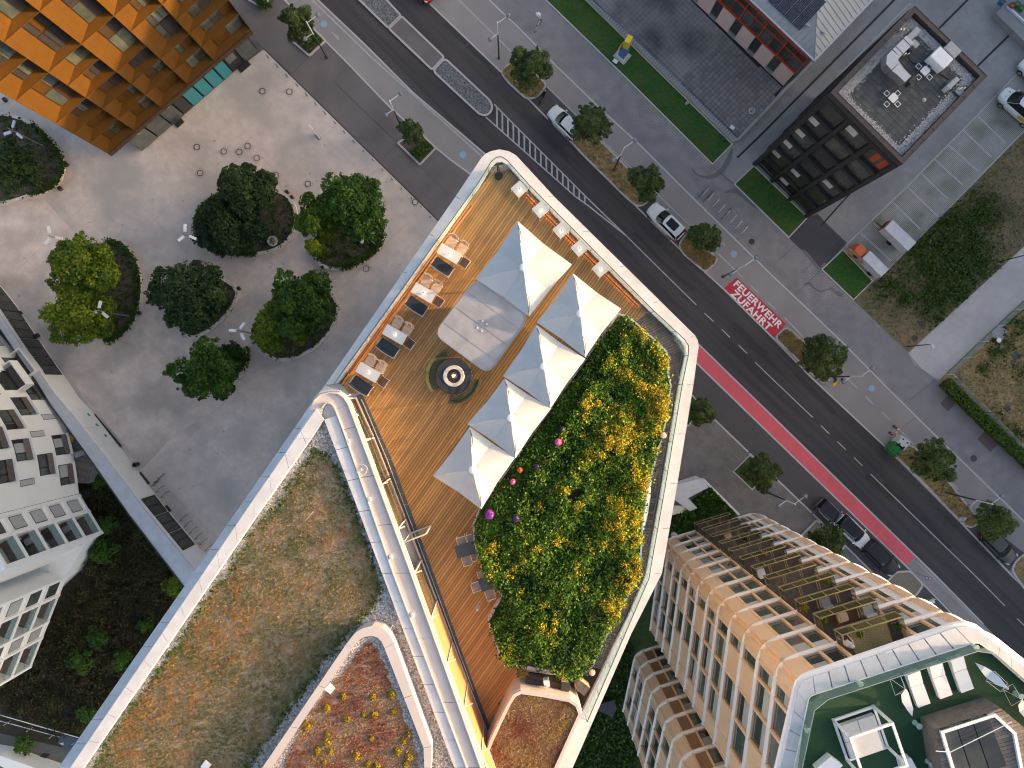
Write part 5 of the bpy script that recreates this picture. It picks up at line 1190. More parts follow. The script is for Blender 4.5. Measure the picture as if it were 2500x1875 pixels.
tag(MB().box((*P(1350, 1668, ZD+.42), ZD+.42), (1.5, .42, .84), R(-10)).build('service_counter', m_bronze), 'low dark counter under the white canister', 'counter')
c = P(1379, 1668, ZD+.5); t = thing('wooden_cabinet', 'narrow dark topped wooden cabinet in the service corner', 'cabinet', (*c, ZD), R(-8)); MB().box((0, 0, .5), (.42, .42, 1.0)).build('body', m_chairw, t); MB().box((0, .02, 1.02), (.46, .46, .04)).build('top', m_dsteel, t)
c = P(1421, 1675, ZD+.5); t = thing('storage_box', 'slatted wooden storage box by the glass at the lower end of the terrace', 'storage box', (*c, ZD), R(-38)); MB().box((0, 0, .4), (.62, .48, .8)).build('body', m_chairw, t)
for i in range(6): MB().box((-.26+.105*i, 0, .815), (.09, .52, .03)).build('slat', m_gwood, t)
# loose cover and scraps on the walkway
rng = random.Random(4); mb = MB(); Lw = PL([(1585, 1165), (1576, 1200), (1570, 1250), (1565, 1290)], ZD+.2); Rw = PL([(1592, 1160), (1590, 1210), (1584, 1250), (1574, 1295)], ZD+.2)
for i in range(3): mb.quad((*Lw[i], ZD+.5), (*Lw[i+1], ZD+.45), (*Rw[i+1], ZD+.1), (*Rw[i], ZD+.14))
tag(mb.build('crumpled_sheet', m_canvas), 'crumpled white sheet between planting and grey walkway', 'sheet')
c = P(1275, 1636, ZD+.3); t = thing('dry_plant', 'dry straw coloured plant hanging over the lower planter rim', 'plant', (*c, ZD)); rng = np.random.default_rng(6)
V, Fq, T = blades(np.tile([0, 0, .5], (50, 1))+rng.normal(0, .06, (50, 3)), np.full(50, .38), .03, rng, rng.uniform(.6, 1, 50), 5, 1.2); link('leaves', poly_mesh('leaves', V, Fq, T), lf_dry, t); MB().tube([(0, 0, 0), (0, 0, .5)], .02, 5).build('stem', m_bark, t)
# ================================================================ GOLDEN FOLDED FACADE, top left
g0, g1 = Vector(P(347, 373)), Vector(P(635, 124)); GU = (g1-g0).normalized(); GN = Vector((GU.y, -GU.x))
if GN.dot(-g0) < 0: GN = -GN
def gp3(u, d, z): q = g0+GU*u+GN*d; return (q.x, q.y, z)
gold = thing('golden_building', 'building with a folded golden metal facade and teal shop fronts at the top left', 'building', (*gp3(8, 0, 0)[:2], 0))
def gpart(mb, name, m, parent=None): return mb.build(name, m, parent or gold, True)
def gbox(mb, u0, u1, d0, d1, z0, z1): return mb.prism([gp3(u0, d0, 0)[:2], gp3(u1, d0, 0)[:2], gp3(u1, d1, 0)[:2], gp3(u0, d1, 0)[:2]], z0, z1)
gpart(gbox(MB(), -1.6, 17.0, -1.0, -9, 4.2, 32), 'core', m_bronze)
gpart(gbox(MB(), .1, 16.6, -.35, -9, 0, 4.2), 'ground_floor', m_black)
gpart(gbox(MB(), -1.85, 17.2, .6, -1.2, 4.2, 4.75), 'soffit_band', m_bronze)
# shop fronts
shop = [(0.2, 2.4, 'window'), (2.5, 4.4, 'window'), (4.5, 6.1, 'window'), (6.2, 7.4, 'dark'), (7.5, 8.9, 'teal'), (9.0, 10.3, 'teal'), (10.4, 11.7, 'teal'), (11.8, 13.0, 'teal'), (13.1, 14.6, 'sign'), (14.7, 16.5, 'window')]
for u0, u1, k in shop:
    m = {'window': m_pane, 'dark': m_panedk, 'teal': m_teal, 'sign': m_black}[k]
    f = gpart(gbox(MB(), u0, u1, -.05, -.34, .15, 4.1), 'shop_window', m_frame); gpart(gbox(MB(), u0+.05, u1-.05, -.02, -.06, .25, 3.95), 'shop_pane', m, f)
    if k == 'sign':
        mb = MB(); rr = random.Random(2)
        for j in range(4):
            for i in range(6): mb.prism([gp3(u0+.2+.18*i, -.015, 0)[:2], gp3(u0+.2+.18*i+rr.uniform(.06, .15), -.015, 0)[:2], gp3(u0+.2+.18*i+.12, -.022, 0)[:2], gp3(u0+.2+.18*i, -.022, 0)[:2]], 1.9+.32*j, 1.9+.32*j+.14)
        gpart(mb, 'poster_lettering', m_blind, f)
mb = MB()
for u, z in ((1.2, 3.2), (5.3, 3.2)):   # small yellow sign letters
    for i in range(3): gbox(mb, u+.16*i, u+.16*i+.10, .02, -.02, z-.1*i, z+.25)
gpart(mb, 'yellow_sign', mat('yellow_sign_paint', (.7, .5, .05), None, rough=.5))
gpart(gbox(MB(), 4.6, 5.6, .5, -.02, 0, .12).prism([gp3(13.6, .5, 0)[:2], gp3(15.0, .5, 0)[:2], gp3(15.0, -.02, 0)[:2], gp3(13.6, -.02, 0)[:2]], 0, .12), 'door_mat', m_dsteel)
cols = [-1.85, 1.7, 5.25, 8.8, 12.35, 17.2]; z_ = [4.75]+[7.8+2.7*i for i in range(9)]
dbl = {(1, 7), (0, 6), (2, 3), (2, 5), (1, 5), (3, 6), (3, 2), (2, 7), (4, 4), (0, 3), (4, 6)}
rr = random.Random(8)
for c in range(5):
    k = 0
    while k < len(z_)-1:
        two = (c, k) in dbl and k+2 < len(z_); z0, z1 = z_[k], z_[k+2 if two else k+1]; k += 2 if two else 1
        u0, u1 = cols[c], cols[c+1]; wj = rr.choice([1.15, 1.35, 1.55]) if c < 4 else 1.2; D, B = .34, -.38; sl = .18
        lit = rr.random()
        A = lambda u, d, z: gp3(u, d, z)
        s = MB()
        s.quad(A(u0, D, z0), A(u0+wj, B, z0+sl), A(u0+wj, B, z1), A(u0, D, z1))            # splayed jamb
        s.quad(A(u0, D, z0), A(u1, D, z0), A(u1-.12, B, z0+sl), A(u0+wj, B, z0+sl))        # sloping sill
        s.quad(A(u1, D, z0), A(u1, D, z1), A(u1-.12, B, z1), A(u1-.12, B, z0+sl))          # right reveal
        s.quad(A(u0+wj, B, z0+sl), A(u1-.12, B, z0+sl), A(u1-.12, B, z1), A(u0+wj, B, z1))
        s.quad(A(u0, D, z1), A(u0+wj, B, z1), A(u1-.12, B, z1), A(u1, D, z1))
        gpart(s, 'folded_panel', m_gold)
        gpart(MB().tube([A(u0, D+.01, z0), A(u0, D+.01, z1)], .035, 5).tube([A(u0, D+.01, z0), A(u1, D+.01, z0)], .035, 5), 'panel_edge', m_gold)
        w0, w1 = u0+wj+.06, u1-.2; zb, zt = z0+sl+.05, z1-.15; nm = rr.choice([2, 3]); nf = 2 if two else 1
        for fl in range(nf):
            za, zc = zb+(zt-zb)*fl/nf+(.12 if fl else 0), zb+(zt-zb)*(fl+1)/nf
            f = gpart(gbox(MB(), w0, w1, B+.02, B-.05, za, zc), 'window', m_frame)
            for j in range(nm):
                a, b = w0+(w1-w0)*j/nm+.05, w0+(w1-w0)*(j+1)/nm-.03; q = rr.random()
                if q < .42 and z0 > 9: gpart(gbox(MB(), a, b, B+.06, B+.025, za+.05, zc-.04), 'blind', m_gdark, f)
                elif q < .58: gpart(gbox(MB(), a, b, B+.06, B+.025, za+(zc-za)*.05, zc-.04), 'shutter', m_gold if q < .5 else m_bronze, f)
                else: gpart(gbox(MB(), a, b, B+.04, B+.025, za+.06, zc-.05), 'pane', m_pane, f)
# ================================================================ WHITE BUILDING, left
wb = thing('white_apartment_building', 'bright white apartment building with curved front, shuttered windows and loggias at the left edge', 'building', (*P(60, 1150), 0))
def wpart(mb, name, m, parent=None): return mb.build(name, m, parent or wb, True)
ZW = 3.3
WC = chaikin(PL([(-30, 790), (20, 845), (60, 898), (95, 945), (127, 992), (150, 1030), (164, 1065), (175, 1110), (182, 1160), (188, 1206)], ZW), 2, False)
back = PL([(-420, 1206), (-420, 700)], ZW)
wpart(MB().prism(WC+[P(60, 1230, ZW), P(-300, 1206, ZW), P(-300, 700, ZW)], ZW-.35, 19), 'wall', m_white_wall)
wpart(MB().prism([tuple(Vector(p)+Vector((-.9, 0))) for p in WC]+[P(-300, 1206, ZW), P(-300, 700, ZW)], 0, ZW-.36), 'ground_floor', m_panedk)
# arc-length helper on the curve
cl = [0]
for a, b in zip(WC, WC[1:]): cl.append(cl[-1]+(Vector(b)-Vector(a)).length)
def on(s):
    j = 0
    while j < len(cl)-2 and cl[j+1] < s: j += 1
    t = (s-cl[j])/(cl[j+1]-cl[j]); a, b = Vector(WC[j]), Vector(WC[j+1]); u = (b-a).normalized(); n = Vector((-u.y, u.x))
    if n.x < 0: n = -n
    return a.lerp(b, t), u, n
def wbox(mb, s, w, d0, d1, z0, z1):
    p, u, n = on(s); q = [p-u*w/2+n*d0, p+u*w/2+n*d0, p+u*w/2+n*d1, p-u*w/2+n*d1]; return mb.prism([tuple(x) for x in q], z0, z1)
TL_ = cl[-1]; rr = random.Random(12)
for row in range(4):
    z0 = ZW+.55+2.95*row
    for j in range(7):
        s = TL_-2.2-3.05*j-(1.35 if row % 2 else 0)
        if s < .8: continue
        kind = 'small' if (j+row) % 3 == 2 else ('balcony' if s < TL_*.52 and (j+row) % 2 == 0 else 'big')
        if kind == 'small':
            f = wpart(wbox(MB(), s, .62, .005, -.2, z0-.1, z0+2.0), 'window', m_frame); wpart(wbox(MB(), s, .5, .02, -.01, z0-.04, z0+1.94), 'pane', m_blind, f)
        elif kind == 'big':
            f = wpart(wbox(MB(), s, 2.05, .012, -.2, z0-.25, z0+1.95), 'window', m_frame)
            wpart(wbox(MB(), s-.35, 1.2, .03, .005, z0-.15, z0+1.85), 'pane', rr.choice([m_pane, m_blind, m_panedk]), f); wpart(wbox(MB(), s+.66, .6, .03, .005, z0-.15, z0+1.85), 'pane', m_pane, f)
            t = MB()
            for q in range(8): wbox(t, s, 1.95, .14, .11, z0-.22+.11*q, z0-.15+.11*q)
            wpart(t, 'slatted_guard', m_gwood); wpart(wbox(MB(), s, 2.2, .32, 0, z0-.4, z0-.3), 'sill', m_white_wall)
            wpart(wbox(MB(), s+1.05, .03, .30, .0, z0-.28, z0+.7), 'side_glass', m_glass)
        else:
            f = wpart(wbox(MB(), s, 2.3, .012, -.3, z0-.3, z0+1.9), 'window', m_frame); wpart(wbox(MB(), s, 2.1, .03, .005, z0-.2, z0+1.8), 'pane', m_pane, f)
            b = wpart(wbox(MB(), s, 2.9, 1.35, 0, z0-.55, z0-.35), 'balcony', m_white_wall)
            t = wbox(MB(), s, 2.9, 1.35, 1.22, z0-.35, z0+.6); wbox(t, s-1.4, .12, 1.22, 0, z0-.35, z0+.6); wbox(t, s+1.4, .12, 1.22, 0, z0-.35, z0+.6); wpart(t, 'parapet', m_white_wall, b); wpart(wbox(MB(), s, 2.65, 1.2, .02, z0-.34, z0-.3), 'balcony_floor', m_gwood, b)
def loggia(A, B, spans, z0, nfl, fh, depth=1.5, nside=1):
    """white grid of piers and slabs in front of recessed windows"""
    a, b = Vector(A), Vector(B); u = (b-a).normalized(); n = Vector((-u.y, u.x))*nside; L = (b-a).length
    def bx(mb, s0, s1, d0, d1, z0, z1): return mb.prism([tuple(a+u*s0+n*d0), tuple(a+u*s1+n*d0), tuple(a+u*s1+n*d1), tuple(a+u*s0+n*d1)], z0, z1)
    wpart(bx(MB(), 0, L, -depth, -depth-5, 0, z0+nfl*fh), 'recess_wall', m_white_wall)
    for k in range(nfl+1): wpart(bx(MB(), -.1, L+.1, .0, -depth, z0+k*fh-.34, z0+k*fh), 'floor_slab', m_white_wall)
    for s in sorted({q*L for sp in spans for q in sp[:2]}):
        wpart(bx(MB(), s-.17, s+.17, .02, -depth, z0-.4, z0+nfl*fh+.1), 'pier', m_white_wall)
    for k in range(nfl):
        for f0, f1, kd in spans:
            s0, s1 = L*f0+.3, L*f1-.3; zz = z0+k*fh
            if kd == 'win':
                wpart(bx(MB(), s0-.15, s1+.15, -.12, -.4, zz, zz+fh-.3), 'wall_panel', m_white_wall); f = wpart(bx(MB(), s0, s1, -.09, -.14, zz+.45, zz+2.2), 'window', m_frame); wpart(bx(MB(), s0+.06, s1-.06, -.07, -.10, zz+.52, zz+2.14), 'pane', rr.choice([m_pane, m_blind, m_blind]), f); continue
            f = wpart(bx(MB(), s0+.1, s1-.1, -depth+.06, -depth-.02, zz+.02, zz+2.2), 'window', m_frame); wpart(bx(MB(), s0+.2, s1-.2, -depth+.09, -depth+.05, zz+.1, zz+2.1), 'pane', rr.choice([m_pane, m_panedk, m_blind]), f)
            wpart(bx(MB(), s0-.1, s1+.1, -.06, -.10, zz+.05, zz+1.0), 'balustrade_glass', m_glass); wpart(bx(MB(), s0-.1, s1+.1, -.1, -depth, zz, zz+.02), 'loggia_floor', m_gwood)
            if rr.random() < .5: wpart(bx(MB(), s0+.3, s0+.9, -depth+.3, -depth+.9, zz+.02, zz+.45), 'loggia_seat', rr.choice([m_canvas2, m_dslat, m_chairw]))
loggia(P(192, 1210, 3), P(246, 1300, 3), [(0, .42, 'win'), (.42, 1, 'log')], 3.0, 5, 2.9, nside=1)
loggia(P(158, 1412, 2.6), P(72, 1630, 2.6), [(0, .2, 'win'), (.2, .5, 'log'), (.5, .68, 'win'), (.68, 1, 'log')], 2.6, 5, 2.9, nside=1)
tq = PL([(34, 1282), (90, 1366), (20, 1402), (-90, 1440), (-90, 1290)], 8.6); wpart(MB().prism(tq, 8.1, 8.55), 'roof_terrace', m_zinc); td = wb.children[-1]
for p in boards(tq, R(68), .2, .02, 8.6, .03, 4, 3)[:120]: MB().prism(p, 8.55, 8.6, False).build('terrace_board', m_gwood, td, True)
wpart(MB().ribbon(tq[:3], .05, 8.6, 9.6), 'terrace_glass', m_glass)
wpart(MB().prism(PL([(222, 1305), (160, 1408), (60, 1500), (-200, 1400), (60, 1290)], 2.9), 0, 2.9), 'podium', m_white_wall)
wpart(MB().prism(PL([(235, 1296), (222, 1318), (96, 1380), (90, 1362)], 2.95), 2.7, 2.98), 'terrace_edge', m_zinc)
# terrace in front of the white building
tr = thing('ground_terrace', 'narrow timber terrace between the white building and the arcade wall', 'terrace', (*P(200, 1080), 0))
tp = PL([(20, 800), (60, 850), (110, 910), (150, 970), (190, 1035), (228, 1125), (215, 1180), (185, 1180), (170, 1080), (120, 985), (20, 860)], 2.9)
MB().prism(tp, 0, 2.75).build('terrace_base', m_zinc, tr, True); bd = boards(tp, R(-15), .22, .02, 2.8, .03, 4, 5); bd.sort(key=lambda p: -abs(area(p)))
for p in bd[:150]: MB().prism(p, 2.75, 2.80, False).build('board', m_gwood, tr, True)
for i, (x, y, L, m, hh) in enumerate(((196, 1107, 'pale sun lounger on the terrace beside the arcade', m_canvas2, .35), (173, 1070, 'yellow armed lounge chair on the terrace', mat('mustard_fabric', (.55, .32, .03), None), .4), (143, 985, 'grey armchair on the curved terrace', m_canvas2, .5), (118, 940, 'dark terrace table behind the balcony boxes', m_dslat, .6), (50, 850, 'folding chair at the far end of the terrace', m_gwood, .5))):
    c = P(x, y, 3.2); t = thing('terrace_chair', L, 'seat', (*c, 2.8), R(-70+40*i)); MB().box((0, 0, hh-.03), (.55, 1.4 if i == 0 else .6, .06)).build('seat', m, t); MB().box((0, .75 if i == 0 else .3, hh+.18), (.55, .06, .4)).build('backrest', m, t)
    for p in (-1, 1):
        for q in (-1, 1): MB().tube([(p*.22, q*(.6 if i == 0 else .25), 0), (p*.22, q*(.6 if i == 0 else .25), hh-.05)], .02, 5).build('leg', m_chairw, t)
# ================================================================ ARCADE WALL with flat white top
aw = thing('arcade_wall', 'long low white wall building with a flat roof strip, dark windows and green exit signs', 'building', (*P(300, 1130), 0))
BF = [(-60, 620), (40, 745), (110, 850), (163, 925), (195, 973), (228, 1008), (300, 1100), (388, 1218), (498, 1352), (545, 1410)]
bf = PL(BF)
def at_len(line, f):
    L = [0]
    for a, b in zip(line, line[1:]): L.append(L[-1]+(Vector(b)-Vector(a)).length)
    s = f*L[-1]
    for i in range(len(line)-1):
        if L[i+1] >= s-1e-9: return Vector(line[i]).lerp(Vector(line[i+1]), (s-L[i])/(L[i+1]-L[i]))
    return Vector(line[-1])
wd = [.8, .8, .8, .8, .9, 1.15, 1.35, 1.55, 1.8, 1.9]
inn = []
for i, (p, q) in enumerate(zip(bf, offset_line(bf, -1))):
    v = (Vector(q)-Vector(p)); inn.append(tuple(Vector(p)+v*wd[i]))
if inn[3][0] > bf[3][0]: inn = [tuple(2*Vector(p)-Vector(q)) for p, q in zip(bf, inn)]
MB().strip(bf, inn, 0, 3.75).build('wall', m_white_wall, aw, True)
outs = offset_line(bf, .04)
m = MB(); 
for i in range(len(bf)-1):
    pass
panel_b = by_length(bf, 2.3)
for i in range(len(panel_b)-1):
    a, b = Vector(panel_b[i]), Vector(panel_b[i+1]); u = (b-a).normalized(); n = Vector((-u.y, u.x)); n = n if n.x+n.y > 0 else -n; ang = math.atan2(u.y, u.x); md = (a+b)/2; L = (b-a).length
    px = md.x*F/H+1250
    if px < 170 and px > 20: kind = 'glazed'
    elif 395 < px < 435 or 445 < px < 490: kind = 'window'
    else: kind = 'panel'
    if kind == 'panel': MB().box((md.x+n.x*.02, md.y+n.y*.02, 2.0), (L-.03, .05, 3.5), ang).build('wall_panel', m_white_wall, aw, True)
    else:
        f = MB().box((md.x+n.x*.015, md.y+n.y*.015, 1.75), (L-.06, .05, 2.9), ang).build('window', m_frame, aw, True)
        for k in (-1, 1): MB().box((md.x+n.x*.045+u.x*k*L*.24, md.y+n.y*.045+u.y*k*L*.24, 1.85), (L*.42, .03, 2.5), ang).build('pane', m_panedk, f, True)
MB().strip(offset_line(bf, .0), inn, 3.75, 3.95).build('roof_strip', m_white, aw, True)
MB().ribbon(inn, .12, 3.7, 4.03).build('roof_edge', m_dsteel, aw, True)
mb = MB(); 
for x, y in ((211, 1017), (231, 1042), (252, 1068)):
    c = P(x, y, 2.4); mb.box((c[0]+.25, c[1]+.2, 2.4), (.32, .10, .22), R(-47))
mb.build('exit_sign', mat('exit_green', (.06, .42, .10), None), aw, True)
mb = MB()
for x, y, l in ((262, 1052, 4.5), (352, 1168, 1.6), (410, 1242, .8)):
    c = P(x, y, .05); mb.box((c[0], c[1], .05), (l, .35, .1), R(-50))
mb.build('door_step', m_dsteel, aw, True)
for i, (x, y, s) in enumerate(((333, 1134, .26),)):
    c = P(x, y, .4); t = thing('litter_bin', 'round dark bin standing against the arcade wall', 'bin', (*c, 0)); MB().lathe((0, 0, 0), [(.2, 0), (.26, .8), (.24, .85), (.16, .86), (.15, .5)], 16).build('body', m_black, t)
# patio rails, lower left
tr = thing('patio_balustrade', 'pair of thin white rails along the lower left patio', 'railing', (*P(100, 1780), 0))
for a, b, z in (((-30, 1737), (192, 1801), 1.1), ((-30, 1752), (188, 1811), .3)):
    MB().tube([P3(*a, z), P3(*b, z)], .05, 6).build('rail', m_whitem, tr, True)
for f in (0, .25, .5, .75, 1): p = Vector(P(-30, 1745)).lerp(Vector(P(190, 1806)), f); MB().tube([(p.x, p.y, 0), (p.x, p.y, 1.1)], .03, 6).build('post', m_whitem, tr, True)
tag(MB().prism(rounded(PL([(140, 1816), (150, 1792), (215, 1812), (200, 1850), (170, 1832)], .8), .3), 0, .8).build('covered_tub', m_slate), 'dark covered tub on the lower left patio with a white towel', 'tub')
tag(MB().prism(PL([(145, 1815), (154, 1813), (154, 1820), (149, 1818)], .85), .8, .83).build('towel', m_canvas), 'small white towel lying on the dark tub cover', 'towel')
lw = thing('low_white_wall', 'plain white wall crossing the bottom left corner', 'wall', (*P(40, 1860), 0)); MB().prism(PL([(-60, 1835), (0, 1845), (130, 1890), (120, 1925), (0, 1870), (-60, 1852)], 2.0), 0, 2.0).build('wall', m_white_wall, lw, True)
tag(MB().prism(PL([(82, 1857), (108, 1838), (123, 1842), (97, 1862)]), .0, .1).build('floor_hatch', m_frame), 'dark floor hatch on the lower left patio', 'hatch')
# ================================================================ TOWER with white ribs, lower right
FH = 3.06
NW, NE, SW = (15.6, -16.3), (25.6, -13.25), (14.35, -25.6)
def grid_tower(name, label, path, z0, nfl, layout, z_top=None, group=None, seed=5):
    """path: plan points seen from the street side, corner rounded; layout per wall: list of (f0,f1,kind)"""
    t = thing(name, label, 'building', (*path[1], 0)); rr = random.Random(seed)
    ring = [path[0]]+[p for p in rounded(path, 1.25, 7)[8:8*(len(path)-1)]]+[path[-1]]
    cxy = Vector((0, 0))
    core = offset_line(ring, .30); core2 = offset_line(ring, -.30)
    inw = Vector(path[0])+Vector((6, -6))
    if (Vector(core[len(core)//2])-inw).length > (Vector(core2[len(core2)//2])-inw).length: core = core2
    sgn = 1 if core is not core2 else -1
    def off(d): return offset_line(ring, sgn*d)
    zt = z0+nfl*FH
    MB().ribbon(off(1.45), .2, z0-.2, zt).build('inner_wall', m_bronze, t, True)
    for k in range(nfl+1):
        z = z0+k*FH
        MB().tube([(*p, z) for p in off(.15)], .26, 12).build('rib', m_rib, t, True, True)
        MB().ribbon(off(.30), .5, z-.27, z+.24).build('rib_back', m_rib, t, True)
        if k < nfl:
            for j in range(len(path)-2) if (Vector(path[1])-Vector(path[2])).length > 4 else (0,): MB().ribbon(off(.10)[1+8*j:9+8*j], .05, z+.2, z+FH-.2).build('corner_panel', m_champ if j == 0 else m_rib, t, True)
    for wi in range(len(path)-1):
        a, b = Vector(path[wi]), Vector(path[wi+1]); u = (b-a).normalized(); n = Vector((-u.y, u.x)); L = (b-a).length
        def bx(mb, s0, s1, d0, d1, z0, z1): return mb.prism([tuple(a+u*s0+n*d0), tuple(a+u*s1+n*d0), tuple(a+u*s1+n*d1), tuple(a+u*s0+n*d1)], z0, z1)
        for k in range(nfl):
            z = z0+k*FH
            for f0, f1, kind in layout[wi]:
                s0, s1 = f0*L, f1*L; kd = kind
                if kind == 'wp': kd = 'panel' if rr.random() < .30 else 'window'
                if kd != 'balcony': bx(mm := MB(), s0-.08, s0+.08, .03, -.40, z+.2, z+FH-.25); mm.build('mullion', m_champ, t, True)
                if kd == 'window':
                    f = bx(MB(), s0+.08, s1-.08, -.16, -.24, z+.2, z+FH-.22).build('window', m_frame, t, True)
                    bx(MB(), s0+.14, s1-.14, -.14, -.17, z+.30, z+FH-.34).build('pane', m_pane, f, True)
                    if rr.random() < .8: bx(MB(), s0+.14, s1-.14, -.122, -.145, z+FH-.34-rr.choice([.5, .9, 1.3]), z+FH-.34).build('blind', m_blind, f, True)
                    bx(MB(), s0+.08, s1-.08, -.02, -.16, z+.2, z+.26).build('sill', m_champ, f, True)
                elif kd == 'panel': bx(MB(), s0+.09, s1-.09, -.02, -.3, z+.18, z+FH-.2).build('infill_panel', m_champ, t, True)
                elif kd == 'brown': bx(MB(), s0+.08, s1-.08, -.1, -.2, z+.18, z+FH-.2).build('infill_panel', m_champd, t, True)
                elif kd == 'balcony':
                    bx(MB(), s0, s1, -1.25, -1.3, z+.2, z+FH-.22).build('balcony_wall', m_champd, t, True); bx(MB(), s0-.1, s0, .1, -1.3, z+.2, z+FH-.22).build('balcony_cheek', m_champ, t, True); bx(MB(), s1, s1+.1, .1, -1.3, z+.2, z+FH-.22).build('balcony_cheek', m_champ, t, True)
                    bal = bx(MB(), s0+.05, s1-.05, .90, -1.25, z+.1, z+.34).build('balcony', m_gwood, t, True)
                    bx(MB(), s0+.08, s1-.08, .89, .86, z+.35, z+1.2).build('balcony_glass', m_glassy, bal, True)
                    for q in (s0+.1, s1-.1): bx(MB(), q-.015, q+.015, .86, .1, z+.35, z+1.2).build('side_glass', m_glassy, bal, True)
                    r_ = bx(MB(), s0+.05, s1-.05, .93, .87, z+1.2, z+1.26); bx(r_, s0+.05, s1-.05, .93, .87, z+.28, z+.35)
                    for q in range(5): sq = s0+.08+(s1-s0-.16)*q/4; bx(r_, sq-.02, sq+.02, .92, .88, z+.35, z+1.2); 
                    for q in (.30, .34, .64, .68): sq = s0+(s1-s0)*q; bx(r_, sq-.018, sq+.018, .88, .2, z+1.18, z+1.22)
                    r_.build('railing', mat('olive_railing', (.40, .34, .16), None, rough=.4, metal=.3) if 'olive_railing' not in MATS else MATS['olive_railing'], bal, True)
                    f = bx(MB(), s0+.5, s1-.5, -1.19, -1.25, z+.35, z+2.4).build('window', m_frame, t, True); bx(MB(), s0+.6, s1-.6, -1.17, -1.2, z+.4, z+2.3).build('pane', m_panedk, f, True)
    return t, zt, off
NLAY = [(.03, .125, 'panel'), (.125, .235, 'window'), (.235, .345, 'window'), (.345, .71, 'balcony'), (.71, .83, 'window'), (.83, .94, 'window'), (.94, .985, 'panel')]
WLAY = [(.02, .20, 'wp'), (.20, .38, 'window'), (.38, .56, 'wp'), (.56, .74, 'window'), (.74, .90, 'wp'), (.90, .98, 'panel')]
WLAY[0] = (.02, .14, 'panel'); WLAY[1] = (.14, .36, 'wp'); WLAY[2] = (.36, .58, 'window'); WLAY[3] = (.58, .78, 'wp'); WLAY[4] = (.78, .90, 'window')
tower, ztop, toff = grid_tower('apartment_tower', 'cream apartment tower with rounded white ribs, amber glass balconies and a green roof lawn', [SW, NW, NE, (34, -20.0)], 2.4, 12, [WLAY, NLAY, [(.3, .6, 'window')]], seed=5)
ZT = ztop+.35
def tpart(mb, name, m, parent=None): return mb.build(name, m, parent or tower, True)
ringp = [SW, NW, NE, (34, -20.0), (40, -24.5)]
RF = PL([(1890, 1990), (1906, 1875), (1950, 1684), (1984, 1652.5), (2334, 1532.5), (2381, 1534), (2410, 1557), (2500, 1626), (2700, 1780), (2700, 1990)], ZT)
RFo = rounded(RF, .9, 6)
tpart(MB().prism(offset_line(RFo, -.1, True) if area(RFo) < 0 else offset_line(RFo, .1, True), ZT-.85, ZT-.45), 'roof_slab', m_rib)
RO = [(1872, 1990), (1906, 1875), (1949, 1690), (1955, 1671), (1964, 1661), (1984, 1652.5), (2334, 1532.5), (2360, 1528), (2385, 1536), (2412, 1557), (2500, 1626), (2640, 1735), (2760, 1830)]
RI = [(1905, 1990), (1938, 1875), (1971, 1720), (1974, 1707), (1979, 1700), (1990, 1695), (2372, 1572), (2382, 1569.5), (2391, 1570), (2405, 1580), (2500, 1664), (2640, 1785), (2760, 1888)]
ro, ri = PL(RO, ZT), PL(RI, ZT)
for i in range(len(ro)-1):
    a0, a1, b0, b1 = Vector(ro[i]), Vector(ro[i+1]), Vector(ri[i]), Vector(ri[i+1]); n = max(1, round((a1-a0).length/.95))
    for j in range(n):
        g = .004 if n > 1 else 0; t0, t1 = j/n+g, (j+1)/n-g
        tpart(MB().prism([tuple(a0.lerp(a1, t0)), tuple(a0.lerp(a1, t1)), tuple(b0.lerp(b1, t1)), tuple(b0.lerp(b1, t0))], ZT-.3, ZT), 'rim_panel', m_white)
tpart(MB().tube([(*p, ZT-.3) for p in ro], .22, 8), 'rim_nose', m_rib)
tf = [*ri, P(2760, 2100, ZT), P(1880, 2100, ZT)]
tpart(MB().prism(tf, ZT-.4, ZT-.12), 'roof_lawn', m_turf)
tpart(MB().ribbon(ri, .05, ZT-.12, ZT+.02), 'lawn_upstand', m_rib)
rg_ = by_length(offset_line(ri, -.03), 1.05)
for i in range(len(rg_)-1):
    a, b = Vector(rg_[i]), Vector(rg_[i+1]); u = (b-a).normalized(); tpart(MB().ribbon([tuple(a+u*.012), tuple(b-u*.012)], .02, ZT-.1, ZT+.85), 'roof_glass', m_glassr)
tpart(MB().ribbon(rg_, .03, ZT+.85, ZT+.88), 'roof_handrail', m_steel)
# annex, lower
annex, za_, _ = grid_tower('lower_apartment_block', 'lower cream block with white ribs in front of the tower, bottom edge', [(11.6, -34.2), (12.9, -28.1), (14.6, -27.55), (16.3, -27.0)], 2.0, 9, [[(.03, .16, 'panel'), (.16, .40, 'wp'), (.40, .64, 'wp'), (.64, .84, 'wp'), (.84, .97, 'panel')], [(.42, 1.0, 'brown')], [(.0, .95, 'window')]], seed=9)
MB().prism([(11.9, -34.4), (13.2, -28.4), (16.4, -27.3), (18, -36)], za_-.3, za_+.1).build('roof_slab', m_rib, annex, True)
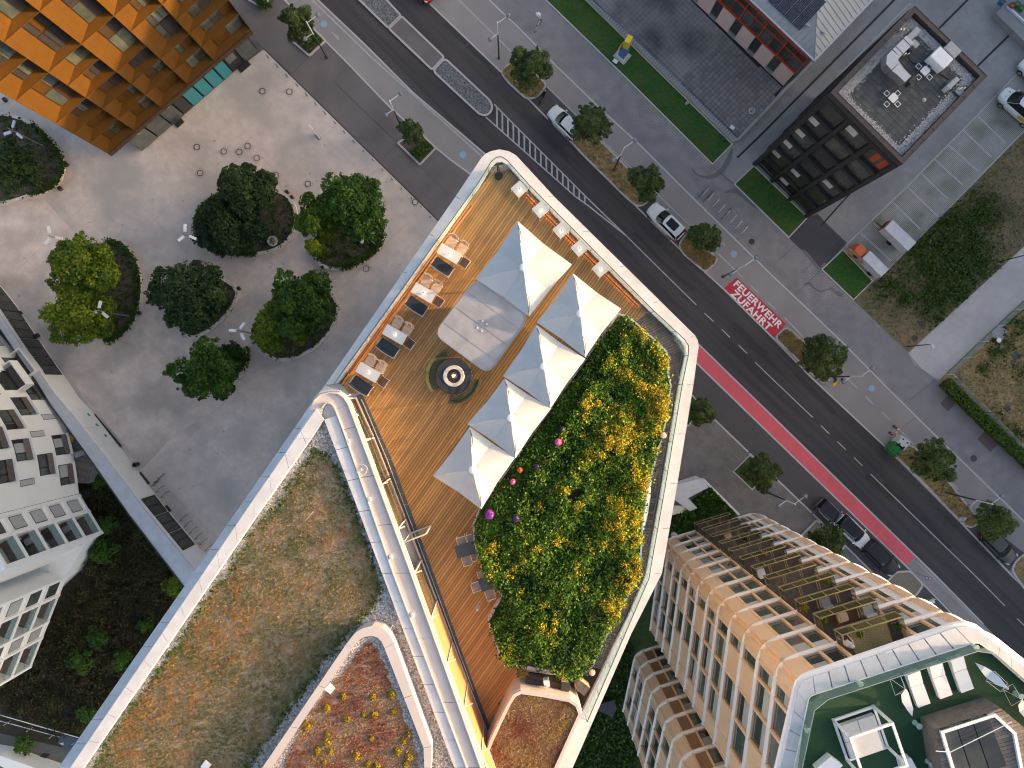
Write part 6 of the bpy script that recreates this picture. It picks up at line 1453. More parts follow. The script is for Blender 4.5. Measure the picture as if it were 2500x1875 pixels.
# balconies: things
def bpos(k, f, d=.5):
    a, b = Vector(NW), Vector(NE); u = (b-a).normalized(); n = Vector((-u.y, u.x)); q = a+u*(f*(b-a).length)+n*d; return (q.x, q.y, 2.4+FH*k+.345)
def rug(k, f0, f1, m, L):
    a, b = bpos(k, f0, .9), bpos(k, f1, .9); c, d = bpos(k, f1, -.95), bpos(k, f0, -.95); tag(MB().prism([a[:2], b[:2], c[:2], d[:2]], a[2], a[2]+.015).build('balcony_rug', m), L, 'rug')
m_rug = brickmat('yellow_tile_rug', (.42, .36, .05), (.46, .40, .07), (.5, .42, .32), .16, .16, .03, R(62), off=.5, bump=0)
rug(11, .42, .64, m_rug, 'yellow patterned rug on the topmost balcony of the tower'); rug(10, .44, .62, mat('striped_rug', (.30, .07, .04), (.08, .10, .07), 6, .9, stretch=(1, 3, 1)), 'dark red and green rug on the second balcony from the top')
def pot(k, f, L, r=.16, d=.55, m=lf_bright):
    p = bpos(k, f, d); t = thing('potted_plant', L, 'plant', p); MB().lathe((0, 0, 0), [(r*.6, 0), (r, .32), (r*.9, .34), (r*.8, .28)], 14).build('pot', m_chairw, t)
    make_crown('foliage', ring_lobes(r*1.6, .2, .7, 5, int(f*100)+k), 260, .09, m, k, t, .6)
pot(11, .46, 'potted green plant at the left end of the topmost balcony'); pot(10, .39, 'leafy pot on the left of the second balcony'); pot(9, .38, 'large yellow leaved bush on the third balcony from the top', .26, .5, lf_yb); pot(8, .66, 'potted plant at the right end of the fourth balcony'); pot(5, .55, 'red flowered pot plant on a balcony halfway down', .15, .7, lf_red); pot(3, .58, 'dark planter on one of the lowest balconies', .18, .6, lf_green); pot(11, .67, 'terracotta pot pair at the right end of the topmost balcony', .15, .3, lf_green)
for k, f, L, m in ((10, .655, 'pale upholstered armchair on the second balcony', m_canvas), (9, .52, 'grey sofa on the third balcony', m_canvas2), (6, .40, 'white chair on a middle balcony', m_whitem), (2, .5, 'pink mat chair on the lowest balcony', m_pink), (10, .5, 'round wooden balcony table on the second balcony', m_chairw)):
    p = bpos(k, f, .35); t = thing('balcony_chair', L, 'seat', p, R(18)); MB().prism(rounded([(-.3, -.28), (.3, -.28), (.3, .28), (-.3, .28)], .1, 4), .12, .45).build('seat', m, t)
    if 'table' not in L: MB().prism(rounded([(-.32, -.36), (.32, -.36), (.32, -.2), (-.32, -.2)], .06, 3), .1, .82).build('backrest', m, t)
    MB().lathe((0, 0, 0), [(.2, 0), (.2, .12)], 12).build('base', m_bark, t)
# a person on the topmost balcony
def person(loc, rz, label):
    t = thing('person', label, 'person', loc, rz)
    V = [((0, 0, .92), .135), ((0, .01, 1.12), .125), ((0, .02, 1.33), .15), ((0, .03, 1.46), .07), ((0, .04, 1.54), .055), ((0, .06, 1.63), .09), ((0, .07, 1.73), .08),
         ((.19, .02, 1.38), .06), ((.26, .10, 1.13), .045), ((.20, .30, 1.05), .032), ((.17, .38, 1.04), .028), ((-.19, .02, 1.38), .06), ((-.25, .10, 1.13), .045), ((-.19, .30, 1.05), .032), ((-.16, .38, 1.04), .028),
         ((.09, 0, .86), .10), ((.10, .02, .48), .062), ((.10, -.01, .09), .042), ((.11, .13, .04), .035), ((-.09, 0, .86), .10), ((-.10, .02, .48), .062), ((-.10, -.01, .09), .042), ((-.11, .13, .04), .035)]
    E = [(0, 1), (1, 2), (2, 3), (3, 4), (4, 5), (5, 6), (2, 7), (7, 8), (8, 9), (9, 10), (2, 11), (11, 12), (12, 13), (13, 14), (0, 15), (15, 16), (16, 17), (17, 18), (0, 19), (19, 20), (20, 21), (21, 22)]
    me = bpy.data.meshes.new('body'); me.from_pydata([v for v, r in V], E, []); me.materials.append(mat('skin', (.55, .30, .22), None, rough=.6)); o = bpy.data.objects.new('body', me); COL.objects.link(o); o.parent = t
    sk = o.modifiers.new('skin', 'SKIN'); 
    for i, (v, r) in enumerate(V): me.skin_vertices[0].data[i].radius = (r, r)
    me.skin_vertices[0].data[0].use_root = True; s2 = o.modifiers.new('smooth', 'SUBSURF'); s2.levels = 2; s2.render_levels = 2
    for sx in (-1, 1):   # hands: palm and five bent fingers on the rail
        hb = MB().tube([(sx*.165, .385, 1.04), (sx*.16, .43, 1.035), (sx*.155, .465, 1.025)], [.026, .034, .028], 8)
        for k in range(4): x = sx*(.131+.018*k); hb.tube([(x, .455, 1.03), (x, .49-.004*abs(k-1.5), 1.025), (x, .505-.006*abs(k-1.5), 1.0), (x, .50, .978+.004*abs(k-1.5))], [.0095, .009, .008, .006], 6)
        hb.tube([(sx*.142, .41, 1.04), (sx*.118, .44, 1.03), (sx*.112, .465, 1.01)], [.012, .010, .007], 6); hb.build('hand', MATS['skin'], t)
    MB().lathe((0, .02, 1.02), [(.165, -.12), (.16, .1), (.185, .3), (.17, .38), (.07, .43)], 16).build('shirt', m_canvas, t)
    MB().tube([(.10, .02, .45), (.09, 0, .88), (0, 0, .97)], [.085, .13, .15], 10).tube([(-.10, .02, .45), (-.09, 0, .88), (0, 0, .97)], [.085, .13, .15], 10).build('shorts', m_dslat, t)
    MB().ball((0, .055, 1.70), .115, 16, .75).build('cap', m_canvas, t); MB().prism([(-.08, .14), (.08, .14), (.06, .25), (-.06, .25)], 1.69, 1.705).build('cap_peak', m_canvas, t)
    mb = MB(); mb.tube([(0, .135, 1.66), (0, .165, 1.63), (0, .145, 1.615)], [.01, .016, .01], 6); mb.build('nose', MATS['skin'], t)
    mb = MB()
    for s in (-1, 1): mb.ball((s*.033, .142, 1.662), .010, 8)
    mb.build('eyes', m_black, t); mb = MB(); mb.box((0, .143, 1.59), (.045, .01, .01)); mb.build('mouth', m_champd, t)
    mb = MB()
    for s in (-1, 1): mb.ball((s*.10, .06, 1.64), .022, 8)
    mb.build('ears', MATS['skin'], t)
p = bpos(11, .365, .42); person(p, R(18), 'person in a white cap and shirt at the left end of the topmost balcony')
# things on the roof lawn
zl = ZT-.12
def rp(x, y, z=.35): return (*P(x, y, zl+z), zl)
def roof_lounger(x, y, L):
    t = thing('white_lounger', L, 'lounger', rp(x, y), R(110), 'white sun loungers on the roof lawn')
    MB().prism(rounded([(-.95, -.36), (.2, -.36), (.2, .36), (-.95, .36)], .04, 2), .0, .32).build('bed', m_whitem, t)
    MB().add([(.22, -.36, .0), (.95, -.36, .0), (.95, .36, .0), (.22, .36, .0), (.22, -.36, .32), (.98, -.36, .48), (.98, .36, .48), (.22, .36, .32)], [(4, 5, 6, 7), (0, 1, 5, 4), (1, 2, 6, 5), (2, 3, 7, 6), (3, 0, 4, 7)]).build('headrest', m_whitem, t)
roof_lounger(2243, 1683, 'white box lounger on the roof lawn, leftmost of three in a row'); roof_lounger(2297, 1662, 'white box lounger on the roof lawn, middle of three in a row'); roof_lounger(2349, 1647, 'white box lounger on the roof lawn, rightmost of three in a row')
def sail_chair(x, y, rz, L):
    t = thing('sling_lounger', L, 'lounger', rp(x, y, .4), rz, 'white faceted sling loungers')
    MB().add([(-.95, 0, .25), (-.5, -.16, .38), (0, -.24, .30), (.5, -.2, .5), (.9, 0, .85), (.5, .2, .5), (0, .24, .30), (-.5, .16, .38)], [(0, 1, 7), (1, 2, 6, 7), (2, 3, 5, 6), (3, 4, 5)]).add([(-.95, 0, .23), (-.5, -.16, .35), (0, -.24, .27), (.5, -.2, .47), (.9, 0, .82), (.5, .2, .47), (0, .24, .27), (-.5, .16, .35)], [(0, 7, 1), (1, 7, 6, 2), (2, 6, 5, 3), (3, 5, 4)]).build('sling', m_whitem, t)
    mb = MB()
    for a, b in (((.9, 0, .85), (1.3, -.3, 0)), ((.9, 0, .85), (1.3, .3, 0)), ((1.3, -.3, 0), (1.3, .3, 0)), ((.9, 0, .85), (.3, -.35, 0)), ((.9, 0, .85), (.3, .35, 0)), ((.3, -.35, 0), (.3, .35, 0)), ((.3, -.35, 0), (1.3, -.3, 0)), ((.3, .35, 0), (1.3, .3, 0)), ((-.5, 0, .36), (-.4, 0, 0))): mb.tube([a, b], .013, 5)
    mb.build('wire_frame', m_whitem, t)
sail_chair(2215, 1712, R(112), 'white faceted sling lounger left of the three box loungers'); sail_chair(2418, 1648, R(-40), 'white faceted sling lounger by the right edge of the roof lawn'); sail_chair(2502, 1735, R(120), 'white sling lounger cut by the right edge of the picture')
c = rp(2120, 1810, 1.0); t = thing('daybed_pavilion', 'white cube framed daybed on the roof lawn', 'daybed', c, R(19))
for i in range(2):
    for j in range(2): MB().prism([(-1.0+i*.98, -.95+j*.95), (-.05+i*.98, -.95+j*.95), (-.05+i*.98, -.03+j*.95), (-1.0+i*.98, -.03+j*.95)], .15, .45).build('cushion', m_canvas, t)
mb = MB()
for x in (-1.15, 1.15):
    for y in (-1.15, 1.15): mb.box((x, y, 1.05), (.13, .13, 2.1))
for s in (-1, 1): mb.box((0, s*1.15, 2.1), (2.43, .13, .13)); mb.box((s*1.15, 0, 2.1), (.13, 2.17, .13)); mb.box((0, s*1.15, .1), (2.17, .13, .13)); mb.box((s*1.15, 0, .1), (.13, 2.17, .13))
mb.build('frame', m_whitem, t); mb = MB(); mb.prism([(-1.08, .0), (.3, .0), (.3, 1.08), (-1.08, 1.08)], 2.05, 2.075); mb.build('shade', m_canvas, t)
for x, y, L in ((2020, 1872, 'angular white lounge block at the bottom edge of the roof lawn'), (2215, 1868, 'white square stool at the bottom edge beside the daybed')):
    c = rp(x, y); t = thing('lounge_block', L, 'lounge block', c, R(40 if x < 2100 else 20)); s = .7 if x < 2100 else .4; MB().prism(rounded([(-s, -.4), (s, -.4), (s*.7, .4), (-s*.8, .4)], .06, 3), 0, .5).build('body', m_whitem, t)
for i, (x, y, L) in enumerate(((2100, 1670, 'pale green glass stool by the left end of the roof edge'), (1971, 1783, 'pale glass stool on the left side of the roof lawn'), (2244, 1773, 'pale green glass stool at the corner of the timber roof house'), (2276, 1868, 'pale glass stool at the bottom edge of the roof lawn'), (2383, 1581, 'pale glass stool in the far corner of the roof lawn'), (2492, 1700, 'pale glass stool at the right edge of the picture'))):
    c = rp(x, y, .45); t = thing('glass_stool', L, 'stool', c, 0, 'pale glass drum stools on the roof lawn'); MB().lathe((0, 0, 0), [(.15, 0), (.10, .25), (.16, .5), (.14, .52), (.01, .52)], 16).build('drum', mat('pale_green_glass', (.36, .50, .45), None, rough=.25) if 'pale_green_glass' not in MATS else MATS['pale_green_glass'], t)
# timber roof house with skylight
rh = thing('roof_house', 'timber clad roof house with a framed dark skylight on the tower', 'roof house', rp(2400, 1830)); zh = zl+1.5
hp4 = PL([(2246, 1750), (2401, 1701), (2500, 1783), (2650, 1900), (2640, 2010), (2285, 1990)], zl); MB().prism(hp4, zl, zh-.03).build('wall', m_gwood, rh, True)
bd = boards(hp4, R(17), .20, .015, zh, .03, 3, 7)
for p in bd[:200]: MB().prism(p, zh-.03, zh+random.Random(p[0][0]).uniform(0, .004), False).build('roof_board', m_gwood, rh, True)
sk = PL([(2281, 1772), (2407, 1731), (2455, 1775), (2475, 1880), (2330, 1935)], zl+.9); MB().ribbon(sk, .16, zh, zh+.16, True).build('skylight_frame', m_whitem, rh, True)
s0, s1, s2, s3 = [Vector(P(x, y, zh)) for x, y in ((2292, 1780), (2408, 1741), (2455, 1865), (2335, 1920))]
for k in range(3):
    q = [s0.lerp(s1, k/3+.01), s0.lerp(s1, (k+1)/3-.01), s3.lerp(s2, (k+1)/3-.01), s3.lerp(s2, k/3+.01)]; MB().prism([tuple(x) for x in q], zh+.02, zh+.10).build('skylight_pane', m_panedk, rh, True)
MB().tube([(*P(2278, 1828, zh), zh+.25), (*P(2312, 1830, zh), zh+.28), (*P(2462, 1756, zh), zh+.28)], .025, 6).build('safety_rail', m_whitem, rh, True)
# ================================================================ BLACK OFFICE CUBE, upper right
ZK = 19.6
kt = PL([(2233, 13), (2411, 185), (2204, 401), (2028, 226)], ZK); kb_ = [Vector(q) for q in kt]
cube = thing('black_office_cube', 'black steel and glass office block with a slab covered roof and silver ductwork', 'building', (sum(q[0] for q in kt)/4, sum(q[1] for q in kt)/4, 0))
def kpart(mb, name, m, parent=None): return mb.build(name, m, parent or cube, True)
cc_ = sum(kb_, Vector((0, 0)))/4
def ins(d): return offset_line(kt, d if (Vector(offset_line(kt, d, True)[0])-cc_).length < (kb_[0]-cc_).length else -d, True)
kpart(MB().prism(ins(.35), 0, ZK-.9), 'core', m_black)
kpart(MB().ribbon(ins(.19), .38, ZK-.75, ZK, True), 'parapet', m_dsteel); kpart(MB().ribbon(ins(.03), .06, ZK-.1, ZK+.03, True).ribbon(ins(.40), .05, ZK-.1, ZK+.03, True), 'coping_edge', m_cor)
mb = MB(); ip = ins(.19)
for i in range(4):
    a, b = Vector(ip[i]), Vector(ip[(i+1) % 4]); n = int((b-a).length/1.15)
    for k in range(1, n): q = a.lerp(b, k/n); mb.box((q.x, q.y, ZK+.01), (.03, .42, .03), math.atan2((b-a).y, (b-a).x))
kpart(mb, 'coping_joints', m_black)
rf_ = ins(.42); kpart(MB().prism(rf_, ZK-1.0, ZK-.62), 'roof_base', m_joint)
sl_ = ins(1.15); A45 = math.atan2((kb_[1]-kb_[0]).y, (kb_[1]-kb_[0]).x)
pb = kpart(MB().sheet(sl_, ZK-.615), 'slab_bed', m_joint); slabs(sl_, .42, A45, ZK-.615, .05, m_slab, 'roof_slab', pb, (cc_.x, cc_.y), m_joint, gap=.02)
kpart(MB().ribbon(ins(.78), .72, ZK-.62, ZK-.58, True), 'pebble_border', m_gravel)
ring = np.vstack([np.array(resample(ins(.78)+[ins(.78)[0]], .012)) for _ in range(3)]); rng = np.random.default_rng(31); ring = ring+rng.normal(0, .22, ring.shape); ring = ring[inside_np(rf_, ring[:, 0], ring[:, 1])]
n = len(ring); C = np.column_stack([ring, np.full(n, ZK-.575)]); s = .055*rng.uniform(.5, 1.5, n); a = rng.uniform(0, 6.28, n)
V = np.stack([C+np.column_stack([np.cos(a+k*1.571)*s, np.sin(a+k*1.571)*s, np.zeros(n)]) for k in range(4)]+[C+np.column_stack([s*0, s*0, s])], 1).reshape(-1, 3); Fq = ((np.arange(n)*5)[:, None, None]+np.array([[[0, 1, 4], [1, 2, 4], [2, 3, 4], [3, 0, 4]]])).reshape(-1, 3)
o = link('pebbles', poly_mesh('pebbles', V, Fq, np.repeat(rng.random(n), 5)), m_stone, cube, True); o['kind'] = 'stuff'
# glazed fronts
for wi, (p, q) in enumerate(((3, 2), (0, 3))):
    a, b = kb_[p], kb_[q]; u = (b-a).normalized(); n = Vector((u.y, -u.x)); n = n if n.dot(-a) > 0 else -n; L = (b-a).length; nc = 3 if wi == 0 else 4
    def bx(mb, s0, s1, d0, d1, z0, z1): return mb.prism([tuple(a+u*s0+n*d0), tuple(a+u*s1+n*d0), tuple(a+u*s1+n*d1), tuple(a+u*s0+n*d1)], z0, z1)
    for k in range(6):
        z = .2+3.1*k; kpart(bx(MB(), 0, L, .0, -.4, z+2.55, z+3.05), 'floor_beam', m_black)
        for c in range(nc):
            s0, s1 = L*c/nc+.28, L*(c+1)/nc-.28
            f = kpart(bx(MB(), s0, s1, -.28, -.36, z, z+2.55), 'window', m_frame); kpart(bx(MB(), s0+.05, s1-.05, -.26, -.29, z+.08, z+2.5), 'pane', m_panedk, f)
            if random.Random(k*7+c+wi).random() < .4: kpart(bx(MB(), s0+.05, s0+(s1-s0)*.5, -.245, -.262, z+1.2, z+2.5), 'blind', m_blind, f)
            if wi == 0 and k == 5 and c == 2: kpart(bx(MB(), s0+.6, s0+1.1, -.245, -.262, z+.5, z+2.3).prism([tuple(a+u*(s0+1.4)+n*-.245), tuple(a+u*(s0+1.9)+n*-.245), tuple(a+u*(s0+1.9)+n*-.262), tuple(a+u*(s0+1.4)+n*-.262)], z+.5, z+2.3), 'wall_picture', m_redf, f)
    for c in range(nc+1): s = min(max(L*c/nc, .2), L-.2); kpart(bx(MB(), s-.2, s+.2, .06, -.4, 0, ZK-.75), 'column', m_black)
# roof plant
zk = ZK-.57
def kp(x, y, z=.6): return (*P(x, y, zk+z), zk)
rd = R(-44)
dt = thing('silver_duct', 'bent silver ventilation duct on the black office roof', 'duct', kp(2200, 110)); 
def duct(pts, wds, z0, z1, name):
    L = offset_line(pts, 1); A = []; B = []
    for p, q, w_ in zip(pts, L, wds): v = (Vector(q)-Vector(p)).normalized(); A.append(tuple(Vector(p)+v*w_/2)); B.append(tuple(Vector(p)-v*w_/2))
    MB().strip(A, B, z0, z1).build(name, m_steel, dt, True)
duct(PL([(2222, 96), (2205, 113), (2188, 130)], zk+1.2), [.85, .85, .85], zk+.3, zk+1.25, 'straight_run'); duct(PL([(2187, 131), (2178, 142), (2177, 152), (2186, 162)], zk+1.2), [.85, .95, .95, .9], zk+.3, zk+1.25, 'elbow'); duct(PL([(2187, 163), (2200, 176), (2217, 193)], zk+1.2), [.9, .7, .7], zk+.35, zk+1.2, 'outlet_run')
q = P(2224, 198, zk+.8); MB().box((q[0], q[1], zk+.75), (.3, .75, .75), rd).build('outlet_hood', m_black, dt, True)
mb = MB()
for x, y in ((2215, 103), (2196, 122)): q = P(x, y, zk+1.26); mb.box((q[0], q[1], zk+1.26), (.03, .88, .03), R(45))
mb.build('flange', m_dsteel, dt, True)
def unit(x, y, dx, dy, h, L, m, top=None, grp=None, nm='air_handler', cat='air handler'):
    t = thing(nm, L, cat, kp(x, y, h), rd, grp); MB().box((0, 0, h/2+.08), (dx, dy, h)).build('casing', m, t); MB().box((0, 0, .04), (dx*.9, dy*.9, .08)).build('base', m_dsteel, t)
    if top:
        for i in range(6): MB().box((-dx/2+dx*(i+.5)/6, 0, h+.11), (dx/6-.05, dy*.94, .05)).build('slat', m_whitem, t)
    else: MB().prism(rounded([(-dx*.42, -dy*.42), (dx*.42, -dy*.42), (dx*.42, dy*.42), (-dx*.42, dy*.42)], .08, 3), h+.08, h+.10).build('lid', m_zinc, t)
    return t
unit(2298, 142, 1.5, 1.15, .9, 'white slatted air conditioner on the black office roof', m_whitem, True); unit(2325, 122, 1.2, .85, .8, 'grey lidded roof unit next to the white slatted one', m_zinc); unit(2233, 108, .6, .5, .6, 'small grey box beside the silver duct', m_zinc); unit(2228, 85, .5, 1.4, .5, 'long low grey box at the head of the silver duct', m_zinc)
unit(2327, 203, .35, 1.05, .9, 'thin pale condenser standing near the right corner of the black office roof', m_canvas)
unit(2342, 225, .8, .6, .25, 'flat blue grey curb with two pipe cowls near the right corner', m_slate)
for x, y, L in ((2181, 239, 'white square table with four folded seats alone in the roof middle'), (2259, 173, 'white square table with four seats between duct and air conditioner')):
    t = thing('roof_dome', L, 'table set', kp(x, y, .4), 0); MB().prism(rounded([(-.44, 0), (0, -.44), (.44, 0), (0, .44)], .08, 3), .35, .42).build('top', m_table, t)
    for k in range(4):
        a = R(45+90*k)+R(0); c = (.62*math.cos(a), .62*math.sin(a)); f = MB().ribbon([(c[0]+.25*math.cos(a+R(45)+i*1.571), c[1]+.25*math.sin(a+R(45)+i*1.571)) for i in range(4)], .04, .2, .25, True).build('seat_frame', m_whitem, t); MB().box((c[0], c[1], .2), (.32, .32, .03), a).build('seat_mesh', m_dsteel, f)
    MB().tube([(0, 0, 0), (0, 0, .36)], .06, 8).build('stem', m_steel, t)
mb = MB().tube([P3(2215, 122, zk+.05), P3(2222, 148, zk+.05), P3(2235, 156, zk+.05), P3(2262, 152, zk+.05), P3(2275, 158, zk+.05), P3(2290, 178, zk+.05), P3(2318, 193, zk+.05)], .05, 6); tag(mb.build('roof_pipe', m_black), 'curving black pipe linking the roof units of the black office', 'pipe')
for x, y, L in ((2200, 74, 'pair of polished pipe cowls by the upper left parapet of the black office'), (2211, 134, 'polished bent pipe below the silver duct'), (2347, 218, 'polished pipe cowls near the right corner of the black office roof')):
    t = thing('pipe_cowl', L, 'pipe', kp(x, y, .5)); 
    for s in (-1, 1): MB().tube([(s*.13, 0, 0), (s*.13, 0, .5), (s*.13+.05, .05, .62), (s*.13+.14, .1, .6)], .05, 8).build('cowl', m_chrome, t)
c = kp(2257, 243, .1); t = thing('roof_drain', 'round pale roof drain lid among the roof slabs', 'drain', c); MB().lathe((0, 0, 0), [(.17, 0), (.17, .08), (.05, .11)], 16).build('lid', m_zinc, t)
# ================================================================ PINK HOUSE with red windows, top right
pk = thing('pink_pavilion', 'pink rendered building with red framed glazing, a grey metal roof and solar panels', 'building', (*P(1880, 60), 0))
pa, pb2 = Vector(P(1690, 2)), Vector(P(1912, 213)); u = (pb2-pa).normalized(); n = Vector((u.y, -u.x)); n = n if n.dot(-pa) > 0 else -n; pa = pa-u*9; L = (pb2-pa).length
def px_(mb, s0, s1, d0, d1, z0, z1): return mb.prism([tuple(pa+u*s0+n*d0), tuple(pa+u*s1+n*d0), tuple(pa+u*s1+n*d1), tuple(pa+u*s0+n*d1)], z0, z1)
def ppart(mb, name, m, parent=None): return mb.build(name, m, parent or pk, True)
ppart(px_(MB(), 0, L, -.25, -9, 0, 7.6), 'core', m_panedk); ppart(px_(MB(), 0, L, .1, -.3, 0, .12), 'plinth', m_black)
s = L-.1; k = 0
while s > .5:
    ppart(px_(MB(), s-1.75, s, .0, -.25, .2, 3.5), 'wall_panel', m_pink); f = ppart(px_(MB(), s-2.75, s-1.75, -.15, -.24, .6, 3.5), 'window', m_frame); ppart(px_(MB(), s-2.68, s-1.82, -.13, -.16, .7, 3.4), 'pane', m_panedk, f); ppart(px_(MB(), s-2.75, s-1.75, .03, -.2, .15, .6), 'sill', m_zinc); s -= 2.75
mb = px_(MB(), 0, L, .12, -.2, 3.5, 3.78); px_(mb, 0, L, .12, -.2, 6.9, 7.2); px_(mb, 0, L, .1, -.15, 5.75, 5.9)
ppart(mb, 'red_rail', m_redf)
s = L
while s > .5:
    ppart(px_(MB(), s-.14, s, .12, -.2, 3.78, 6.9), 'red_mullion', m_redf)
    for j in range(2): 
        s0 = s-.14-1.25*(j+1)+.03; ppart(px_(MB(), s0, s0+1.19, -.02, -.08, 3.8, 5.74), 'glazing_pane', m_panedk if (int(s)+j) % 2 else m_pane); ppart(px_(MB(), s0, s0+1.19, -.02, -.08, 5.92, 6.88), 'glazing_pane', m_panedk)
    ppart(px_(MB(), s-1.42, s-1.36, .08, -.1, 3.78, 6.9), 'red_mullion', m_redf); s -= 2.64
rz0 = 8.3; e0 = pa+n*.55; e1 = pb2+n*.55+u*.5; w_ = 10.0
ea, eb, ec, ed = e0, e1, e1-n*w_, e0-n*w_; r0 = e0-n*w_/2+Vector((0, 0)); r1 = e1-n*w_/2-u*w_/2
RFm = MB().add([(*ea, rz0), (*eb, rz0), (*ec, rz0), (*ed, rz0), (*r0, rz0+1.5), (*r1, rz0+1.5)], [(0, 1, 5, 4), (1, 2, 5), (2, 3, 4, 5), (0, 3, 2, 1)]); ppart(RFm, 'roof', m_zinc)
ppart(MB().ribbon([tuple(ea), tuple(eb), tuple(ec)], .16, rz0-.15, rz0+.04), 'gutter', m_steel)
mb = MB()
for k in range(1, 34):
    sq = k*.55
    if sq < L: 
        b = eb-u*sq; t = min(1, sq/(w_/2)) ; e = b-n*(w_/2)*t; mb.tube([(*b, rz0+.02), (*e, rz0+1.5*t+.02)], .022, 4)
    if sq < w_:
        b = eb-n*sq; t = (1-abs(sq-w_/2)/(w_/2)); e = b-u*(w_/2)*t; mb.tube([(*b, rz0+.02), (*e, rz0+1.5*t+.02)], .022, 4)
mb.tube([(*eb, rz0+.02), (*r1, rz0+1.52)], .03, 5); mb.tube([(*r0, rz0+1.52), (*r1, rz0+1.52)], .03, 5)
ppart(mb, 'standing_seams', m_zinc)
for i in range(4):
    for j in range(3):
        s0 = 3.0+1.05*i; d0 = .9+1.05*j; q = []
        for ss, dd in ((s0, d0), (s0+1.0, d0), (s0+1.0, d0+1.0), (s0, d0+1.0)): b = eb-u*ss-n*dd; q.append((b.x, b.y, rz0+1.5*dd/(w_/2)+.10))
        ppart(MB().add(q+[(x, y, z-.04) for x, y, z in q], [(0, 3, 2, 1), (4, 5, 6, 7), (0, 1, 5, 4), (1, 2, 6, 5), (2, 3, 7, 6), (3, 0, 4, 7)]), 'solar_panel', m_pv)
        lm = MB()
        for f in (.0, .17, .33, .5, .67, .83, 1.0): a = Vector(q[0]).lerp(Vector(q[1]), f); b = Vector(q[3]).lerp(Vector(q[2]), f); lm.tube([(a.x, a.y, a.z+.01), (b.x, b.y, b.z+.01)], .008, 3)
        ppart(lm, 'cell_lines', m_zinc)
mb = MB()
for x, y in ((1973, 61), (2013, 79)): q = P(x, y, 8.9); mb.box((q[0], q[1], 8.85), (.12, .5, .1), R(60)).box((q[0], q[1], 8.95), (.3, .08, .05), R(60))
ppart(mb, 'roof_hook', m_steel)
# garden walls round the courtyard and the drive
def wallrun(pts, wd, h, m, name, label, cat='wall'):
    t = thing(name, label, cat, (*P(*pts[0]), 0)); MB().ribbon(PL(pts), wd, 0, h).build('wall', m, t, True); MB().ribbon(PL(pts), wd+.08, h, h+.06).build('coping', m_zinc, t, True); return t
t = wallrun([(1300, -140), (1429, -2), (1610, 168), (1793, 346)], .28, .55, m_kerb, 'garden_wall', 'long low wall with a slatted metal top between lawn and slabbed courtyard')
mb = MB(); gwl = by_length(PL([(1429, -2), (1610, 168), (1793, 346)]), .32)
for a, b in zip(gwl, gwl[1:]): d = (Vector(b)-Vector(a)); mb.box((a[0], a[1], .62), (.05, .30, .04), math.atan2(d.y, d.x))
mb.build('coping_slats', m_dsteel, t, True)
wallrun([(1797, 345), (1880, 258), (1930, 205)], .22, .5, m_kerb, 'courtyard_wall', 'short low wall closing the slabbed courtyard at its lower end'); wallrun([(1930, 206), (1987, 147), (2135, -6)], .2, .45, m_kerb, 'drive_wall', 'low wall with pale coping along the drive beside the pink building')
# white angular canopy wall in the lower garden
cw = thing('white_entrance_canopy', 'angular white concrete canopy and wall between terrace edge and ribbed tower', 'canopy', (*P(1690, 1210), 0))
MB().prism(PL([(1600, 1210), (1640, 1186), (1713, 1167), (1720, 1171), (1730, 1190), (1680, 1216), (1702, 1240), (1684, 1248), (1640, 1215)], 2.6), 2.3, 2.6).build('roof', m_white, cw, True)
MB().prism(PL([(1636, 1192), (1712, 1168), (1728, 1192), (1680, 1216), (1648, 1200)], 2.4), 0, 2.28).build('wall', m_white_wall, cw, True)
MB().prism(PL([(1560, 1270), (1640, 1235), (1703, 1240), (1684, 1249), (1640, 1258), (1566, 1285)], .9), 0, .9).build('low_wall', m_white_wall, cw, True)
MB().ribbon(PL([(1717, 1170), (1760, 1212), (1805, 1257)], .8), .22, 0, .8).build('garden_wall', m_white_wall, cw, True)
for x, y in ((1752, 1266), (1645, 1306), (1828, 1290)): q = P(x, y, 1.0); MB().tube([(q[0], q[1], 0), (q[0], q[1], 2.4)], .32, 12).build('column', m_rib, tower, True)
gp2 = PL([(1690, 1225), (1735, 1190), (1800, 1260), (1740, 1275), (1650, 1310), (1600, 1330), (1620, 1275)], .5)
weeds('entrance_planting', gp2, 5200, lf_green, 401, .22, .05, 1.0, .45)
weeds('entrance_planting', PL([(1560, 1240), (1610, 1215), (1660, 1245), (1600, 1268)], .5), 1200, lf_bright, 402, .2, .05, .6, .4)
weeds('rear_lawn_growth', PL([(1420, 1640), (1540, 1560), (1570, 1700), (1560, 1900), (1380, 1900)], 0), 5200, lf_green, 403, .22, .03, .5, .22)
tag(MB().prism(PL([(1465, 1720), (1500, 1708), (1506, 1730), (1496, 1752), (1462, 1735)], .9), 0, .9).build('ventilation_box', m_dsteel), 'dark metal vent box in the gap between terrace and ribbed block', 'vent box')
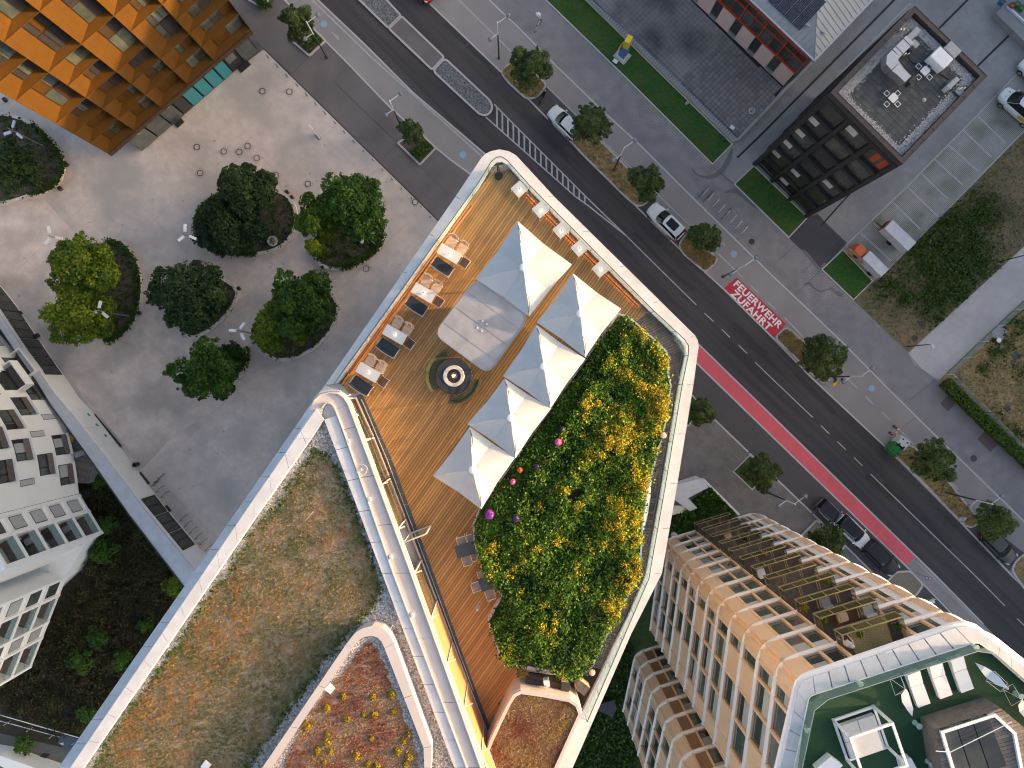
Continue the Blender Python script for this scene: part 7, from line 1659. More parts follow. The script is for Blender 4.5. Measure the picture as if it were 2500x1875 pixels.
# ================================================================ unseen blocks added beyond the right edge to shade the street
def far_block(x0, x1, y0, y1, h, L):
    t = thing('shade_block', L, 'building', ((x0+x1)/2, (y0+y1)/2, 0)); MB().prism([(x0, y0), (x1, y0), (x1, y1), (x0, y1)], 0, h).build('wall', m_white_wall, t, True)
    mb = MB()
    for k in range(int(h/3.5)-1):
        for j in range(int((y1-y0)/3)): mb.box((x0-.02, y0+1.5+3*j, 2.4+3.5*k), (.06, 1.8, 1.7))
    mb.build('windows', m_panedk, t, True); MB().prism([(x0-.2, y0-.2), (x1+.2, y0-.2), (x1+.2, y1+.2), (x0-.2, y1+.2)], h, h+.4).build('roof', m_zinc, t, True)
far_block(92, 108, 24, 130, 35.5, 'taller unseen pale block added beyond the right edge to shade the street'); far_block(92, 108, -130, 23.5, 31, 'long unseen pale block added beyond the lower right edge to shade the street')
# ================================================================ STREET FURNITURE AND VEHICLES
p_white = mat('car_paint_white', (.72, .72, .72), None, rough=.22, spec=.6); p_black = mat('car_paint_black', (.010, .011, .013), None, rough=.22, spec=.4); p_silver = mat('car_paint_silver', (.40, .41, .42), None, rough=.25, metal=.6); p_dark = mat('car_paint_dark', (.02, .024, .03), None, rough=.18, spec=.7); p_redc = mat('car_paint_red', (.45, .02, .02), None, rough=.2)
m_cglass = mat('car_glass', (.008, .012, .015), None, rough=.06, spec=.5); m_tyre = mat('tyre_rubber', (.015, .015, .015), None, rough=.9); m_headl = mat('headlight_glass', (.55, .58, .6), None, rough=.1); m_tail = mat('taillight_red', (.35, .01, .015), None, rough=.2); m_pano = mat('panorama_roof', (.006, .007, .010), None, rough=.10, spec=.4)
def hull(L, W, taper_f=.80, taper_r=.88, n=40):
    out = []
    for k in range(n):
        a = 2*math.pi*k/n; c, s = math.cos(a), math.sin(a); x = L/2*math.copysign(abs(c)**.42, c); f = x/(L/2)
        wf = 1-(1-taper_f)*max(0, f)**3.2-(1-taper_r)*max(0, -f)**3.2; out.append((x, W/2*wf*math.copysign(abs(s)**.42, s)))
    return out
def loft(mb, rings, cap=True):
    b = len(mb.v); n = len(rings[0])
    for r in rings: mb.v += r
    for i in range(len(rings)-1):
        for k in range(n): mb.f.append((b+i*n+k, b+i*n+(k+1) % n, b+(i+1)*n+(k+1) % n, b+(i+1)*n+k))
    if cap: mb.f.append(tuple(b+(len(rings)-1)*n+k for k in range(n)))
    return mb
def car(name, label, cat, L, W, Hh, paint, roof, loc, rz, cab=(-.44, .22), rooft=(-.36, .03), group=None, pano=None, hood=.93, kindv='car'):
    t = thing(name, label, cat, loc, rz, group)
    R_ = []
    for z, sx, sy in ((.24, .95, .90), (.34, .99, .97), (.55, 1, 1), (.72, .992, .985), (.84, .975, .95), (.91, .95, .89), (.94, .90, .82)):
        R_.append([(x*sx, y*sy, z*hood/.93+(.0 if x > 0 else .03)*(z > .7)-(.10*max(0, x/(L/2)-.45)*(z > .8))) for x, y in hull(L, W)])
    loft(MB(), R_).build('body', paint, t, smooth=True)
    def ring(x0, x1, w0, w1, z, n=9):
        P_ = []; 
        for k in range(n): f = k/(n-1); x = x0+(x1-x0)*f; P_.append((x, -(w0+(w1-w0)*f), z))
        P_ += [(x1+.05*L*.5, -w1*.55, z), (x1+.06*L*.5, 0, z), (x1+.05*L*.5, w1*.55, z)]
        for k in range(n): f = 1-k/(n-1); x = x0+(x1-x0)*f; P_.append((x, (w0+(w1-w0)*f), z))
        P_ += [(x0-.015*L, w0*.5, z), (x0-.015*L, -w0*.5, z)]
        return P_
    c0, c1 = cab[0]*L, cab[1]*L; r0, r1 = rooft[0]*L, rooft[1]*L
    lo = ring(c0, c1, W*.42, W*.40, .90*hood/.93); mi = ring((c0*.3+r0*.7), (c1*.3+r1*.7), W*.385, W*.365, Hh-.14); hi = ring(r0, r1, W*.365, W*.35, Hh-.05); tp = ring(r0+.12, r1-.14, W*.315, W*.30, Hh)
    loft(MB(), [lo, mi, hi], False).build('windows', m_cglass, t, smooth=False)
    loft(MB(), [hi, [(a, b, c+.03) for a, b, c in ring(r0+.04, r1-.05, W*.35, W*.335, Hh-.035)], tp]).build('roof', roof, t, smooth=False)
    mb = MB()
    for s in (-1, 1):
        mb.tube([(c1+.02, s*W*.40, .9*hood/.93), (r1, s*W*.355, Hh-.06)], .028, 5); mb.tube([(c0+.02, s*W*.42, .9*hood/.93), (r0, s*W*.37, Hh-.06)], .04, 5); xm = (r0+r1)/2; mb.tube([(xm, s*W*.425, .9), (xm, s*W*.37, Hh-.06)], .022, 4)
        mb.tube([(r0, s*W*.368, Hh-.05), (r1, s*W*.354, Hh-.05)], .022, 4)
    mb.build('pillars', paint, t)
    if pano: MB().prism(rounded([(r0+.55, -W*.24), (r1-.22, -W*.24), (r1-.22, W*.24), (r0+.55, W*.24)], .08, 3), Hh, Hh+.008).build('sunroof', m_pano, t)
    for x in (L*.31, -L*.30):
        for s in (-1, 1):
            w_ = MB(); 
            w_.tube([(x, s*(W/2-.20), .32), (x, s*(W/2-.005), .32)], .32, 18); wo = w_.build('wheel', m_tyre, t); MB().tube([(x, s*(W/2-.02), .32), (x, s*(W/2+.004), .32)], .21, 12).build('rim', m_steel, wo)
    for s in (-1, 1):
        MB().prism(rounded([(L*.455, s*W*.22), (L*.475, s*W*.38), (L*.41, s*W*.445), (L*.40, s*W*.40)], .04, 2), .62, .80).build('headlight', m_headl, t)
        MB().prism([(-L*.492, s*W*.30), (-L*.478, s*W*.43), (-L*.45, s*W*.465), (-L*.465, s*W*.36)], .70, .95).build('taillight', m_tail, t)
        MB().prism(rounded([(c1-.28, s*W*.47), (c1-.12, s*W*.47), (c1-.16, s*W*.57), (c1-.27, s*W*.57)], .03, 2), .92, 1.04).build('mirror', paint, t)
    mb = MB().ribbon([(x, y) for x, y, z in [(L*.40, -W*.33, 0), (L*.44, 0, 0), (L*.40, W*.33, 0)]], .012, .8*hood/.93, .845*hood/.93); mb.box((-L*.497, 0, .6), (.03, .5, .12)); mb.box((L*.497, 0, .45), (.03, .9, .12)); mb.build('trim', m_dslat, t)
    mb = MB(); mb.tube([(L*.235, -.25, .96), (L*.19, .25, 1.02)], .012, 4); mb.build('wiper', m_dslat, t)
    return t
RA = R(135.5); RB = R(-45)
GC = 'cars parked along the road'
def cg(x, y, z=.8): return (*P(x, y, z), .012)
car('parked_car', 'white hatchback half hidden under a street tree on the right side of the road', 'car', 4.3, 1.8, 1.48, p_white, p_white, cg(1380, 299), RA, group=GC)
car('parked_car', 'white car with a black glass sunroof, front towards the upper left', 'car', 4.65, 1.88, 1.6, p_white, p_white, cg(1626, 540), RA, cab=(-.46, .20), rooft=(-.41, .02), group=GC, pano=True)
car('parked_car', 'small black and silver city car, uppermost of three in the parking lane', 'car', 3.05, 1.66, 1.52, p_silver, p_black, cg(2026, 1250), RB, cab=(-.47, .33), rooft=(-.42, .12), group=GC)
car('parked_car', 'white estate car with a dark glass roof, middle of three in the parking lane', 'car', 4.35, 1.84, 1.5, p_white, m_pano, cg(2084, 1298), RB, cab=(-.45, .21), rooft=(-.40, .03), group=GC)
car('parked_car', 'black sport utility car with roof rails, lowest of three in the parking lane', 'car', 4.6, 1.88, 1.66, p_black, p_black, cg(2151, 1361), RB, cab=(-.46, .20), rooft=(-.40, .02), group=GC)
car('parked_car', 'dark blue grey car half under the yellowish street tree at the lower right', 'car', 4.5, 1.84, 1.48, p_dark, p_dark, cg(2440, 1334), RB, group=GC)
car('parked_car', 'red car cut by the top edge of the picture', 'car', 4.3, 1.8, 1.45, p_redc, p_redc, cg(1020, -38), RB, group=GC)
v = car('delivery_van', 'white van on the grass grid parking at the right edge', 'van', 5.2, 2.0, 2.1, p_white, p_white, cg(2492, 262), R(139), cab=(-.47, .30), rooft=(-.46, .13), hood=1.05)
MB().box((-1.2, 1.01, .9), (1.6, .02, .5)).build('yellow_decal', mat('yellow_vinyl', (.65, .42, .03), None), v)
for s in (-.35, .35): MB().box((1.9, s, 1.01), (.35, .14, .02)).build('bonnet_vent', m_dslat, v)
car('parked_car', 'white car partly hidden behind the van at the right edge', 'car', 4.2, 1.8, 1.5, p_white, p_white, cg(2532, 180), R(137))
# truck and box trailer on the grid parking
def boxbody(t, x0, x1, wd, z0, z1, m): MB().prism(rounded([(x0, -wd/2), (x1, -wd/2), (x1, wd/2), (x0, wd/2)], .04, 2), z0, z1).build('box_body', m, t)
t = thing('box_truck', 'white box truck with an orange cab parked behind the tan sign board', 'truck', (*P(2118, 634, 1.2), .01), R(135)); t.scale = (.82, .82, .82); boxbody(t, -2.6, .75, 1.35, .75, 2.3, m_white)
loft(MB(), [[(x*.5+1.65, y, .45) for x, y in hull(1.7*2, 1.45, .9, .95, 24)], [(x*.5+1.65, y, 1.2) for x, y in hull(1.7*2, 1.5, .9, .95, 24)], [(x*.42+1.58, y*.9, 1.9) for x, y in hull(1.7*2, 1.5, .9, .95, 24)], [(x*.36+1.55, y*.8, 2.0) for x, y in hull(1.7*2, 1.5, .9, .95, 24)]]).build('cab', mat('orange_paint', (.62, .12, .035), None, rough=.35), t, smooth=False)
MB().add([(2.30, -.6, 1.25), (2.30, .6, 1.25), (2.10, .55, 1.85), (2.10, -.55, 1.85)], [(0, 1, 2, 3)]).build('windscreen', m_cglass, t)
MB().box((-.9, 0, .6), (3.6, .8, .2)).build('chassis', m_black, t)
for x in (1.7, -1.7):
    for s in (-1, 1): MB().tube([(x, s*.5, .35), (x, s*.72, .35)], .35, 14).build('wheel', m_tyre, t)
t = thing('box_trailer', 'white box trailer with an orange and black front standing alone on the grid parking', 'trailer', (*P(2186, 575, 1.2), .01), R(136)); boxbody(t, -1.9, 1.5, 1.25, .55, 1.95, m_white); MB().box((1.56, 0, 1.2), (.10, 1.2, 1.2)).build('front_panel', MATS['orange_paint'], t); MB().box((1.63, 0, 1.25), (.05, .75, .8)).build('front_vent', m_black, t)
MB().tube([(1.6, 0, .45), (2.3, 0, .42)], .05, 6).build('drawbar', m_dsteel, t)
for s in (-1, 1): MB().tube([(-.3, s*.45, .32), (-.3, s*.66, .32)], .32, 14).build('wheel', m_tyre, t)
t = thing('sign_board', 'long tan sign board on the fence above the small lawn', 'sign', (*P(2095, 650), 0)); a, b = Vector(P(2060, 613)), Vector(P(2134, 681)); MB().ribbon([tuple(a), tuple(b)], .08, .3, 1.5).build('board', mat('tan_board', (.42, .27, .17), None, rough=.7), t, True)
for f in (.02, .33, .66, .98): q = a.lerp(b, f); MB().tube([(q.x, q.y, 0), (q.x, q.y, 1.55)], .04, 6).build('post', m_whitem, t, True)
q = a.lerp(b, .25); mb = MB(); u = (b-a).normalized(); n = Vector((-u.y, u.x)); n = n if n.x+n.y < 0 else -n
mb.lathe((0, 0, 0), [(.01, 0), (.28, 0), (.28, .02), (.01, .02)], 20); me = mb.mesh('logo_disc'); ld = link('logo_disc', me, mat('dark_red_print', (.10, .01, .03), None), t); ld.matrix_parent_inverse = Matrix.Translation(-Vector(t.location)); ld.location = (q.x+n.x*.045, q.y+n.y*.045, .95); ld.rotation_euler = Vector((n.x, n.y, 0)).to_track_quat('Z', 'Y').to_euler()
fm = MB()
for f in np.linspace(.45, .9, 12): q = a.lerp(b, float(f)); fm.box((q.x+n.x*.045, q.y+n.y*.045, .95), (.10, .012, .14), math.atan2(u.y, u.x))
fm.build('board_lettering', m_champd, t, True)
# parked scooter/motorcycle
c = P(1325, 240); t = thing('motorcycle', 'black motorcycle standing across the bay next to the large round street tree', 'motorcycle', (*c, .016), R(62))
for x in (-.68, .68): MB().torus((x, 0, .31), .25, .06, 18, 6, 'y').build('wheel', m_tyre, t)
MB().prism(rounded([(-.75, -.12), (-.1, -.15), (-.1, .15), (-.75, .12)], .08, 3), .68, .80).build('seat', m_black, t); MB().prism(rounded([(-.1, -.16), (.4, -.12), (.4, .12), (-.1, .16)], .08, 3), .6, .9).build('tank', p_black, t); MB().box((0, 0, .45), (.6, .26, .35)).build('engine', m_dsteel, t)
MB().tube([(.40, -.36, .98), (.46, -.1, .95), (.46, .1, .95), (.40, .36, .98)], .018, 6).build('handlebar', m_dsteel, t); MB().tube([(.45, 0, .9), (.68, 0, .31)], .04, 6).build('fork', m_steel, t); MB().ball((.55, 0, .82), .09, 10).build('headlight', m_headl, t)
# globe street lamps
def street_lamp():
    t = thing('street_lamp', '', 'street lamp')
    MB().tube([(0, 0, 0), (0, 0, 5.4)], [.085, .07], 10).build('lower_pole', m_dsteel, t); MB().tube([(0, 0, 5.4), (0, 0, 7.9)], [.055, .05], 10).build('upper_pole', m_whitem, t); MB().ball((0, 0, 7.95), .07, 10).build('finial', m_whitem, t); MB().lathe((0, 0, 0), [(.16, 0), (.16, .05), (.09, .12)], 14).build('foot', m_dsteel, t)
    for a, l, z in ((R(36), 1.28, 7.75), (R(216), .95, 5.6)):
        x, y = l*math.cos(a), l*math.sin(a); arm = MB().tube([(0, 0, z), (x*.85, y*.85, z+.02)], .028, 6).build('arm', m_whitem, t); MB().ball((x, y, z), .235, 18).build('globe', m_lampg, arm)
    return t
LMP = [(798, 141, 'twin globe lamp beside the top left square tree bed'), (981, 314, 'twin globe lamp next to the slim tree in the square bed'), (1218, 142, 'twin globe lamp on the far pavement near the top of the picture'), (1497.5, 417, 'twin globe lamp standing in the dry grass strip'), (1765, 675.6, 'twin globe lamp at the upper corner of the red fire lane box'), (2020.6, 920, 'twin globe lamp below the tree by the construction signs'), (2307, 1202, 'twin globe lamp in the lower dry grass strip'), (1873, 1202, 'twin globe lamp on the near pavement above the ribbed tower')]
for i, (x, y, L) in enumerate(LMP):
    if i == 0: sl = street_lamp(); sl.location = (*P(x, y), .0); sl['label'] = L; sl['group'] = 'twin globe street lamps'
    else: dup(sl, (*P(x, y), 0), 0, L)
# three headed plaza lamps
def plaza_lamp():
    t = thing('plaza_lamp', '', 'lamp post')
    MB().tube([(0, 0, 0), (0, 0, 7.2)], [.07, .045], 8).build('pole', m_steel, t); MB().lathe((0, 0, 0), [(.14, 0), (.14, .04), (.08, .1)], 12).build('foot', m_steel, t)
    for a, z in ((R(75), 6.6), (R(200), 6.4), (R(320), 6.2)):
        x, y = math.cos(a), math.sin(a); hd = MB().box((x*.62, y*.62, z), (.72, .26, .12), a).build('lamp_head', m_whitem, t); MB().tube([(0, 0, z), (x*.3, y*.3, z)], .025, 6).build('bracket', m_steel, hd)
    return t
PLL = [(130, 369, 'three headed white lamp in the bed under the golden facade', 0), (216, 606, 'three headed white lamp at the top edge of the big bright tree', .5), (323, 773, 'three headed white lamp over the yellow green tree', 0), (518, 602, 'three headed white lamp left of the blackish bushy tree', .3), (919.5, 600, 'three headed white lamp in front of the big tree nearest the terrace', .9), (637, 818, 'three headed white lamp beside the light yellow green tree', -.4)]
for i, (x, y, L, rz) in enumerate(PLL):
    if i == 0: plm = plaza_lamp(); plm.location = (*P(x, y), 0); plm['label'] = L; plm['group'] = 'three headed plaza lamps'
    else: dup(plm, (*P(x, y), 0), rz, L)
# park path lamp and plain pole
for (x, y), (x2, y2), L in (((2214.5, 846), (2269, 842), 'slim dark lamp with one grey head where path and sidewalk meet'), ((2439, 639), (2515, 622), 'dark lamp post on the edge of the path at the right')):
    c = P(x, y); t = thing('path_lamp', L, 'street lamp', (*c, 0)); MB().tube([(0, 0, 0), (0, 0, 4.2)], [.06, .045], 8).build('pole', m_black, t); MB().tube([(0, 0, 4.15), (.28, -.12, 4.25)], .03, 6).build('arm', m_black, t); MB().box((.34, -.2, 4.25), (.3, .42, .12), R(10)).build('head', m_steel, t)
# rings, spotlights, bollards on the plaza
def ring_mark():
    t = thing('ground_ring', 'rusty steel ring in a square paving joint on the plaza', 'ground ring', group='steel rings set in the plaza')
    MB().torus((0, 0, .02), .30, .035, 28, 6).build('ring', m_cor, t); MB().ribbon(rounded([(-.42, -.42), (.42, -.42), (.42, .42), (-.42, .42)], .02, 1), .015, 0, .006, True).build('joint', m_joint, t)
    return t
RM = [(481, 359), (547, 370), (585, 371), (605, 356.5), (627, 386), (568, 411), (489, 422.5), (641, 223), (707, 224), (674, 428), (752, 449), (1014, 493), (894, 656)]
RL = ['leftmost steel ring of the row below the golden building', 'second steel ring of the row below the golden building', 'steel ring touching its upper right neighbour in the plaza row', 'steel ring at the top of the close pair', 'steel ring at the right end of the plaza row', 'steel ring by the tip of the dark olive tree', 'steel ring just left of the dark olive tree', 'steel ring near the teal shop fronts, left of a pair', 'steel ring nearest the road, right of a pair', 'steel ring just right of the dark olive tree', 'steel ring at the top of the big dark green tree', 'steel ring by the corner of pavement and terrace', 'steel ring below the three headed lamp nearest the terrace']
for i, ((x, y), L) in enumerate(zip(RM, RL)):
    if i == 0: rmk = ring_mark(); rmk.location = (*P(x, y), .018); rmk.rotation_euler = (0, 0, R(45)); rmk['label'] = L
    else: dup(rmk, (*P(x, y), .018), R(45), L)
SP = [(159, 400), (144, 459), (46, 764), (88, 819), (484, 540), (581, 704), (338, 764), (603, 878), (699, 468), (711, 481), (787, 651.5), (9, 242)]
SPL = ['dark box at the right rim of the bed under the golden facade', 'dark box at the lower rim of the bed under the golden facade', 'upper dark box by the dark windows of the arcade', 'lower dark box by the dark windows of the arcade', 'dark box at the left tip of the upper middle bed', 'dark box at the right tip of the middle bed', 'dark box at the right rim of the big left bed', 'dark box at the right tip of the lowest bed', 'upper dark box of a pair beside the upper middle bed', 'lower dark box of a pair beside the upper middle bed', 'rusty box at the lower tip of the bed nearest the terrace', 'dark box at the left edge beside the golden building']
for i, ((x, y), L) in enumerate(zip(SP, SPL)):
    c = P(x, y, .4)
    if i == 0: spt = thing('ground_box', L, 'ground box', (*c, .016), R(35), 'dark cube lights at the plaza beds'); MB().box((0, 0, .2), (.36, .36, .40)).build('body', m_cor, spt); MB().box((0, 0, .405), (.28, .28, .02)).build('lid', m_black, spt)
    else: dup(spt, (*c, .016), R(35), L)
NTH = ['first', 'second', 'third', 'fourth', 'fifth', 'sixth', 'seventh', 'eighth', 'ninth', 'tenth', 'eleventh', 'twelfth', 'thirteenth', 'fourteenth', 'fifteenth', 'sixteenth', 'seventeenth', 'last']
BO = [(656, 142), (679, 165), (702.5, 188), (727, 211), (750, 234), (772.5, 257), (795, 279), (819, 302), (842, 325), (865, 348), (889, 371), (912, 393), (935, 417), (958, 440), (981, 462), (1005, 485), (1028.6, 506), (1051, 531)]
for i, (x, y) in enumerate(BO):
    L = f'slim dark bollard on the plaza edge, {NTH[i]} of the row counted from the golden building'
    if i == 0: bo_ = thing('bollard', L, 'bollard', (*P(x, y), .01), 0, 'slim bollards along the plaza edge'); MB().tube([(0, 0, 0), (0, 0, .9)], .045, 8).build('post', m_dsteel, bo_); MB().lathe((0, 0, .9), [(.05, 0), (.05, .03), (.01, .05)], 8).build('cap', m_steel, bo_)
    else: dup(bo_, (*P(x, y), .01), 0, L)
c = P(777, 333); t = thing('info_totem', 'tall thin white totem standing alone on the upper plaza', 'totem', (*c, .016), R(-48)); MB().box((0, 0, 1.55), (.55, .12, 3.1)).build('slab', m_whitem, t); MB().box((0, 0, .03), (.8, .4, .06)).build('base', m_steel, t)
c = P(668, 590, .4); t = thing('white_planter', 'white tub with a pale plant in the upper middle bed', 'planter', (*c, .3)); MB().lathe((0, 0, 0), [(.42, 0), (.55, .5), (.50, .52), (.46, .42)], 18).build('tub', m_table, t); make_crown('plant', ring_lobes(.34, .4, .5, 5, 3), 300, .12, lf_sedum, 9, t, .3)
# bicycle stands and bicycles
def stand():
    t = thing('bicycle_stand', '', 'bicycle stand'); MB().tube([(-.42, 0, 0), (-.42, 0, .72), (-.32, 0, .82), (.32, 0, .82), (.42, 0, .72), (.42, 0, 0)], .025, 6).build('hoop', m_stand, t); return t
m_stand = mat('dark_tube', (.05, .03, .025), None, rough=.5)
def place_stands(pts, rz, label, group, m):
    t = thing('bicycle_stand', label.format(NTH[0]), 'bicycle stand', (*P(*pts[0]), .01), rz, group); MB().tube([(-.42, 0, 0), (-.42, 0, .72), (-.32, 0, .82), (.32, 0, .82), (.42, 0, .72), (.42, 0, 0)], .025, 6).build('hoop', m, t)
    for k, p in enumerate(pts[1:]): dup(t, (*P(*p), .01), rz, label.format(NTH[k+1] if k < len(pts)-2 else 'last'))
place_stands([(130, 255), (146, 269), (178, 288), (193, 298), (209, 309), (223, 319)], R(-35), '{} dark hoop stand from the left at the foot of the golden building', 'bicycle stands by the golden building', m_stand)
place_stands([(384, 1178), (395, 1193), (407, 1206)], R(45), '{} dark hoop stand from the top in the group of three by the arcade', 'three bicycle stands by the arcade', m_stand)
place_stands([(452, 1263), (463, 1278), (475, 1293), (489, 1307), (500, 1321), (512, 1336)], R(45), '{} dark hoop stand from the top in the row by the lower arcade windows', 'six bicycle stands by the arcade', m_stand)
place_stands([(1720, 471), (1733, 483), (1745, 498), (1760, 511), (1773, 524), (1787, 537), (1801, 550), (1815, 563)], R(49), '{} bright steel hoop stand from the top in the sidewalk row', 'steel bicycle stands on the sidewalk', m_whitem)
def bicycle(x, y, rz, label, m):
    t = thing('bicycle', label, 'bicycle', (*P(x, y), .01), rz, 'parked bicycles')
    for q in (-.52, .52): w_ = MB().torus((q, 0, .34), .32, .02, 24, 5, 'y').build('wheel', m_tyre, t); MB().tube([(q, -.04, .34), (q, .04, .34)], .03, 6).build('hub', m_steel, w_)
    MB().tube([(-.52, 0, .34), (-.15, 0, .34), (.36, 0, .82), (-.22, 0, .78), (-.15, 0, .34)], .02, 6).tube([(-.52, 0, .34), (-.22, 0, .78)], .016, 6).build('frame', m, t); MB().tube([(.52, 0, .34), (.36, 0, .82), (.34, 0, .98)], .018, 6).build('fork', m, t); MB().tube([(.28, -.28, 1.0), (.36, 0, .98), (.28, .28, 1.0)], .015, 6).build('handlebar', m_black, t); MB().prism(rounded([(-.36, -.08), (-.1, -.03), (-.1, .03), (-.36, .08)], .03, 2), .9, .95).build('saddle', m_black, t)
    MB().tube([(-.22, 0, .78), (-.24, 0, .92)], .014, 5).build('seat_post', m_steel, t)
bicycle(160, 281, R(30), 'black bicycle among the stands at the golden building', m_black); bicycle(1714, 470, R(47), 'green bicycle at the upper end of the steel stands', mat('green_frame', (.03, .30, .12), None)); bicycle(1727, 481, R(47), 'dark red bicycle next to the green one', mat('dark_red_frame', (.16, .02, .03), None)); bicycle(1771, 523, R(47), 'yellow framed bicycle in the middle of the steel stands', mat('yellow_frame', (.40, .33, .06), None))
bicycle(392, 1170, R(50), 'black bicycle leaning at the uppermost arcade stand', m_black); bicycle(1313, 68, R(60), 'pale bicycle leaning on the small sign post at the top', m_whitem)
# sculpture, boards
c = P(1519, 137); t = thing('sculpture', 'faceted yellow and blue sculpture on the lawn strip', 'sculpture', (*c, .05), R(-40)); m_sy = mat('sculpture_yellow', (.66, .47, .03), None, rough=.5); m_sb = mat('sculpture_blue', (.08, .16, .36), None, rough=.5)
MB().box((0, 0, .03), (1.5, 1.3, .06)).build('paving', m_kerb, t); MB().box((0, 0, .15), (1.0, .85, .2)).build('plinth', m_table, t)
def block(name, m, pts0, pts1, z0, z1): loft(MB(), [[(x, y, z0) for x, y in pts0], [(x, y, z1) for x, y in pts1]]).build(name, m, t)
block('lower_block', m_sb, [(-.40, -.32), (.40, -.32), (.40, .32), (-.40, .32)], [(-.45, -.15), (.25, -.42), (.5, .25), (-.2, .4)], .25, 1.4); block('middle_block', m_sb, [(-.45, -.15), (.25, -.42), (.5, .25), (-.2, .4)], [(-.2, -.35), (.4, -.25), (.35, .35), (-.3, .3)], 1.4, 2.4)
block('upper_block', m_sy, [(-.2, -.35), (.4, -.25), (.35, .35), (-.3, .3)], [(-.1, -.5), (.45, -.35), (.30, .45), (-.28, .32)], 2.4, 4.1); block('side_wedge', m_sy, [(-.62, -.2), (-.40, -.3), (-.40, .3), (-.55, .3)], [(-.45, -.1), (-.36, -.2), (-.34, .25), (-.42, .2)], 1.2, 2.5)
MB().prism([(-.1, -.5), (.45, -.35), (.30, .45), (-.28, .32)], 4.1, 4.105).build('top_face', m_sy, t)
for x, y, L in ((1501, 153, 'white square info panel on the lawn next to the sculpture'), (1785, 314, 'white square panel in the lower corner of the slabbed courtyard')):
    c = P(x, y); t = thing('info_sign', L, 'info panel', (*c, .05), R(-35)); MB().box((0, 0, .35), (.52, .38, .04)).build('panel', m_whitem, t); MB().box((0, 0, .17), (.08, .08, .34)).build('post', m_steel, t)
c = P(1836, 270, .4); t = thing('wire_basket', 'round white wire basket on the slabbed courtyard', 'basket', (*c, .05)); MB().torus((0, 0, .38), .3, .02, 20, 5).torus((0, 0, .05), .22, .02, 20, 5).build('rings', m_whitem, t)
mb = MB()
for k in range(12): a = k*.5236; mb.tube([(.22*math.cos(a), .22*math.sin(a), .05), (.3*math.cos(a), .3*math.sin(a), .38)], .01, 4)
mb.build('wires', m_whitem, t)
c = P(1767, 337, .5); t = thing('green_box', 'small green box at the lower end of the lawn strip', 'box', (*c, .05), R(40)); MB().box((0, 0, .18), (.34, .26, .36)).build('body', mat('green_plastic', (.02, .16, .06), None), t); MB().box((0, 0, .375), (.38, .30, .03)).build('lid', m_dsteel, t)
c = P(1679, 249, .5); t = thing('junction_box', 'pale small junction box beside the garden wall', 'box', (*c, .05), R(40)); MB().box((0, 0, .25), (.3, .22, .5)).build('body', m_whitem, t); MB().box((0, 0, .515), (.34, .26, .03)).build('lid', m_zinc, t)
c = P(1312, 62); t = thing('traffic_sign', 'small white framed sign on a post at the top of the sidewalk', 'sign', (*c, 0), R(-40)); MB().tube([(0, 0, 0), (0, 0, 2.3)], .035, 8).build('post', m_steel, t); MB().box((0, 0, 2.2), (.62, .06, .62)).build('plate', m_whitem, t); MB().box((0, .03, 2.35), (.35, .4, .06)).build('top_tray', m_whitem, t)
c = P(2237, 1398); t = thing('traffic_sign', 'post with a blue and a magenta round sign near the lower parking bay', 'sign', (*c, 0), R(-5))
MB().tube([(0, 0, 0), (0, 0, 2.5)], .035, 8).build('post', m_steel, t); m_sgb = mat('sign_blue', (.05, .06, .22), None); m_sgm = mat('sign_magenta', (.32, .02, .14), None)
for x, m in ((-.18, m_sgb), (.2, m_sgm)): q = MB().lathe((x, 0, 2.3), [(.01, 0), (.19, 0), (.19, .03), (.01, .03)], 18).build('disc', m, t); MB().lathe((x, 0, 2.331), [(.10, 0), (.12, 0), (.12, .004), (.10, .004)], 16).build('disc_ring', m_paint, q)
# recycling containers
m_rg = mat('recycling_green', (.03, .19, .05), None, rough=.45); m_rw = mat('recycling_white', (.62, .64, .62), None, rough=.45)
for x, y, m, L in ((2189, 1097, m_rg, 'green recycling container with round black openings'), (2205, 1082, m_rw, 'white recycling container with round black openings')):
    t = thing('recycling_container', L, 'container', (*P(x, y, 1.3), .05), R(50), 'paired recycling containers'); b = rounded([(-.62, -.6), (.62, -.6), (.62, .6), (-.62, .6)], .12, 3); loft(MB(), [[(p*1.0, q, .05) for p, q in b], [(p*1.02, q*1.02, 1.0) for p, q in b], [(p*.9, q*.9, 1.35) for p, q in b]]).build('body', m, t)
    for i in (-.3, .3):
        for j in (-.3, .3): MB().lathe((i, j, 1.35), [(.01, 0), (.10, 0), (.10, .012), (.01, .012)], 14).build('opening', m_black, t)
    MB().box((0, -.64, .6), (.9, .02, .7)).build('front_label', m_teal, t)
# road works barriers
m_or = mat('barrier_red', (.62, .10, .07), None); m_ye = mat('sign_yellow', (.66, .42, .02), None)
for x, y, rz, L in ((2057, 932, .35, 'red and white road works barrier with yellow lamps below the street tree'), (2190, 1051, 1.0, 'red and white road works barrier next to the recycling containers')):
    t = thing('roadworks_barrier', L, 'barrier', (*P(x, y, .9), .02), rz, 'road works barriers'); mb = MB()
    for k in range(5): MB().box((-.4+.2*k, 0, .95), (.2, .05, .28)).build('board_stripe', m_or if k % 2 == 0 else m_whitem, t)
    for s in (-1, 1): MB().tube([(s*.42, 0, 0), (s*.42, 0, 1.1)], .025, 6).build('leg', m_whitem, t); MB().box((s*.42, 0, .05), (.2, .5, .1)).build('foot', m_black, t); MB().lathe((s*.42, 0, 1.1), [(.07, 0), (.08, .1), (.02, .15)], 10).build('warning_lamp', m_ye, t)
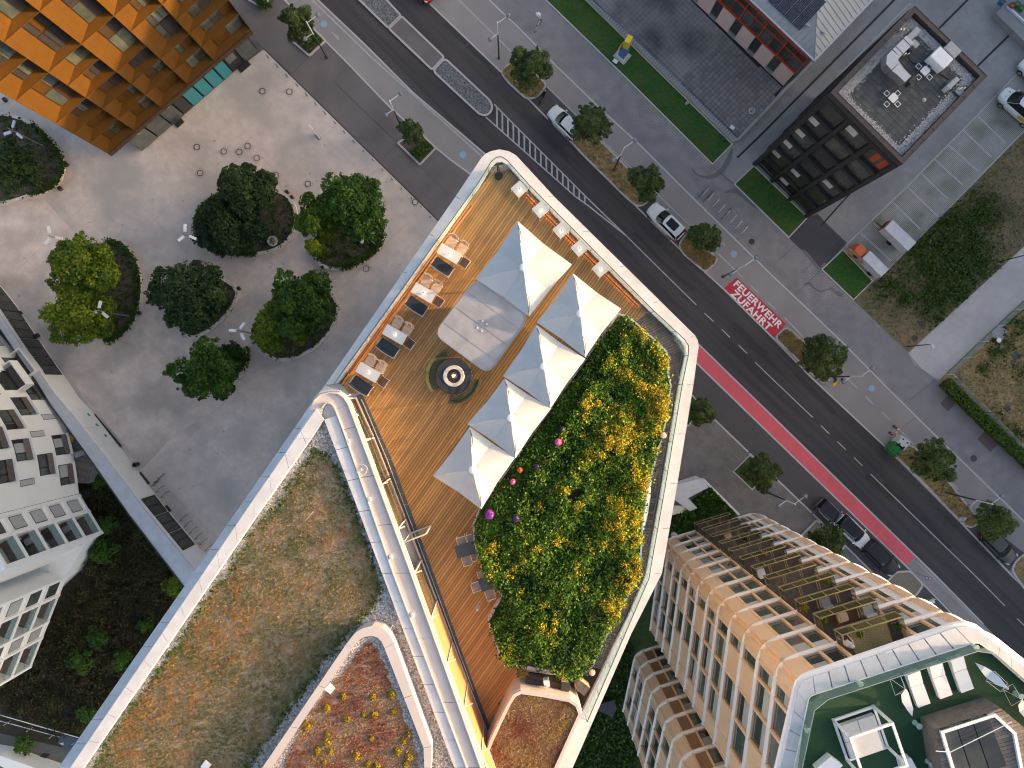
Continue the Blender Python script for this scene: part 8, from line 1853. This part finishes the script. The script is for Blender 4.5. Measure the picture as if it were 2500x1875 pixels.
t = thing('yellow_sign', 'yellow square road works sign lying by the street tree', 'sign', (*P(2036, 938, .8), .02), R(30)); MB().box((0, 0, .95), (.5, .06, .45), 0, ('X', R(-50))).build('plate', m_ye, t); MB().tube([(0, 0, 0), (0, 0, .95)], .025, 6).build('post', m_steel, t)
for x, y, L in ((1818, 1103, 'small violet banner on a thin pole at the pavement edge'), (1969, 1250, 'violet and white banner on a thin pole near the parking lane')):
    t = thing('small_banner', L, 'banner', (*P(x, y), .0), R(35), 'small violet banners'); MB().tube([(0, 0, 0), (0, 0, 1.6)], .02, 6).build('pole', m_steel, t); MB().box((.24, 0, 1.35), (.46, .02, .45)).build('cloth', mat('violet_cloth', (.24, .05, .32), None) if 'violet_cloth' not in MATS else MATS['violet_cloth'], t)
c = P(2434, 831, .6); t = thing('litter_bin', 'round dark bin with a white rim by the fence on the right', 'bin', (*c, .01)); MB().lathe((0, 0, 0), [(.22, 0), (.24, .85), (.24, .9)], 16).build('body', m_dsteel, t); MB().lathe((0, 0, .9), [(.12, 0), (.26, 0), (.26, .05), (.12, .05)], 18).build('rim', m_whitem, t)
tag(MB().prism(PL([(2422, 807), (2443, 794), (2463, 812), (2441, 833), (2422, 822)]), 0, .06).build('concrete_pad', m_path), 'pale concrete pad behind the mesh fence', 'concrete pad'); tag(MB().prism(PL([(2468, 868), (2480, 857), (2491, 870), (2478, 879)]), 0, .08).build('shaft_cover', m_slate), 'small blue grey cover in the dry grass at the right', 'cover')
# mesh fence of the right garden
m_fg = mat('fence_green', (.10, .18, .15), None, rough=.5); m_fw = mat('fence_wire', (.30, .38, .36), None, rough=.5)
def mesh_fence(pts, label, h=1.4):
    t = thing('mesh_fence', label, 'fence', (*P(*pts[0]), 0)); L = PL(pts); ps = by_length(L, 2.4)
    for p in ps: MB().tube([(*p, 0), (*p, h+.05)], .035, 6).build('post', m_whitem, t, True)
    for a, b in zip(ps, ps[1:]):
        mb = MB(); 
        for k in range(8): mb.tube([(*a, .1+(h-.15)*k/7), (*b, .1+(h-.15)*k/7)], .012, 4)
        for k in range(13): q = Vector(a).lerp(Vector(b), k/12); mb.tube([(q.x, q.y, .08), (q.x, q.y, h)], .008, 4)
        mb.build('mesh_panel', m_fw, t, True)
    MB().ribbon(L, .05, 0, .12).build('base_board', m_fg, t, True)
mesh_fence([(2309, 914), (2405, 822), (2500, 735), (2600, 640)], 'pale green mesh fence between the path and the dry garden'); mesh_fence([(2318, 921), (2400, 1005), (2500, 1105), (2560, 1165)], 'mesh fence behind the clipped hedge')
t = thing('no_entry_sign', 'small red and white plate on the corner post of the mesh fence', 'sign', (*P(2316, 917), 0), R(-45)); MB().box((0, -.05, 1.2), (.5, .02, .3)).build('plate', m_whitem, t); MB().box((0, -.065, 1.2), (.3, .012, .06)).build('bar', m_or, t); MB().tube([(0, 0, 0), (0, 0, 1.35)], .02, 5).build('post', m_steel, t)
# grey box with crates in the top right corner, trench wall
gt = thing('loading_ramp', 'grey walled loading pit with green and blue crates in the top right corner', 'loading pit', (*P(2470, 30), 0)); MB().prism(PL([(2432, 33), (2468, -6), (2700, 200), (2660, 260)], .9), 0, .9).build('ramp', m_conc, gt, True); MB().ribbon(PL([(2460, 14), (2520, 70), (2600, 140)], 1.1), .12, .9, 1.15).build('parapet', m_whitem, gt, True)
for i, (x, y, m, L) in enumerate(((2446, 5, mat('crate_blue', (.03, .12, .28), None), 'blue crate at the top right corner'), (2470, 14, m_redf, 'red crate lid beside the green crates'), (2483, 10, m_rg, 'green ringed crate, first of two at the right edge'), (2494, 20, m_rg, 'green ringed crate, second of two at the right edge'))):
    t = thing('crate', L, 'crate', (*P(x, y, 1.2), .9), R(-42), 'crates in the loading pit'); MB().box((0, 0, .2), (.55, .5, .4)).build('body', m, t); MB().ribbon(rounded([(-.24, -.22), (.24, -.22), (.24, .22), (-.24, .22)], .05, 2), .05, .4, .44, True).build('rim', m_black, t)
t = thing('garden_chair', 'white metal chair on the pavement below the ribbed tower', 'chair', (*P(2270, 1465), .02), R(20)); MB().box((0, 0, .43), (.5, .5, .04)).build('seat', m_whitem, t); MB().box((0, .26, .7), (.5, .03, .4)).build('backrest', m_whitem, t)
for i in (-1, 1):
    for j in (-1, 1): MB().tube([(i*.22, j*.22, 0), (i*.22, j*.22, .43)], .018, 5).build('leg', m_whitem, t)
for i, (x, y, L) in enumerate(((2342, 1266, 'left grey stone of two lying in the dry strip'), (2350, 1266, 'right grey stone of two lying in the dry strip'))):
    rng = np.random.default_rng(i); t = MB().box((*P(x, y), .2), (.42, .30, .26), R(30+20*i)); tag(t.build('stone_block', m_kerb), L, 'stone')
